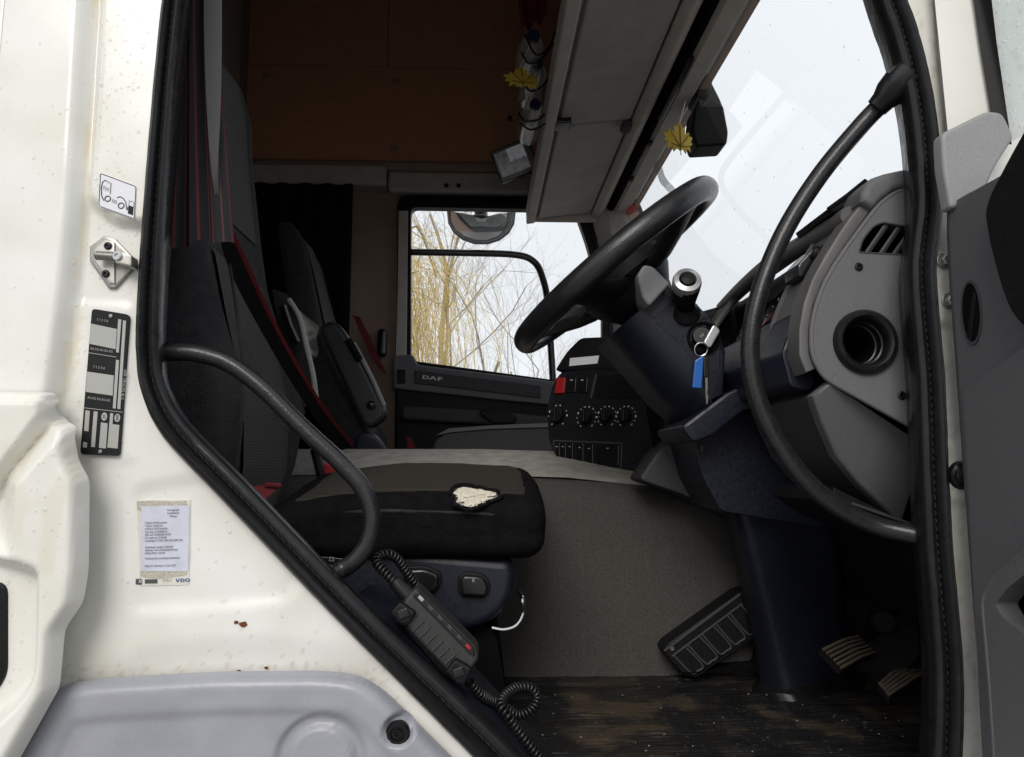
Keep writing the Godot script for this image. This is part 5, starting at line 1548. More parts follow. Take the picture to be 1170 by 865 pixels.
# ---------------------------------------------------------------- seats
func backrest_rows(cz: float, lean: float, x0: float, y0: float, lo: int, hi: int, grow: float, arc: bool) -> Array:
	# [height, half width, half depth, front offset, bolster]
	var tab := [[-0.08, 0.19, 0.055, 0.0, 0.005], [0.0, 0.235, 0.07, 0.006, 0.02], [0.12, 0.25, 0.075, 0.010, 0.04], [0.26, 0.248, 0.070, -0.006, 0.026], [0.38, 0.236, 0.066, -0.018, 0.014], [0.47, 0.216, 0.062, -0.016, 0.012], [0.55, 0.185, 0.056, -0.008, 0.012], [0.64, 0.155, 0.052, -0.002, 0.012], [0.73, 0.150, 0.048, 0.004, 0.014], [0.80, 0.135, 0.04, 0.004, 0.008], [0.835, 0.10, 0.026, 0.0, 0.0], [0.845, 0.05, 0.012, 0.0, 0.0]]
	var rows := []
	for i in range(lo, hi):
		for sub in (4 if i < hi - 1 else 1):
			var f := sub / 4.0
			var a: Array = tab[i]
			var b: Array = tab[mini(i + 1, tab.size() - 1)]
			var q := []
			for k in 5:
				q.push_back(lerpf(a[k], b[k], f))
			var row := PackedVector3Array()
			var m := 25 if arc else 44
			for k in m:
				var s := 0.0
				var fr := 0.0
				if arc:
					s = lerpf(-0.62, 0.62, float(k) / (m - 1)) * q[1]
					fr = q[2]
				else:
					var an := TAU * k / m
					s = q[1] * signf(cos(an)) * pow(absf(cos(an)), 0.55)
					fr = q[2] * signf(sin(an)) * pow(absf(sin(an)), 0.62)
				if fr > 0.0:
					fr += q[4] * smoothstep(0.55, 0.88, absf(s) / q[1]) * minf(1.0, fr / q[2] * 1.5) - 0.012 * (1.0 - pow(absf(s) / q[1], 2.0))
				row.push_back(Vector3(x0 + q[3] + fr + grow - lean * q[0], y0 + q[0], cz + s))
			rows.push_back(row)
	return rows

func build_seats() -> void:
	var s := thing("driver_seat", "black driver seat with torn front corner showing pale foam", "seat", Vector3(-0.2, FLOOR, -0.47))
	var cz := -0.47
	var x0 := -0.475
	var y0 := 1.76
	var br := put("backrest", Geo.new().loft(backrest_rows(cz, 0.10, x0, y0, 0, 12, 0.0, false), true, true), M.seat, s, 60.0)
	put("lower_insert", Geo.new().loft(backrest_rows(cz, 0.10, x0, y0, 0, 5, 0.003, true)), M.weave, br, 60.0)
	put("upper_insert", Geo.new().loft(backrest_rows(cz, 0.10, x0, y0, 5, 10, 0.003, true)), M.weave, br, 60.0)
	put("side_piping", Geo.new().tube(curve3(PackedVector3Array([Vector3(-0.385, 1.76, -0.238), Vector3(-0.375, 1.88, -0.223), Vector3(-0.39, 2.0, -0.222), Vector3(-0.415, 2.12, -0.228), Vector3(-0.435, 2.2, -0.245)]), 5), 0.003, 6), M.seat, br)
	# cushion: soft, rounder at the nose
	var shape := func(p: Vector3) -> Vector3:
		var q := p
		var up := smoothstep(1.63, 1.70, p.y)
		q.y += 0.008 * sin(clampf((p.x + 0.36) / 0.46, 0.0, 1.0) * PI) * up - 0.012 * smoothstep(-0.15, -0.34, p.x) * up
		q.y += lerpf(0.032, -0.016, smoothstep(cz - 0.20, cz + 0.24, p.z)) * up
		q.x += 0.012 * smoothstep(0.02, 0.09, p.x) * smoothstep(1.62, 1.70, p.y) * (1.0 - pow(absf(p.z - cz) / 0.26, 2.0))
		q.y += 0.0025 * grime.get_noise_3d(p.x * 90.0, p.y * 120.0, p.z * 90.0)
		q.z += 0.004 * grime.get_noise_3d(p.x * 70.0 + 5.0, p.y * 150.0, p.z * 90.0)
		return q
	var cu := put("cushion", Geo.new().rbox(Vector3(-0.125, 1.672, cz), Vector3(0.450, 0.110, 0.53), 0.032, 4, Basis.IDENTITY, 14).bend(shape), M.seat_side, s, 60.0)
	var top := Geo.new()
	var rows := []
	for i in 18:
		var row := PackedVector3Array()
		for k in 19:
			var px := lerpf(-0.30, 0.100, i / 17.0)
			var pz := lerpf(cz - 0.20, cz + 0.222, k / 18.0)
			var base := Vector3(px, 1.727 + 0.0035, pz)
			var over := maxf(0.0, px - 0.062)
			base.y -= over * over * 26.0
			var oz := maxf(0.0, pz - (cz + 0.195))
			base.y -= oz * oz * 16.0
			var q: Vector3 = shape.call(base)
			row.push_back(q)
		rows.push_back(row)
	put("top_cloth", top.loft(rows), M.worn, cu, 60.0)
	put("piping", Geo.new().tube(curve3(PackedVector3Array([Vector3(-0.31, 1.672, -0.2075), Vector3(-0.20, 1.690, -0.2075), Vector3(-0.06, 1.690, -0.2075), Vector3(0.04, 1.684, -0.2095), Vector3(0.085, 1.676, -0.225)]), 6), 0.0028, 6), M.seat, cu)
	# worn patch and the tear with foam standing in it
	var tc := Vector3(-0.0122, 1.7132, -0.222)
	var foam := []
	for k in 6:
		var f := k / 5.0
		var row := PackedVector3Array()
		for i in 22:
			var an := TAU * i / 22.0
			var rr := (1.0 - f) * (1.0 + 0.16 * sin(an * 3.0 + 1.0) + 0.06 * sin(an * 7.0))
			row.push_back(tc + Vector3(cos(an) * rr * 0.033, sin(an) * rr * 0.0135, 0.0065 - sin(an) * rr * 0.018 + 0.004 * sqrt(f) + rng.randfn(0, 0.0009)))
		foam.push_back(row)
	put("foam", Geo.new().loft(foam, true), M.foam, s, 60.0)
	for i in 60:
		var an := PI + PI * rng.randf() if i < 40 else TAU * rng.randf()
		var rr := 1.0 + 0.16 * sin(an * 3.0 + 1.0)
		var a := tc + Vector3(cos(an) * rr * 0.036, sin(an) * rr * 0.0155, 0.004 - sin(an) * rr * 0.02)
		var b := a + Vector3(-cos(an) * 0.006 + rng.randfn(0, 0.004), -sin(an) * 0.003 + rng.randfn(-0.001, 0.002), 0.006 + 0.003 * rng.randf())
		put("frayed_thread", Geo.new().tube(PackedVector3Array([a, a.lerp(b, 0.5) + Vector3(rng.randfn(0, 0.0015), 0.001, 0.002), b]), 0.0006, 4), M.seat, s)
	var hem := PackedVector3Array()
	for i in 30:
		var an := TAU * i / 30.0
		var rr := (1.0 + 0.16 * sin(an * 3.0 + 1.0)) * (1.0 + 0.05 * rng.randfn(0, 1.0))
		hem.push_back(tc + Vector3(cos(an) * rr * 0.037, sin(an) * rr * 0.0165, 0.006 - sin(an) * rr * 0.019))
	put("torn_hem", Geo.new().tube(curve3(hem, 3, true), 0.0032, 6, true), M.seat_side, s)
	# seat base with its controls
	var bs := put("seat_base", Geo.new().extrude(rounded(PackedVector2Array([Vector2(-0.2981, 1.6448), Vector2(0.0554, 1.614), Vector2(0.0527, 1.566), Vector2(0.0309, 1.5264), Vector2(-0.0123, 1.5057), Vector2(-0.1468, 1.5068), Vector2(-0.2944, 1.5366)]), 0.02), -0.70, -0.235, 0.016, 3), M.navy, s)
	put("suspension", Geo.new().extrude(rounded(PackedVector2Array([Vector2(-0.2037, 1.5112), Vector2(0.0232, 1.5095), Vector2(0.0425, 1.3984), Vector2(-0.2009, 1.4011)]), 0.01), -0.66, -0.27, 0.01), M.void, s)
	for q in [PackedVector2Array([Vector2(-0.2545, 1.6273), Vector2(-0.1978, 1.6218), Vector2(-0.1972, 1.5992), Vector2(-0.243, 1.602)]), PackedVector2Array([Vector2(-0.119, 1.6054), Vector2(-0.0837, 1.6066), Vector2(-0.0591, 1.5945), Vector2(-0.0643, 1.5693), Vector2(-0.0858, 1.5562), Vector2(-0.1209, 1.5617)]), PackedVector2Array([Vector2(-0.036, 1.5877), Vector2(-0.0265, 1.597), Vector2(0.0035, 1.5942), Vector2(0.0172, 1.5768), Vector2(0.0091, 1.5556), Vector2(-0.0344, 1.5585)])]:
		var pc := put("control_cup", Geo.new().extrude(rounded(q, 0.010), -0.24, -0.2265, 0.003), M.black, bs)
		put("control_lever", Geo.new().extrude(Geo.inset(rounded(q, 0.010), 0.004 if not Geometry2D.is_polygon_clockwise(q) else -0.004), -0.23, -0.217, 0.004, 3), M.gloss_black, pc)
	for z in [Vector3(-0.2287, 1.6181, -0.216), Vector3(-0.0113, 1.5855, -0.216)]:
		lettering("mark", "ZS" if z.x < -0.1 else "K", 0.006, z, Basis(Vector3(0, 0, 1), -0.1), M.print_grey, bs, 1.0, 0.0006)
	put("adjust_bar", Geo.new().tube(curve3(PackedVector3Array([Vector3(0.0178, 1.5063, -0.26), Vector3(0.0372, 1.5034, -0.26), Vector3(0.0567, 1.51, -0.26), Vector3(0.0679, 1.5288, -0.26), Vector3(0.0665, 1.5505, -0.26), Vector3(0.0614, 1.5554, -0.3)]), 6), 0.0036, 8), M.chrome, s)
	put("seat_rail", Geo.new().rbox(Vector3(-0.0015, 1.46, -0.3), Vector3(0.05, 0.02, 0.05), 0.004, 1), M.grey_dark, s)
	# far armrest of the driver seat
	var ar := put("armrest", Geo.new().loft([
		PackedVector3Array([Vector3(-0.4845, 2.1711, -0.76), Vector3(-0.445, 2.1544, -0.74), Vector3(-0.4603, 2.1683, -0.8), Vector3(-0.501, 2.1855, -0.82)]),
		PackedVector3Array([Vector3(-0.4667, 2.1014, -0.74), Vector3(-0.4151, 2.1098, -0.72), Vector3(-0.4344, 2.1265, -0.8), Vector3(-0.4882, 2.1176, -0.82)]),
		PackedVector3Array([Vector3(-0.4351, 1.9852, -0.74), Vector3(-0.3879, 1.9925, -0.72), Vector3(-0.406, 2.0038, -0.8), Vector3(-0.4551, 1.996, -0.82)]),
		PackedVector3Array([Vector3(-0.4009, 1.8942, -0.74), Vector3(-0.368, 1.9052, -0.73), Vector3(-0.3829, 1.9115, -0.8), Vector3(-0.4193, 1.9008, -0.82)])], true, true), M.grey_dark, s, 60.0)
	put("arm_slot", Geo.new().tube(PackedVector3Array([Vector3(-0.4434, 2.1172, -0.7), Vector3(-0.4284, 2.0738, -0.7), Vector3(-0.4098, 2.0346, -0.7)]), 0.010, 8, false, true, 0.6), M.gloss_black, ar)
	put("arm_edge", Geo.new().tube(curve3(PackedVector3Array([Vector3(-0.433, 2.1354, -0.71), Vector3(-0.4084, 2.0957, -0.71), Vector3(-0.3908, 2.0305, -0.71), Vector3(-0.3732, 1.9618, -0.71), Vector3(-0.3636, 1.8996, -0.71)]), 5), 0.006, 8), M.grey_light, ar)

	# red belt tongue and buckle strap at the cushion
	var st := thing("buckle_strap", "red belt strap lying beside the driver seat cushion", "strap", Vector3(-0.3434, 1.7022, -0.24))
	put("webbing", Geo.new().cloth([PackedVector3Array([Vector3(-0.37, 1.7235, -0.2), Vector3(-0.3504, 1.6946, -0.2)]), PackedVector3Array([Vector3(-0.356, 1.7286, -0.21), Vector3(-0.3403, 1.6994, -0.21)]), PackedVector3Array([Vector3(-0.3336, 1.7312, -0.215), Vector3(-0.3263, 1.7152, -0.215)]), PackedVector3Array([Vector3(-0.3161, 1.731, -0.23), Vector3(-0.3172, 1.7255, -0.23)])]), M.red_cloth, st, 60.0)
	put("fold", Geo.new().tube(PackedVector3Array([Vector3(-0.333, 1.7312, -0.213), Vector3(-0.3146, 1.7296, -0.23)]), 0.004, 6), M.red_cloth, st)
	var bu := thing("seat_buckle", "red seat belt buckle between driver seat and tunnel", "buckle", Vector3(-0.338, 1.7401, -0.78))
	put("buckle_body", Geo.new().extrude(rounded(PackedVector2Array([Vector2(-0.3607, 1.7737), Vector2(-0.3228, 1.7619), Vector2(-0.3141, 1.7342), Vector2(-0.3554, 1.7303)]), 0.006), -0.81, -0.78, 0.006), M.red, bu)
	put("buckle_stalk", Geo.new().tube(PackedVector3Array([Vector3(-0.3613, 1.7261, -0.8), Vector3(-0.3787, 1.7702, -0.82), Vector3(-0.392, 1.8012, -0.84)]), 0.012, 8), M.black, bu)

	# seat belt over the backrest
	var bl := thing("seat_belt", "wine red seat belt slanting across the driver seat", "seat belt", Vector3(-0.3512, 1.9713, -0.4))
	var path := curve3(PackedVector3Array([Vector3(-0.4032, 2.5, -0.08), Vector3(-0.3925, 2.2817, -0.082), Vector3(-0.3858, 2.159, -0.09), Vector3(-0.3902, 2.1038, -0.17), Vector3(-0.4027, 2.0513, -0.36), Vector3(-0.3754, 1.9613, -0.5), Vector3(-0.3367, 1.8734, -0.62), Vector3(-0.2973, 1.8043, -0.74)]), 6)
	var rows2 := []
	for i in path.size():
		var f := float(i) / (path.size() - 1)
		var d := (path[mini(i + 1, path.size() - 1)] - path[maxi(i - 1, 0)]).normalized()
		var turn := smoothstep(0.30, 0.50, f)
		var wide := Vector3(0.95, 0, -0.30).lerp(Vector3(0.75, 0.45, 0.45), turn)
		wide = (wide - d * wide.dot(d)).normalized() * lerpf(lerpf(0.0125, 0.0035, smoothstep(0.05, 0.30, f)), 0.0165, turn)
		rows2.push_back(PackedVector3Array([path[i] + wide, path[i], path[i] - wide]))
	var cut := int(path.size() * 0.40)
	put("upper_webbing", Geo.new().cloth(rows2.slice(0, cut + 1)), M.belt_grey, bl, 60.0)
	put("lower_webbing", Geo.new().cloth(rows2.slice(cut)), M.belt, bl, 60.0)

	# striped curtain gathered at the pillar
	var cur := []
	for j in 40:
		var f := j / 39.0
		var row := PackedVector3Array()
		var left := Vector3(-0.4628, 2.5124, -0.1).lerp(Vector3(-0.4606, 2.0607, -0.1), f)
		var right := Vector3(-0.4107, 2.5139, -0.1).lerp(Vector3(-0.3591, 2.0775, -0.1), pow(f, 1.3))
		for i in 46:
			var s2 := i / 45.0
			var q := left.lerp(right, s2)
			q.z += 0.007 * sin(s2 * 17.0 + 0.8 * f) * (0.4 + 0.6 * f)
			q.x += 0.004 * sin(s2 * 21.0 + 1.4)
			q.y += (0.012 * sin(s2 * 3.2) - 0.008 * cos(s2 * 17.0) * 0.5) * f * f
			row.push_back(q)
		cur.push_back(row)
	var co := solo("door_curtain", Geo.new().cloth(cur), M.curtain, "black curtain with wine red stripes beside the driver headrest", "curtain", "", 70.0)
	co.name = "door_curtain"

	# passenger seat
	var p := thing("passenger_chair", "dark passenger seat with folded armrest near the far window", "seat", Vector3(-0.4, FLOOR, -1.62))
	var pb := put("backrest", Geo.new().loft(backrest_rows(-1.66, 0.30, -0.42, 1.76, 0, 12, 0.0, false), true, true), M.seat, p, 60.0)
	put("insert", Geo.new().loft(backrest_rows(-1.66, 0.30, -0.42, 1.76, 1, 10, 0.004, true)), M.weave, pb, 60.0)
	put("cushion", Geo.new().rbox(Vector3(-0.14, 1.70, -1.66), Vector3(0.48, 0.12, 0.50), 0.045, 4, Basis.IDENTITY, 4), M.seat_side, p, 60.0)
	put("seat_base", Geo.new().rbox(Vector3(-0.16, 1.48, -1.66), Vector3(0.40, 0.32, 0.42), 0.02, 2), M.black, p)
	var pa := put("armrest", Geo.new().extrude(curve2(PackedVector2Array([Vector2(-0.4985, 2.2002), Vector2(-0.4507, 2.2116), Vector2(-0.3952, 2.138), Vector2(-0.3282, 2.0162), Vector2(-0.2947, 1.941), Vector2(-0.3047, 1.9089), Vector2(-0.3519, 1.8875), Vector2(-0.3904, 1.9461), Vector2(-0.4468, 2.0697), Vector2(-0.4892, 2.1565)]), 4), -1.43, -1.36, 0.014, 3), M.arm_plastic, p)
	put("arm_slot", Geo.new().tube(PackedVector3Array([Vector3(-0.4131, 2.1558, -1.353), Vector3(-0.3936, 2.1233, -1.353), Vector3(-0.3742, 2.0908, -1.353)]), 0.013, 8, false, true, 0.6), M.gloss_black, pa)
	put("arm_edge", Geo.new().tube(curve3(PackedVector3Array([Vector3(-0.3954, 2.1462, -1.36), Vector3(-0.3395, 2.0432, -1.36), Vector3(-0.2976, 1.9518, -1.36)]), 5), 0.007, 8), M.grey_light, pa)
	put("arm_pivot", Geo.new().lathe(PackedVector2Array([Vector2(0.014, 0), Vector2(0.014, 0.004), Vector2(0.008, 0.008), Vector2(0, 0.008)]), Vector3(-0.3372, 1.9541, -1.358), Vector3(0, 0, 1), 16), M.gloss_black, pa)
	put("side_cover", Geo.new().extrude(curve2(PackedVector2Array([Vector2(-0.387, 1.8079), Vector2(-0.3829, 1.8555), Vector2(-0.3516, 1.8715), Vector2(-0.3142, 1.8556), Vector2(-0.2814, 1.8027), Vector2(-0.2909, 1.75), Vector2(-0.3855, 1.75)]), 4), -1.42, -1.36, 0.01), M.navy, p)
	var pbelt := thing("passenger_belt", "red seat belt hanging beside the passenger seat", "seat belt", Vector3(-0.3703, 2.083, -1.95))
	put("webbing", Geo.new().cloth([PackedVector3Array([Vector3(-0.5054, 2.3611, -1.98), Vector3(-0.478, 2.3544, -1.98)]), PackedVector3Array([Vector3(-0.4573, 2.2558, -1.97), Vector3(-0.4163, 2.2354, -1.97)]), PackedVector3Array([Vector3(-0.4149, 2.1702, -1.97), Vector3(-0.3739, 2.1397, -1.97)]), PackedVector3Array([Vector3(-0.3736, 2.1261, -1.97), Vector3(-0.3668, 2.1193, -1.97)])]), M.red_cloth, pbelt, 60.0)
	put("lower_webbing", Geo.new().cloth([PackedVector3Array([Vector3(-0.2821, 1.8865, -1.9), Vector3(-0.2624, 1.88, -1.9)]), PackedVector3Array([Vector3(-0.2742, 1.86, -1.89), Vector3(-0.248, 1.8471, -1.89)]), PackedVector3Array([Vector3(-0.2793, 1.8338, -1.88), Vector3(-0.2339, 1.8273, -1.88)])]), M.red_cloth, pbelt, 60.0)
	# pale blotched blanket between the seats
	var bk := []
	for j in 14:
		var row := PackedVector3Array()
		for i in 14:
			var q := Vector3(-0.5388, 2.2193, -1.0).lerp(Vector3(-0.427, 2.1315, -1.0), i / 13.0).lerp(Vector3(-0.5112, 2.08, -1.0).lerp(Vector3(-0.4268, 2.0483, -1.0), i / 13.0), j / 13.0)
			q.z += 0.02 * sin(i * 0.5) + 0.012 * sin(j * 0.7 + i * 0.3)
			row.push_back(q)
		bk.push_back(row)
	var back := []
	for r in bk:
		var row := PackedVector3Array()
		for q in r:
			row.push_back(q + Vector3(-0.02, 0, -0.05))
		back.push_back(row)
	var blanket := Geo.new().loft(bk).loft(back)
	for i in 13:
		blanket.quad(bk[0][i], bk[0][i + 1], back[0][i + 1], back[0][i])
		blanket.quad(bk[13][i], bk[13][i + 1], back[13][i + 1], back[13][i])
		blanket.quad(bk[i][0], bk[i + 1][0], back[i + 1][0], back[i][0])
		blanket.quad(bk[i][13], bk[i + 1][13], back[i + 1][13], back[i][13])
	solo("blanket", blanket, M.blanket, "pale blotched blanket bundled behind the driver armrest", "blanket", "", 60.0)
	var bb := thing("sleeper_bunk", "dark bunk platform behind the seats", "bunk", Vector3(-0.8, FLOOR, -1.1))
	put("mattress", Geo.new().rbox(Vector3(-0.82, 1.93, -1.25), Vector3(0.34, 0.14, 1.4), 0.03, 2), M.dark_cloth, bb)
	put("base", Geo.new().rbox(Vector3(-0.82, 1.59, -1.25), Vector3(0.34, 0.54, 1.4), 0.01, 1), M.black, bb)

# ---------------------------------------------------------------- overhead console and what hangs there
func leaf_shape(size: float) -> PackedVector2Array:
	var half := [Vector2(0.0, 0.62), Vector2(0.10, 0.40), Vector2(0.20, 0.46), Vector2(0.19, 0.22), Vector2(0.36, 0.34), Vector2(0.40, 0.20), Vector2(0.56, 0.22), Vector2(0.46, 0.06), Vector2(0.54, -0.02), Vector2(0.40, -0.10), Vector2(0.44, -0.30), Vector2(0.28, -0.24), Vector2(0.22, -0.40), Vector2(0.10, -0.28), Vector2(0.03, -0.34)]
	var o := PackedVector2Array()
	for p in half:
		o.push_back(p * size)
	for i in range(half.size() - 1, 0, -1):
		o.push_back(Vector2(-half[i].x, half[i].y) * size)
	return o

func leaf(at: Vector3, size: float, b: Basis, label: String, hang: Vector3) -> void:
	var t := thing("leaf_air_freshener", label, "air freshener", at, "yellow leaf air fresheners")
	var xf := Transform3D(b, at)
	put("leaf", Geo.new().extrude(leaf_shape(size), -0.0015, 0.0015, 0.0, 1).bend(func(v: Vector3) -> Vector3: return xf * (v + Vector3(0, 0, -0.45 * v.x * v.x / size))), M.yellow, t)
	for q in [Vector2(0, 0.5), Vector2(0.36, 0.26), Vector2(-0.36, 0.26), Vector2(0.34, -0.16), Vector2(-0.34, -0.16), Vector2(0, -0.5)]:
		put("vein", Geo.new().tube(PackedVector3Array([xf * Vector3(0, -0.22 * size, 0.002), xf * Vector3(q.x * size, q.y * size, 0.002)]), 0.0011, 5), M.yellow_vein, t)
	put("string", Geo.new().tube(PackedVector3Array([xf * Vector3(0, 0.55 * size, 0), hang]), 0.001, 5), M.white, t)

func build_overhead() -> void:
	var t := thing("overhead_console", "grey overhead console with two long locker flaps above windscreen", "console", Vector3(0.33, 2.77, -1.05))
	put("console_body", Geo.new().extrude(PackedVector2Array([Vector2(0.20, 2.79), Vector2(0.462, 2.822), Vector2(0.49, 2.86), Vector2(0.49, 3.15), Vector2(0.26, 3.15), Vector2(0.21, 2.95)]), -2.03, -0.10, 0.006), M.console, t)
	put("front_lip", Geo.new().extrude(rounded(PackedVector2Array([Vector2(0.178, 2.752), Vector2(0.212, 2.757), Vector2(0.214, 2.79), Vector2(0.20, 2.83), Vector2(0.176, 2.82)]), 0.006, 3), -2.03, -0.10, 0.004), M.headline, t)
	put("rear_rail", Geo.new().extrude(rounded(PackedVector2Array([Vector2(0.444, 2.790), Vector2(0.470, 2.782), Vector2(0.494, 2.80), Vector2(0.496, 2.85), Vector2(0.45, 2.84)]), 0.010, 4), -2.03, -0.10, 0.004), M.headline, t)
	var e0 := Vector2(0.226, 2.776)
	var e1 := Vector2(0.440, 2.800)
	var dir := (e1 - e0).normalized()
	var flap := func(z0: float, z1: float, bulge: float) -> Geo:
		var xf := Transform3D(Basis(Vector3(dir.x, dir.y, 0), Vector3(0, 0, -1), Vector3(dir.y, -dir.x, 0)), Vector3((e0.x + e1.x) / 2, (e0.y + e1.y) / 2 + 0.004, 0))
		return Geo.new().extrude(rect2(0, -(z0 + z1) / 2, e0.distance_to(e1), absf(z1 - z0), 0.012), -0.02, 0.006 + bulge, 0.006, 3, xf)
	put("locker_flap", flap.call(-0.16, -1.172, 0.002), M.console, t)
	put("locker_flap", flap.call(-1.186, -2.02, 0.0), M.console, t)
	put("flap_latch", Geo.new().rbox(Vector3(0.232, 2.768, -1.15), Vector3(0.05, 0.02, 0.06), 0.005, 1), M.gloss_black, t)
	put("flap_hinge", Geo.new().rbox(Vector3(0.432, 2.786, -1.20), Vector3(0.03, 0.022, 0.05), 0.006, 1), M.grey_dark, t)
	put("end_cover", Geo.new().rbox(Vector3(0.335, 2.80, -2.035), Vector3(0.31, 0.07, 0.012), 0.004, 1), M.headline, t)
	# rolled blind in the gap before the header
	var bl := thing("sun_blind", "black rolled sun blind along the windscreen header", "sun blind", Vector3(0.505, 2.79, -1.0))
	put("roll", Geo.new().tube(PackedVector3Array([Vector3(0.513, 2.806, -0.14), Vector3(0.513, 2.806, -1.96)]), 0.017, 12), M.void, bl)
	put("pull_bar", Geo.new().rbox(Vector3(0.524, 2.790, -0.98), Vector3(0.016, 0.014, 0.34), 0.004, 1), M.gloss_black, bl)
	for z in [-1.32, -1.62]:
		put("guide_pin", Geo.new().rbox(Vector3(0.531, 2.788, z), Vector3(0.012, 0.012, 0.03), 0.003, 1), M.gloss_black, bl)
	# camera housing on the windscreen header
	var cm := thing("camera_housing", "black camera housing hanging from the windscreen header", "camera", Vector3(0.641, 2.6652, -1.05))
	put("mount", Geo.new().extrude(curve2(PackedVector2Array([Vector2(0.5819, 2.8674), Vector2(0.5976, 2.8888), Vector2(0.6276, 2.8815), Vector2(0.6471, 2.8582), Vector2(0.63, 2.7948), Vector2(0.5952, 2.8046)]), 4), -1.12, -1.02, 0.012, 3), M.black, cm)
	put("neck", Geo.new().extrude(rounded(PackedVector2Array([Vector2(0.614, 2.8574), Vector2(0.6437, 2.8475), Vector2(0.6671, 2.7958), Vector2(0.6762, 2.7699), Vector2(0.6063, 2.7685), Vector2(0.6054, 2.8206)]), 0.006), -1.09, -1.035, 0.010, 3), M.grey_dark, cm)
	put("body", Geo.new().extrude(rounded(PackedVector2Array([Vector2(0.5882, 2.7635), Vector2(0.67, 2.7702), Vector2(0.682, 2.6883), Vector2(0.6759, 2.6526), Vector2(0.5897, 2.646), Vector2(0.5787, 2.6916)]), 0.010), -1.10, -1.015, 0.014, 4), M.black, cm)
	# leaves
	leaf(Vector3(0.5029, 2.593, -0.86), 0.082, Basis(Vector3(0, 1, 0), 0.35), "yellow leaf air freshener hanging beside the camera housing", Vector3(0.5304, 2.7173, -0.9))
	leaf(Vector3(0.1036, 2.7822, -0.92), 0.085, Basis(Vector3(0, 1, 0), 0.2) * Basis(Vector3(1, 0, 0), -0.4), "yellow leaf air freshener hanging among the water bottles", Vector3(0.1247, 2.8811, -0.92))
	# bottles strapped along the console lip
	var spots := [[Vector3(0.15, 2.8134, -1.16), "water bottle with blue cap, lowest of the strapped row"], [Vector3(0.1463, 2.868, -1.03), "middle water bottle with blue cap in the strapped row"], [Vector3(0.1293, 2.8812, -0.92), "water bottle with blue cap below the dark red cloth"]]
	for s in spots:
		var p: Vector3 = s[0]
		var axis := Vector3(0.03, -0.06, 1.0).normalized()
		var b := thing("water_bottle", s[1], "bottle", p, "water bottles strapped to the console")
		put("shell", Geo.new().lathe(PackedVector2Array([Vector2(0.0, -0.20), Vector2(0.030, -0.20), Vector2(0.036, -0.19), Vector2(0.036, -0.10), Vector2(0.034, -0.09), Vector2(0.036, -0.08), Vector2(0.036, -0.04), Vector2(0.033, -0.015), Vector2(0.022, 0.015), Vector2(0.014, 0.03), Vector2(0.013, 0.036)]), p, axis, 24), M.bottle, b, 60.0)
		put("cap", Geo.new().lathe(PackedVector2Array([Vector2(0.0165, 0.032), Vector2(0.0165, 0.046), Vector2(0.0150, 0.048), Vector2(0, 0.048)]), p, axis, 20), M.blue_cap, b)
	var cord := thing("elastic_cord", "black elastic cord wound round the water bottles", "cord", Vector3(0.1537, 2.7929, -1.14))
	for q in [PackedVector3Array([Vector3(0.1005, 2.7777, -1.1), Vector3(0.1206, 2.7517, -1.1), Vector3(0.1609, 2.7577, -1.1), Vector3(0.1913, 2.7901, -1.1), Vector3(0.2067, 2.8222, -1.1)]), PackedVector3Array([Vector3(0.1065, 2.7556, -1.12), Vector3(0.1369, 2.7349, -1.12), Vector3(0.1776, 2.7516, -1.12), Vector3(0.2032, 2.7841, -1.12)]), PackedVector3Array([Vector3(0.1103, 2.8202, -1.0), Vector3(0.1295, 2.7901, -1.0), Vector3(0.1633, 2.806, -1.0), Vector3(0.1876, 2.8422, -1.0)]), PackedVector3Array([Vector3(0.1003, 2.8443, -0.9), Vector3(0.1186, 2.8155, -0.9), Vector3(0.1509, 2.8259, -0.9), Vector3(0.1834, 2.8707, -0.9)]), PackedVector3Array([Vector3(0.1073, 2.8694, -0.86), Vector3(0.1342, 2.8173, -0.86), Vector3(0.1659, 2.8324, -0.86), Vector3(0.1843, 2.8809, -0.86)])]:
		put("strand", Geo.new().tube(curve3(q, 5), 0.003, 6), M.black, cord)
	put("hook", Geo.new().rbox(Vector3(0.0786, 2.7657, -1.12), Vector3(0.016, 0.02, 0.01), 0.004, 1), M.black, cord)
	put("bracket", Geo.new().tube(curve3(PackedVector3Array([Vector3(0.0858, 2.7611, -1.11), Vector3(0.101, 2.8039, -1.11), Vector3(0.123, 2.8409, -1.14)]), 5), 0.0025, 6), M.chrome, cord)
	var rc := []
	for j in 8:
		var row := PackedVector3Array()
		for i in 12:
			var q := Vector3(0.0842, 3.101, -0.95).lerp(Vector3(0.1799, 3.1036, -0.95), i / 11.0).lerp(Vector3(0.1067, 2.9759, -1.02).lerp(Vector3(0.1757, 3.0142, -1.02), i / 11.0), j / 7.0)
			q.z += 0.02 * sin(i * 1.3)
			row.push_back(q)
		rc.push_back(row)
	solo("red_cloth", Geo.new().loft(rc), M.red_cloth, "dark red cloth hanging above the water bottles", "cloth", "", 70.0)
	# small monitor
	var mo := thing("small_monitor", "small black monitor on an arm over the far window", "monitor", Vector3(0.1171, 2.837, -1.72))
	var mb := flat_basis(Vector3(-0.10, -0.22, 1.0)) * Basis(Vector3(0, 0, 1), 0.36)
	var mx := Transform3D(mb, Vector3(0.1171, 2.8941, -1.72))
	put("case", Geo.new().extrude(rect2(0, 0, 0.150, 0.125, 0.008), -0.022, 0.0, 0.004, 2, mx), M.gloss_black, mo)
	var scr := []
	for j in 2:
		scr.push_back(PackedVector3Array([mx * Vector3(-0.064, 0.048 - 0.092 * j, 0.0015), mx * Vector3(0.048, 0.048 - 0.092 * j, 0.0015)]))
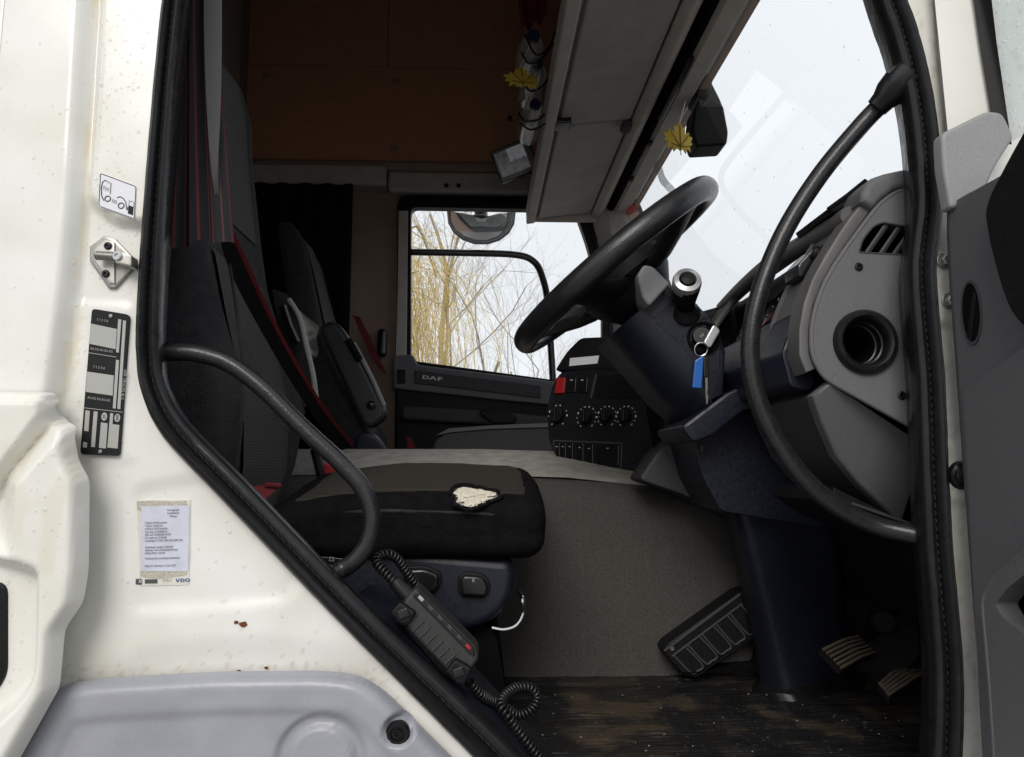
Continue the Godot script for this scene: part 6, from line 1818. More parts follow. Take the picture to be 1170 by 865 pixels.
	put("screen", Geo.new().cloth(scr), M.picture, mo)
	put("arm", Geo.new().tube(PackedVector3Array([mx * Vector3(0.02, 0, -0.02), Vector3(0.2004, 2.9187, -1.8), Vector3(0.205, 2.86, -1.82)]), 0.012, 8), M.black, mo)
	# tax-disc style tag on the windscreen
	var tag := thing("windscreen_tag", "red and tan tag stuck in the windscreen corner", "tag", Vector3(0.6059, 2.7232, -1.92))
	put("red_band", Geo.new().extrude(PackedVector2Array([Vector2(0.5688, 2.787), Vector2(0.6041, 2.809), Vector2(0.614, 2.7805), Vector2(0.5752, 2.7585)]), -1.923, -1.92), M.red_tag, tag)
	put("tan_card", Geo.new().extrude(PackedVector2Array([Vector2(0.5752, 2.7567), Vector2(0.6139, 2.7787), Vector2(0.6367, 2.7022), Vector2(0.5914, 2.6945)]), -1.923, -1.92), M.tag_tan, tag)
	# wavy translucent grey-green streak on the windscreen
	var sm := thing("windscreen_streak", "grey-green translucent streak down the windscreen", "streak", Vector3(0.6765, 2.6518, -1.55))
	put("streak_band", Geo.new().tube(curve3(PackedVector3Array([Vector3(0.6222, 2.8423, -1.6), Vector3(0.6364, 2.7811, -1.6), Vector3(0.6698, 2.7398, -1.6), Vector3(0.6874, 2.6951, -1.6), Vector3(0.6611, 2.6436, -1.6), Vector3(0.6352, 2.5987, -1.6)]), 5), [0.010, 0.010, 0.011, 0.012, 0.012, 0.013, 0.013, 0.012, 0.013, 0.013, 0.013, 0.012, 0.011, 0.011, 0.012, 0.013, 0.014, 0.015, 0.015, 0.016, 0.016, 0.017, 0.018, 0.018, 0.018, 0.018], 8, false, true, 0.15), M.streak_green, sm)
	# round kerb mirror outside the far window
	var km := thing("kerb_mirror", "half-moon kerb mirror hanging outside the far window", "mirror", Vector3(-0.0049, 2.7714, -2.36))
	var rows := []
	var half := [[-1.0, 0.0], [-0.97, -0.34], [-0.82, -0.62], [-0.55, -0.84], [-0.2, -0.96], [0.2, -0.96], [0.55, -0.84], [0.82, -0.62], [0.97, -0.34], [1.0, 0.0], [0.72, 0.0], [0.4, -0.10], [0.0, -0.14], [-0.4, -0.10], [-0.72, 0.0]]
	var mc := Vector3(-0.0056, 2.9137, -2.36)
	var pl := PackedVector2Array()
	for q in half:
		pl.push_back(Vector2(mc.x + q[0] * 0.155, mc.y + q[1] * 0.132))
	put("shell", Geo.new().extrude(pl, -2.40, -2.365, 0.01).bend(func(v: Vector3) -> Vector3: return Vector3(v.x, v.y, v.z + 0.03 - 0.55 * (mc.y - v.y))), M.gloss_black, km)
	var c0 := Vector2(mc.x, mc.y - 0.05)
	for f in [1.0, 0.85, 0.65, 0.4, 0.15]:
		var row := PackedVector3Array()
		for p in pl:
			var q: Vector2 = c0 + (p - c0) * f * 0.985
			row.push_back(Vector3(q.x, q.y, -2.330 + 0.045 * (1.0 - f * f) - 0.55 * (mc.y - q.y)))
		rows.push_back(row)
	put("mirror_glass", Geo.new().loft(rows, true, true), M.mirror, km, 70.0)
	put("mount", Geo.new().tube(PackedVector3Array([mc + Vector3(0.0, -0.005, -0.03), mc + Vector3(-0.01, 0.07, -0.03), mc + Vector3(-0.01, 0.14, 0.16)]), 0.03, 10), M.gloss_black, km)

# ---------------------------------------------------------------- floor
func build_floor_things() -> void:
	var mat := thing("floor_mat", "muddy black rubber floor mat under the pedals", "floor mat", Vector3(0.4, FLOOR - 0.012, -0.35))
	var rows := []
	var nx := 70
	var nz := 190
	for k in nz + 1:
		var row := PackedVector3Array()
		for i in nx + 1:
			var x := lerpf(-0.05, 0.925, float(i) / nx)
			var z := lerpf(-0.012, -0.648, float(k) / nz)
			var h := 0.0026 * sin(z * 470.0 + 2.0 * grime.get_noise_2d(x * 40.0, z * 40.0)) * clampf(0.5 + 1.6 * grime.get_noise_2d(x * 90.0, z * 120.0), 0.0, 1.3)
			h += 0.004 * grime.get_noise_2d(x * 60.0, z * 200.0)
			var edge := smoothstep(-0.61, -0.645, z) * 0.012
			row.push_back(Vector3(x, FLOOR + h + edge, z))
		rows.push_back(row)
	put("mat_sheet", Geo.new().loft(rows), M.mat_rubber, mat, 179.5)
	put("mat_lip", Geo.new().tube(curve3(PackedVector3Array([Vector3(0.2471, 1.325, -0.7689), Vector3(0.3326, 1.325, -0.7655), Vector3(0.4104, 1.325, -0.7625), Vector3(0.4114, 1.325, -0.6731), Vector3(0.4245, 1.325, -0.6313), Vector3(0.5118, 1.325, -0.6482), Vector3(0.5875, 1.325, -0.6949)]), 5), 0.008, 8, false, true, 0.7), M.rubber, mat)
	var bits := thing("floor_litter", "scattered chips and grit lying on the floor mat", "litter", Vector3(0.3, FLOOR, -0.4))
	bits.set_meta("kind", "stuff")
	var lg := Geo.new()
	for i in 34:
		var x := rng.randf_range(0.05, 0.75)
		var z := rng.randf_range(-0.62, -0.12)
		lg.bx(Vector3(x, FLOOR + 0.0045, z), Vector3(rng.randf_range(0.0015, 0.004), 0.0015, rng.randf_range(0.001, 0.003)), Basis(Vector3.UP, rng.randfn(0, 0.6)), 0.0004)
	put("chips", lg, M.grit, bits)
	# foot rest with five pressed cells
	var fr := thing("foot_rest", "black foot rest plate with five pressed cells on tunnel", "foot rest", Vector3(0.4676, 1.3585, -0.62))
	put("plate", Geo.new().extrude(rounded(PackedVector2Array([Vector2(0.3679, 1.3915), Vector2(0.3772, 1.4051), Vector2(0.5317, 1.5079), Vector2(0.5792, 1.5146), Vector2(0.5834, 1.4379), Vector2(0.4362, 1.3431), Vector2(0.4183, 1.3399), Vector2(0.4043, 1.3503)]), 0.008), -0.66, -0.60, 0.006, 2), M.black, fr)
	put("side_wall", Geo.new().extrude(rounded(PackedVector2Array([Vector2(0.4004, 1.3506), Vector2(0.432, 1.3436), Vector2(0.5705, 1.4341), Vector2(0.5838, 1.4083), Vector2(0.5675, 1.3591), Vector2(0.4748, 1.3533)]), 0.006), -0.66, -0.59, 0.004), M.black, fr)
	var a0 := Vector3(0.3868, 1.3816, -0.598)
	var a1 := Vector3(0.5337, 1.4838, -0.598)
	var b0 := Vector3(0.4215, 1.3472, -0.598)
	var b1 := Vector3(0.5683, 1.4419, -0.598)
	for k in 5:
		var f0 := k / 5.0 + 0.02
		var f1 := (k + 1) / 5.0 - 0.02
		var c := PackedVector3Array([a0.lerp(a1, f0), b0.lerp(b1, f0), b0.lerp(b1, (f0 + f1) / 2) + Vector3(0.002, -0.004, 0), b0.lerp(b1, f1), a0.lerp(a1, f1)])
		put("cell_rib", Geo.new().tube(curve3(c, 4), 0.0022, 6), M.grey_dark, fr)
	put("mid_rib", Geo.new().tube(PackedVector3Array([a0, a1]), 0.0022, 6), M.grey_dark, fr)
	put("edge_rib", Geo.new().tube(PackedVector3Array([Vector3(0.371, 1.3919, -0.598), Vector3(0.5308, 1.5029, -0.598)]), 0.0026, 6), M.grey_dark, fr)
	screw(Vector3(0.3874, 1.3967, -0.599), Vector3(0, 0, 1), 0.006, M.steel, fr)
	# storage box on the passenger side
	var bx := thing("storage_box", "charcoal storage box on the tunnel by the far door", "box", Vector3(0.0291, 1.8084, -1.6))
	put("box_body", Geo.new().extrude(rounded(PackedVector2Array([Vector2(-0.1674, 1.7782), Vector2(-0.157, 1.8546), Vector2(-0.1091, 1.8888), Vector2(0.0279, 1.9006), Vector2(0.3154, 1.9099), Vector2(0.314, 1.7784)]), 0.03, 5), -1.95, -1.52, 0.014, 3), M.grey_dark, bx)
	put("box_lid", Geo.new().extrude(rounded(PackedVector2Array([Vector2(-0.1509, 1.8683), Vector2(-0.1058, 1.8926), Vector2(0.0278, 1.9028), Vector2(0.3142, 1.915), Vector2(0.314, 1.9007), Vector2(0.0278, 1.8914), Vector2(-0.1029, 1.8798)]), 0.004), -1.95, -1.512, 0.004), M.grey, bx)

# ---------------------------------------------------------------- grab handles, plates, stickers, striker
func stroke(pts: PackedVector3Array, r: float, m: Material, parent: Node, called := "print_line") -> void:
	put(called, Geo.new().tube(pts, r, 4, false, true, 0.3), m, parent, 20.0)

func ringline(c: Vector3, r: float, w: float, m: Material, parent: Node) -> void:
	put("print_ring", Geo.new().frame(ellipse2(c.x, c.y, r, r, 18), ellipse2(c.x, c.y, r - w, r - w, 18), c.z - 0.0003, c.z + 0.0003), m, parent)

func build_fittings() -> void:
	var h := thing("door_pillar_handle", "black tubular grab handle curving down to the slanting sill", "grab handle", Vector3(-0.1865, 1.6205, -0.03))
	put("tube", Geo.new().tube(curve3(PackedVector3Array([Vector3(-0.4427, 1.9078, -0.02), Vector3(-0.4216, 1.9097, -0.035), Vector3(-0.3812, 1.9081, -0.035), Vector3(-0.3378, 1.8942, -0.035), Vector3(-0.2925, 1.8614, -0.035), Vector3(-0.2388, 1.8101, -0.035), Vector3(-0.1879, 1.7638, -0.035), Vector3(-0.1583, 1.7316, -0.035), Vector3(-0.1437, 1.6974, -0.035), Vector3(-0.1464, 1.6634, -0.035), Vector3(-0.1629, 1.6376, -0.035), Vector3(-0.1841, 1.6232, -0.035), Vector3(-0.2046, 1.6148, -0.015)]), 8), 0.0118, 14), M.handle, h, 60.0)
	put("foot", Geo.new().lathe(PackedVector2Array([Vector2(0.018, -0.004), Vector2(0.018, 0.004), Vector2(0.013, 0.012)]), Vector3(-0.2012, 1.6163, -0.02), Vector3(-0.1818, 1.6232, -0.035) - Vector3(-0.2046, 1.6148, -0.015), 18), M.rubber, h)
	put("foot", Geo.new().lathe(PackedVector2Array([Vector2(0.018, -0.004), Vector2(0.018, 0.004), Vector2(0.013, 0.012)]), Vector3(-0.431, 1.9094, -0.03), Vector3(1, 0, -0.1), 18), M.rubber, h)
	var g := thing("front_pillar_handle", "long black grab handle arching from front pillar across the dash", "grab handle", Vector3(0.5991, 1.6644, -0.05))
	var path := curve3(PackedVector3Array([Vector3(0.6, 2.3096, 0.0), Vector3(0.5882, 2.2975, -0.012), Vector3(0.5792, 2.2827, -0.035), Vector3(0.5529, 2.2547, -0.05), Vector3(0.4931, 2.1839, -0.055), Vector3(0.4407, 2.1071, -0.055), Vector3(0.406, 2.0371, -0.055), Vector3(0.3846, 1.9735, -0.055), Vector3(0.3762, 1.9184, -0.055), Vector3(0.3816, 1.864, -0.055), Vector3(0.4027, 1.8055, -0.055), Vector3(0.4407, 1.7464, -0.055), Vector3(0.4877, 1.7046, -0.055), Vector3(0.5412, 1.6775, -0.05), Vector3(0.5877, 1.666, -0.03), Vector3(0.6066, 1.663, -0.01)]), 7)
	var rr := []
	for i in path.size():
		var f := float(i) / (path.size() - 1)
		rr.push_back(0.0132 + 0.008 * (1.0 - smoothstep(0.06, 0.15, f)))
	put("tube", Geo.new().tube(path, rr, 14), M.handle, g, 60.0)
	put("socket", Geo.new().lathe(PackedVector2Array([Vector2(0.024, -0.012), Vector2(0.022, 0.006), Vector2(0.017, 0.018), Vector2(0.0155, 0.03)]), Vector3(0.5846, 2.2924, -0.02), Vector3(0.5529, 2.2547, -0.05) - Vector3(0.5846, 2.2924, -0.02), 20), M.rubber, g, 60.0)

	# refuelling sticker
	var s := thing("refuel_sticker", "white sticker with truck and fuel can drawing above the striker", "sticker", Vector3(-0.473, 2.0922, 0.017))
	put("sheet", Geo.new().extrude(rounded(PackedVector2Array([Vector2(-0.4981, 2.1378), Vector2(-0.4501, 2.1202), Vector2(-0.4497, 2.0749), Vector2(-0.4974, 2.0918)]), 0.003), 0.0155, 0.0172), M.paper_white, s)
	var ol := rounded(PackedVector2Array([Vector2(-0.4974, 2.137), Vector2(-0.4504, 2.1196), Vector2(-0.45, 2.0756), Vector2(-0.4968, 2.0923)]), 0.003)
	put("border", Geo.new().frame(ol, Geo.inset(ol, 0.0008 if not Geometry2D.is_polygon_clockwise(ol) else -0.0008), 0.0168, 0.0176), M.print_black, s)
	stroke(PackedVector3Array([Vector3(-0.4905, 2.1, 0.0176), Vector3(-0.4936, 2.1058, 0.0176), Vector3(-0.4949, 2.1164, 0.0176), Vector3(-0.4937, 2.1247, 0.0176), Vector3(-0.4906, 2.1277, 0.0176), Vector3(-0.4825, 2.123, 0.0176), Vector3(-0.4827, 2.1088, 0.0176)]), 0.0007, M.print_black, s)
	stroke(PackedVector3Array([Vector3(-0.4739, 2.1037, 0.0176), Vector3(-0.4702, 2.1053, 0.0176), Vector3(-0.4656, 2.1027, 0.0176), Vector3(-0.4625, 2.098, 0.0176), Vector3(-0.4607, 2.0886, 0.0176)]), 0.0006, M.print_black, s)
	stroke(PackedVector3Array([Vector3(-0.4607, 2.0886, 0.0176), Vector3(-0.4598, 2.0875, 0.0176), Vector3(-0.4594, 2.0922, 0.0176)]), 0.0006, M.print_black, s)
	ringline(Vector3(-0.4857, 2.1024, 0.0175), 0.0041, 0.0011, M.print_black, s)
	ringline(Vector3(-0.468, 2.0933, 0.0175), 0.0042, 0.0011, M.print_black, s)
	put("print_block", Geo.new().extrude(PackedVector2Array([Vector2(-0.4804, 2.1025), Vector2(-0.4737, 2.1002), Vector2(-0.4736, 2.0955), Vector2(-0.4803, 2.0978)]), 0.0170, 0.0176), M.print_grey, s)
	put("print_block", Geo.new().extrude(PackedVector2Array([Vector2(-0.4584, 2.094), Vector2(-0.452, 2.0917), Vector2(-0.4523, 2.0806), Vector2(-0.4589, 2.083)]), 0.0170, 0.0176), M.print_black, s)
	stroke(PackedVector3Array([Vector3(-0.4584, 2.094, 0.0176), Vector3(-0.4583, 2.1004, 0.0176), Vector3(-0.4522, 2.0982, 0.0176), Vector3(-0.452, 2.0917, 0.0176)]), 0.0005, M.print_black, s)
	lettering("lettering", "Pm", 0.0055, Vector3(-0.4887, 2.1159, 0.0176), Basis(Vector3(0, 0, 1), -0.3), M.print_grey, s, 0.8, 0.0003)

	# door striker
	var k := thing("door_striker", "zinc door striker bolted to the pillar under the sticker", "striker", Vector3(-0.4815, 1.9875, 0.004))
	put("base_plate", Geo.new().extrude(PackedVector2Array([Vector2(-0.493, 2.0568), Vector2(-0.4781, 2.0523), Vector2(-0.4557, 2.0295), Vector2(-0.4547, 2.0122), Vector2(-0.475, 1.9871), Vector2(-0.4839, 1.987), Vector2(-0.5095, 2.0227), Vector2(-0.5108, 2.0418)]), -0.002, 0.0065, 0.0025, 2), M.steel, k)
	put("raised_plate", Geo.new().extrude(PackedVector2Array([Vector2(-0.4903, 2.0501), Vector2(-0.4773, 2.0467), Vector2(-0.4739, 1.9921), Vector2(-0.4817, 1.992), Vector2(-0.5025, 2.0231), Vector2(-0.5035, 2.0382)]), 0.004, 0.0095, 0.002, 2), M.zinc, k)
	for q in [Vector3(-0.4851, 2.0418, 0.0095), Vector3(-0.4856, 2.0046, 0.0095)]:
		screw(q, Vector3(0, 0, 1), 0.0052, M.gloss_black, k)
	var pin := PackedVector3Array([Vector3(-0.493, 2.0253, 0.022), Vector3(-0.4688, 2.0244, 0.022)])
	var pn := put("pin", Geo.new().tube(pin, 0.0052, 14), M.steel, k)
	put("thread", Geo.new().tube(coil(pin, 0.0052, 9.0, 10), 0.0009, 5), M.steel, pn, 179.5)
	put("pin_block", Geo.new().extrude(rounded(PackedVector2Array([Vector2(-0.4675, 2.0307), Vector2(-0.4464, 2.0252), Vector2(-0.4455, 2.0098), Vector2(-0.4665, 2.0142)]), 0.003), 0.006, 0.028, 0.002, 2), M.zinc, k)
	put("pin_head", Geo.new().lathe(PackedVector2Array([Vector2(0.0062, -0.004), Vector2(0.0062, 0.002), Vector2(0.0052, 0.003), Vector2(0.003, 0.003), Vector2(0.0026, 0.0012), Vector2(0, 0.0012)]), Vector3(-0.4632, 2.0233, 0.028), Vector3(-0.15, 0, 1), 18), M.silver, k)

	# black identification plate
	var t := thing("type_plate", "black identification plate with grey fields riveted to the pillar", "plate", Vector3(-0.4754, 1.7719, 0.007))
	put("plate", Geo.new().extrude(rounded(PackedVector2Array([Vector2(-0.5013, 1.9594), Vector2(-0.4539, 1.9518), Vector2(-0.4557, 1.7708), Vector2(-0.5038, 1.7729)]), 0.005), 0.003, 0.0075), M.print_black, t)
	var z1 := 0.0078
	var fields := [PackedVector2Array([Vector2(-0.5013, 1.9397), Vector2(-0.4682, 1.9328), Vector2(-0.4682, 1.9066), Vector2(-0.5015, 1.9135)]), PackedVector2Array([Vector2(-0.5019, 1.8776), Vector2(-0.4683, 1.8728), Vector2(-0.4682, 1.847), Vector2(-0.502, 1.8517)]), PackedVector2Array([Vector2(-0.4673, 1.9459), Vector2(-0.4632, 1.9451), Vector2(-0.4639, 1.9021), Vector2(-0.4673, 1.9028)]), PackedVector2Array([Vector2(-0.4667, 1.8931), Vector2(-0.4629, 1.8924), Vector2(-0.4633, 1.8303), Vector2(-0.467, 1.831)]), PackedVector2Array([Vector2(-0.461, 1.9442), Vector2(-0.4572, 1.9436), Vector2(-0.4576, 1.8297), Vector2(-0.4613, 1.8303)]), PackedVector2Array([Vector2(-0.5007, 1.8284), Vector2(-0.4952, 1.8276), Vector2(-0.4953, 1.8015), Vector2(-0.5007, 1.8023)]), PackedVector2Array([Vector2(-0.4904, 1.8271), Vector2(-0.4854, 1.8265), Vector2(-0.486, 1.7817), Vector2(-0.4908, 1.7821)]), PackedVector2Array([Vector2(-0.4804, 1.813), Vector2(-0.4721, 1.8117), Vector2(-0.4723, 1.78), Vector2(-0.481, 1.781)]), PackedVector2Array([Vector2(-0.4697, 1.8248), Vector2(-0.4659, 1.8243), Vector2(-0.466, 1.8108), Vector2(-0.4574, 1.8097), Vector2(-0.4578, 1.78), Vector2(-0.4706, 1.7813)]), PackedVector2Array([Vector2(-0.5007, 1.7883), Vector2(-0.4959, 1.7876), Vector2(-0.4959, 1.7808), Vector2(-0.5009, 1.7815)])]
	for i in fields.size():
		put("field", Geo.new().extrude(fields[i], 0.007, z1 + 0.00003 * i), M.plate_grey, t)
	stroke(PackedVector3Array([Vector3(-0.5026, 1.8313, 0.0079), Vector3(-0.4545, 1.8259, 0.0079)]), 0.0004, M.print_grey, t)
	stroke(PackedVector3Array([Vector3(-0.5018, 1.9019, 0.0079), Vector3(-0.4664, 1.8964, 0.0079)]), 0.0004, M.print_grey, t)
	for e in [[Vector3(-0.4769, 1.8203, 0.0079), "CE"], [Vector3(-0.4606, 1.8187, 0.0079), "DAF"]]:
		var ec: Vector3 = e[0]
		put("oval", Geo.new().extrude(ellipse2(ec.x, ec.y, 0.0036, 0.0052, 18), 0.0072, 0.0079), M.plate_grey, t)
		lettering("lettering", e[1], 0.0028, ec + Vector3(0, 0, 0.0002), Basis(Vector3(0, 0, 1), -PI / 2), M.print_black, t, 1.0, 0.0002, 700)
	var lean := Basis(Vector3(0, 0, 1), -0.14)
	lettering("lettering", "DAF TRUCKS N.V.", 0.0042, Vector3(-0.455, 1.8605, 0.0078), Basis(Vector3(0, 0, 1), -PI / 2 - 0.07), M.print_grey, t, 0.9, 0.0003)
	for q in [[Vector3(-0.4856, 1.9054, 0.0078), "KG KG KG KG KG"], [Vector3(-0.4849, 1.8425, 0.0078), "KG KG KG KG KG"], [Vector3(-0.487, 1.944, 0.0078), "T 1 2 3 4"], [Vector3(-0.4875, 1.8828, 0.0078), "T 1 2 3 4"]]:
		lettering("lettering", q[1], 0.0028, q[0], lean, M.print_grey, t, 1.0, 0.0002)
	for q in [Vector3(-0.4769, 1.9498, 0.0078), Vector3(-0.4791, 1.7762, 0.0078)]:
		screw(q, Vector3(0, 0, 1), 0.0024, M.zinc, t, "rivet")

	# calibration label, half peeled, with printed lines
	var zb := side_z(Vector3(-0.3987, 1.6629, 0.0).x, Vector3(-0.3987, 1.6629, 0.0).y)
	var c := thing("calibration_label", "crumpled pale blue paper label on the cream side panel", "label", Vector3(-0.3987, 1.6105, -0.007))
	var sheet := func(poly: PackedVector2Array, lift: float, called: String, m: Material) -> void:
		put(called, Geo.new().extrude(poly, zb - 0.002, zb + lift), m, c)
	sheet.call(PackedVector2Array([Vector2(-0.4371, 1.7147), Vector2(-0.3682, 1.7157), Vector2(-0.365, 1.6513), Vector2(-0.3652, 1.6103), Vector2(-0.4321, 1.6096), Vector2(-0.4341, 1.6624)]), 0.0012, "backing", M.label_white)
	sheet.call(PackedVector2Array([Vector2(-0.4349, 1.7142), Vector2(-0.4131, 1.7151), Vector2(-0.389, 1.7136), Vector2(-0.3737, 1.7149), Vector2(-0.3699, 1.7058), Vector2(-0.3832, 1.7074), Vector2(-0.3995, 1.7059), Vector2(-0.4193, 1.7092), Vector2(-0.4287, 1.7016), Vector2(-0.4343, 1.7038)]), 0.0016, "torn_strip", M.old_paper)
	sheet.call(PackedVector2Array([Vector2(-0.4256, 1.6289), Vector2(-0.3693, 1.6286), Vector2(-0.3673, 1.6232), Vector2(-0.3776, 1.6211), Vector2(-0.3969, 1.618), Vector2(-0.4164, 1.6192), Vector2(-0.4252, 1.6214)]), 0.0017, "torn_strip", M.old_paper)
	var pp := []
	for j in 16:
		var row := PackedVector3Array()
		for i in 14:
			var q := Vector3(-0.4288, 1.7079, 0.0).lerp(Vector3(-0.3691, 1.7089, 0.0), i / 13.0).lerp(Vector3(-0.4242, 1.6276, 0.0).lerp(Vector3(-0.3661, 1.6273, 0.0), i / 13.0), j / 15.0)
			q.z = zb + 0.0021 + 0.0006 * grime.get_noise_2d(q.x * 500.0, q.y * 500.0)
			row.push_back(q)
		pp.push_back(row)
	put("paper", Geo.new().loft(pp), M.paper, c, 179.5)
	var zt := zb + 0.0030
	var lb := Basis(Vector3(0, 0, 1), 0.02)
	var lines := [[583, "Tachograph", 199.0], [586.5, "Installation", 199.0], [590, "Plaque", 199.0]]
	var ys := [Vector3(-0.3887, 1.7032, -0.005), Vector3(-0.3885, 1.6994, -0.005), Vector3(-0.3883, 1.6956, -0.005)]
	for i in 3:
		ys[i].z = zt
		lettering("lettering", lines[i][1], 0.0019, ys[i], lb, M.print_soft, c, 0.9, 0.0002)
	var texts := ["k factor: 8178 imp/km", "l factor: 3140 mm", "w factor: 8178 imp/km", "Tyre size: 315/80R22.5", "VIN: XLR TE85MC0E 87707", "CU serial no: 9274186", "Installing: FT CF85 TRACTOR UNIT 4X2", "Workshop number: GB0186", "Address: Unit 3B Industrial Road,", "Estate West, County", "Produced by: workshop technician", "Date of calibration: 18 Jan 2021"]
	var tops := [Vector3(-0.4227, 1.6871, 0.0), Vector3(-0.4225, 1.6834, 0.0), Vector3(-0.4223, 1.6798, 0.0), Vector3(-0.4221, 1.6759, 0.0), Vector3(-0.4219, 1.6722, 0.0), Vector3(-0.4217, 1.6685, 0.0), Vector3(-0.4215, 1.6649, 0.0), Vector3(-0.421, 1.6569, 0.0), Vector3(-0.4208, 1.6533, 0.0), Vector3(-0.4206, 1.6498, 0.0), Vector3(-0.4202, 1.6432, 0.0), Vector3(-0.4197, 1.634, 0.0)]
	for i in texts.size():
		var q: Vector3 = tops[i]
		q.z = zt
		var l := lettering("lettering", texts[i], 0.0018, q, lb, M.print_soft, c, 0.86, 0.0002)
		(l.mesh as TextMesh).horizontal_alignment = HORIZONTAL_ALIGNMENT_LEFT
	var vq := Vector3(-0.3726, 1.6163, 0.0)
	vq.z = zb + 0.002
	lettering("lettering", "VDO", 0.0042, vq, lb, M.print_blue, c, 1.5, 0.0002, 700)
	var dq := Vector3(-0.3919, 1.6162, 0.0)
	dq.z = zb + 0.002
	lettering("lettering", "29.78.57", 0.0022, dq, lb, M.print_grey, c, 0.9, 0.0002)
	put("print_block", Geo.new().extrude(PackedVector2Array([Vector2(-0.4192, 1.6176), Vector2(-0.4041, 1.6177), Vector2(-0.4038, 1.6128), Vector2(-0.4189, 1.6127)]), zb, zb + 0.0022), M.print_dark, c)
	put("print_block", Geo.new().extrude(PackedVector2Array([Vector2(-0.4306, 1.6183), Vector2(-0.4231, 1.6183), Vector2(-0.4227, 1.6114), Vector2(-0.4302, 1.6114)]), zb, zb + 0.0021), M.print_dark, c)
	var lq := Vector3(-0.4241, 1.6154, 0.0)
	lq.z = zb + 0.0022
	lettering("lettering", "M", 0.0040, lq, lb, M.print_white, c, 1.0, 0.0003)

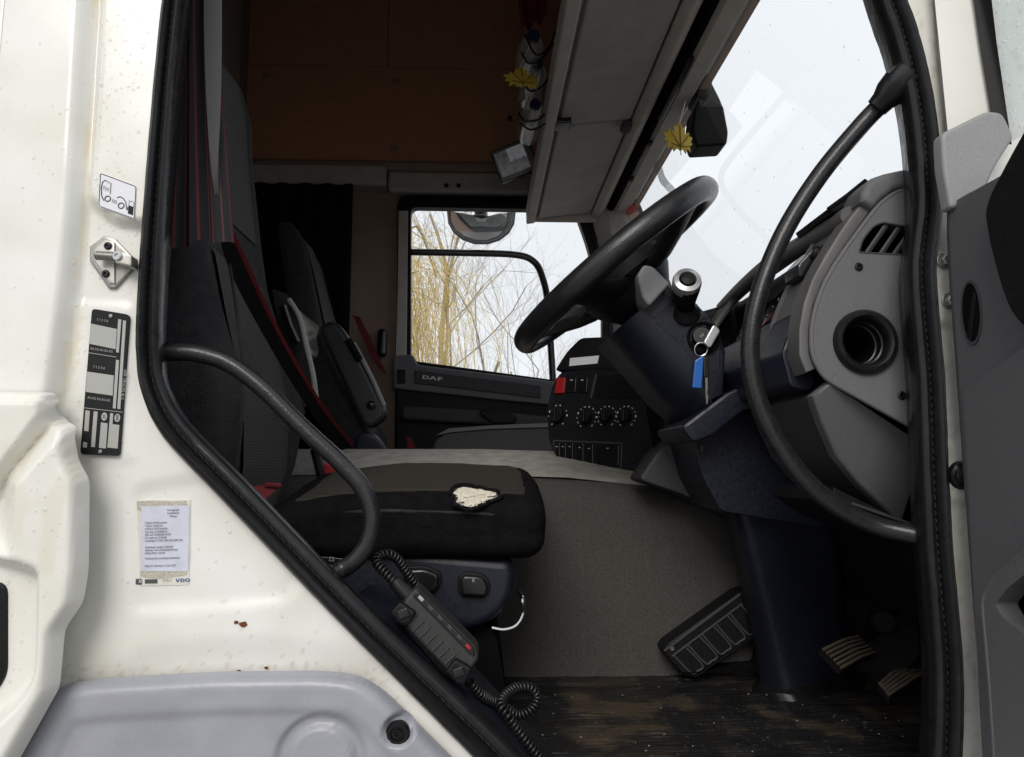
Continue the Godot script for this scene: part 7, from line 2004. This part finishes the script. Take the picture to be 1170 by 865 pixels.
# ---------------------------------------------------------------- radio handset with coiled cords
func build_handset() -> void:
	var t := thing("remote_handset", "black ribbed remote control handset clipped to the sill", "handset", Vector3(-0.056, 1.4941, -0.05))
	put("body", Geo.new().extrude(rounded(PackedVector2Array([Vector2(-0.0969, 1.5905), Vector2(-0.0825, 1.6036), Vector2(-0.0045, 1.5268), Vector2(-0.0011, 1.5138), Vector2(-0.0221, 1.4861), Vector2(-0.0365, 1.4916), Vector2(-0.1087, 1.5656)]), 0.006), -0.075, -0.02, 0.008, 3), M.handset, t)
	put("key_strip", Geo.new().extrude(rounded(PackedVector2Array([Vector2(-0.0884, 1.5941), Vector2(-0.0806, 1.5996), Vector2(-0.009, 1.5279), Vector2(-0.0067, 1.517), Vector2(-0.0124, 1.5193)]), 0.003), -0.070, -0.0165, 0.002), M.gloss_black, t)
	for q in [[Vector3(-0.0764, 1.59, -0.016), 0], [Vector3(-0.064, 1.5779, -0.016), 1], [Vector3(-0.0516, 1.5659, -0.016), 1], [Vector3(-0.0392, 1.5539, -0.016), 1], [Vector3(-0.0269, 1.5419, -0.016), 1], [Vector3(-0.0156, 1.5299, -0.016), 2]]:
		put("key", Geo.new().rbox(q[0], Vector3(0.008, 0.0045, 0.003), 0.001, 1, Basis(Vector3(0, 0, 1), -0.8)), [M.print_grey, M.grey_dark, M.red][q[1]], t)
	for i in 9:
		var f := i / 8.0
		var a := Vector3(-0.0887, 1.5787, -0.0185).lerp(Vector3(-0.0233, 1.5122, -0.0185), f)
		put("rib", Geo.new().tube(PackedVector3Array([a, a + Vector3(-0.014, -0.013, 0.0)]), 0.0011, 5), M.grey_dark, t)
	var hd := put("holder", Geo.new().extrude(rounded(PackedVector2Array([Vector2(-0.1166, 1.5682), Vector2(-0.1055, 1.5769), Vector2(-0.028, 1.4998), Vector2(-0.0323, 1.4804), Vector2(-0.0493, 1.4935)]), 0.005), -0.10, -0.032, 0.004), M.black, t)
	for q in [PackedVector2Array([Vector2(-0.1157, 1.5735), Vector2(-0.1027, 1.5875), Vector2(-0.0814, 1.5733), Vector2(-0.0922, 1.5561), Vector2(-0.1033, 1.5584)]), PackedVector2Array([Vector2(-0.0451, 1.5001), Vector2(-0.0321, 1.517), Vector2(-0.0099, 1.504), Vector2(-0.0208, 1.4829), Vector2(-0.0296, 1.484)])]:
		put("clip", Geo.new().extrude(rounded(q, 0.005), -0.07, -0.010, 0.004, 2), M.black, hd)
	for q in [Vector3(-0.0977, 1.5729, -0.009), Vector3(-0.0274, 1.5007, -0.009)]:
		put("clip_tab", Geo.new().rbox(q, Vector3(0.014, 0.011, 0.004), 0.0015, 1, Basis(Vector3(0, 0, 1), 0.35)), M.gloss_black, hd)
	put("strain_relief", Geo.new().tube(PackedVector3Array([Vector3(-0.0936, 1.5877, -0.045), Vector3(-0.1075, 1.6002, -0.045), Vector3(-0.1145, 1.6081, -0.045)]), [0.011, 0.0095, 0.008], 12), M.rubber, t)
	var a := curve3(PackedVector3Array([Vector3(-0.1122, 1.6047, -0.045), Vector3(-0.1245, 1.6165, -0.05), Vector3(-0.1388, 1.629, -0.06), Vector3(-0.1391, 1.6372, -0.07), Vector3(-0.1262, 1.6396, -0.08), Vector3(-0.114, 1.6302, -0.09), Vector3(-0.1051, 1.6148, -0.1), Vector3(-0.0948, 1.5991, -0.11), Vector3(-0.0832, 1.5832, -0.12)]), 6)
	var c1 := thing("coiled_cord", "black coiled cord looping above the handset", "cord", Vector3(-0.1103, 1.6092, -0.07), "coiled handset cords")
	put("coil", Geo.new().tube(coil(a, 0.0052, 26.0, 10), 0.0021, 6), M.cord, c1, 179.5)
	var b := curve3(PackedVector3Array([Vector3(-0.0147, 1.4794, -0.05), Vector3(-0.0009, 1.4611, -0.06), Vector3(0.0132, 1.4465, -0.08), Vector3(0.0302, 1.4338, -0.1), Vector3(0.0499, 1.418, -0.11), Vector3(0.0699, 1.4206, -0.12), Vector3(0.0804, 1.4341, -0.13), Vector3(0.0706, 1.4484, -0.13), Vector3(0.0503, 1.4513, -0.12), Vector3(0.0338, 1.4475, -0.1), Vector3(0.0273, 1.4396, -0.08), Vector3(0.0364, 1.429, -0.07), Vector3(0.0481, 1.4133, -0.07), Vector3(0.062, 1.3954, -0.07), Vector3(0.0828, 1.3709, -0.07), Vector3(0.1058, 1.3486, -0.07)]), 6)
	var c2 := thing("coiled_cord", "black coiled cord trailing from the handset to the floor mat", "cord", Vector3(0.049, 1.4092, -0.09), "coiled handset cords")
	put("coil", Geo.new().tube(coil(b, 0.0056, 62.0, 10), 0.0021, 6), M.cord, c2, 179.5)

# ---------------------------------------------------------------- rain drops
func build_droplets() -> void:
	rng.seed = 99
	var g := Geo.new().lathe(PackedVector2Array([Vector2(1.0, 0.0), Vector2(0.92, 0.28), Vector2(0.62, 0.52), Vector2(0.0, 0.62)]), Vector3.ZERO, Vector3(0, 0, 1), 8)
	var st := SurfaceTool.new()
	st.begin(Mesh.PRIMITIVE_TRIANGLES)
	st.set_smooth_group(0)
	for p in g.t:
		st.add_vertex(p)
	st.generate_normals()
	var mesh := st.commit()
	mesh.surface_set_material(0, M.water)
	var xfs: Array[Transform3D] = []
	var zones := [[Vector3(-0.5161, 2.3636, 0.0), Vector3(-0.4431, 2.1058, 0.0), 150], [Vector3(-0.5181, 2.075, 0.0), Vector3(-0.4466, 1.9702, 0.0), 40], [Vector3(-0.5246, 1.9695, 0.0), Vector3(-0.4413, 1.7281, 0.0), 60], [Vector3(-0.6756, 2.3596, 0.0), Vector3(-0.5049, 1.8725, 0.0), 70], [Vector3(-0.4465, 1.8165, 0.0), Vector3(-0.2371, 1.5133, 0.0), 40]]
	for q in zones:
		for i in q[2]:
			var x := rng.randf_range(q[0].x, q[1].x)
			var y := rng.randf_range(q[1].y, q[0].y)
			if sd_poly(Vector2(x, y), doorway) < 0.012:
				continue
			var r := 0.0009 + 0.0019 * pow(rng.randf(), 2.5)
			xfs.push_back(Transform3D(Basis.from_scale(Vector3(r, r * rng.randf_range(1.0, 1.5), r)), Vector3(x, y, side_z(x, y))))
	for i in 130:
		var p := Vector3(-0.5801, 1.8005, 0.08).lerp(Vector3(-0.4417, 1.5154, 0.08), 0.0)
		var x := lerpf(Vector3(-0.5614, 1.6902, 0.08).x, Vector3(-0.4532, 1.6899, 0.08).x, rng.randf())
		var y := lerpf(Vector3(-0.5594, 1.7904, 0.08).y, Vector3(-0.5372, 1.5069, 0.08).y, rng.randf())
		if sd_poly(Vector2(x, y), fairing_out) > -0.012:
			continue
		var r := 0.0009 + 0.0017 * pow(rng.randf(), 2.5)
		xfs.push_back(Transform3D(Basis.from_scale(Vector3(r, r * 1.2, r)), Vector3(x, y, fairing_z(x, y))))
	scatter(mesh, xfs, "clear rain drops clinging to the cream body panels", "rain drops")
	glass_drops(mesh)
	var ga := Vector3(0.6858, 2.4682, 0.045)
	var gb := Vector3(0.6977, 2.1845, 0.045)
	xfs = []
	for i in 700:
		var s := rng.randf() * 0.25
		var f := rng.randf()
		var p := ga.lerp(gb, f) + Vector3(0.06, 0, 0.8) * s
		var r := 0.0008 + 0.0016 * pow(rng.randf(), 2.0)
		xfs.push_back(Transform3D(flat_basis(Vector3(-0.99, 0, 0.1)) * Basis.from_scale(Vector3(r, r * 1.2, r)), p))
	scatter(mesh, xfs, "rain drops on the open door's window pane", "rain drops")

func glass_drops(mesh: Mesh) -> void:
	# fine drops on the outside of the windscreen and of the far window
	var xfs: Array[Transform3D] = []
	var n := Vector3(0.685, 0.312, 0).normalized()
	var bn := flat_basis(n, Vector3(-0.4, 0.9, 0))
	for i in 420:
		var f := pow(rng.randf(), 0.8)
		var p := Vector3(0.588, 2.805, 0).lerp(Vector3(0.90, 2.12, 0), f) + n * 0.0105
		p.z = -0.15 - 1.75 * rng.randf()
		var r := 0.0010 + 0.0022 * pow(rng.randf(), 3.0)
		xfs.push_back(Transform3D(bn * Basis.from_scale(Vector3(r, r * 1.3, r)), p))
	for i in 260:
		var p := Vector3(rng.randf_range(-0.28, 0.46), rng.randf_range(2.2, 2.82), -2.0985)
		var r := 0.0014 + 0.0024 * pow(rng.randf(), 2.0)
		xfs.push_back(Transform3D(flat_basis(Vector3(0, 0, -1)) * Basis.from_scale(Vector3(r, r * 1.3, r)), p))
	scatter(mesh, xfs, "fine rain drops on the windscreen and far window", "rain drops")

func scatter(mesh: Mesh, xfs: Array[Transform3D], label: String, category: String) -> void:
	var mm := MultiMesh.new()
	mm.transform_format = MultiMesh.TRANSFORM_3D
	mm.mesh = mesh
	mm.instance_count = xfs.size()
	for i in xfs.size():
		mm.set_instance_transform(i, xfs[i])
	var o := MultiMeshInstance3D.new()
	o.name = numbered(self, "rain_drops")
	o.multimesh = mm
	o.set_meta("kind", "stuff")
	o.set_meta("label", label)
	o.set_meta("category", category)
	add_child(o)
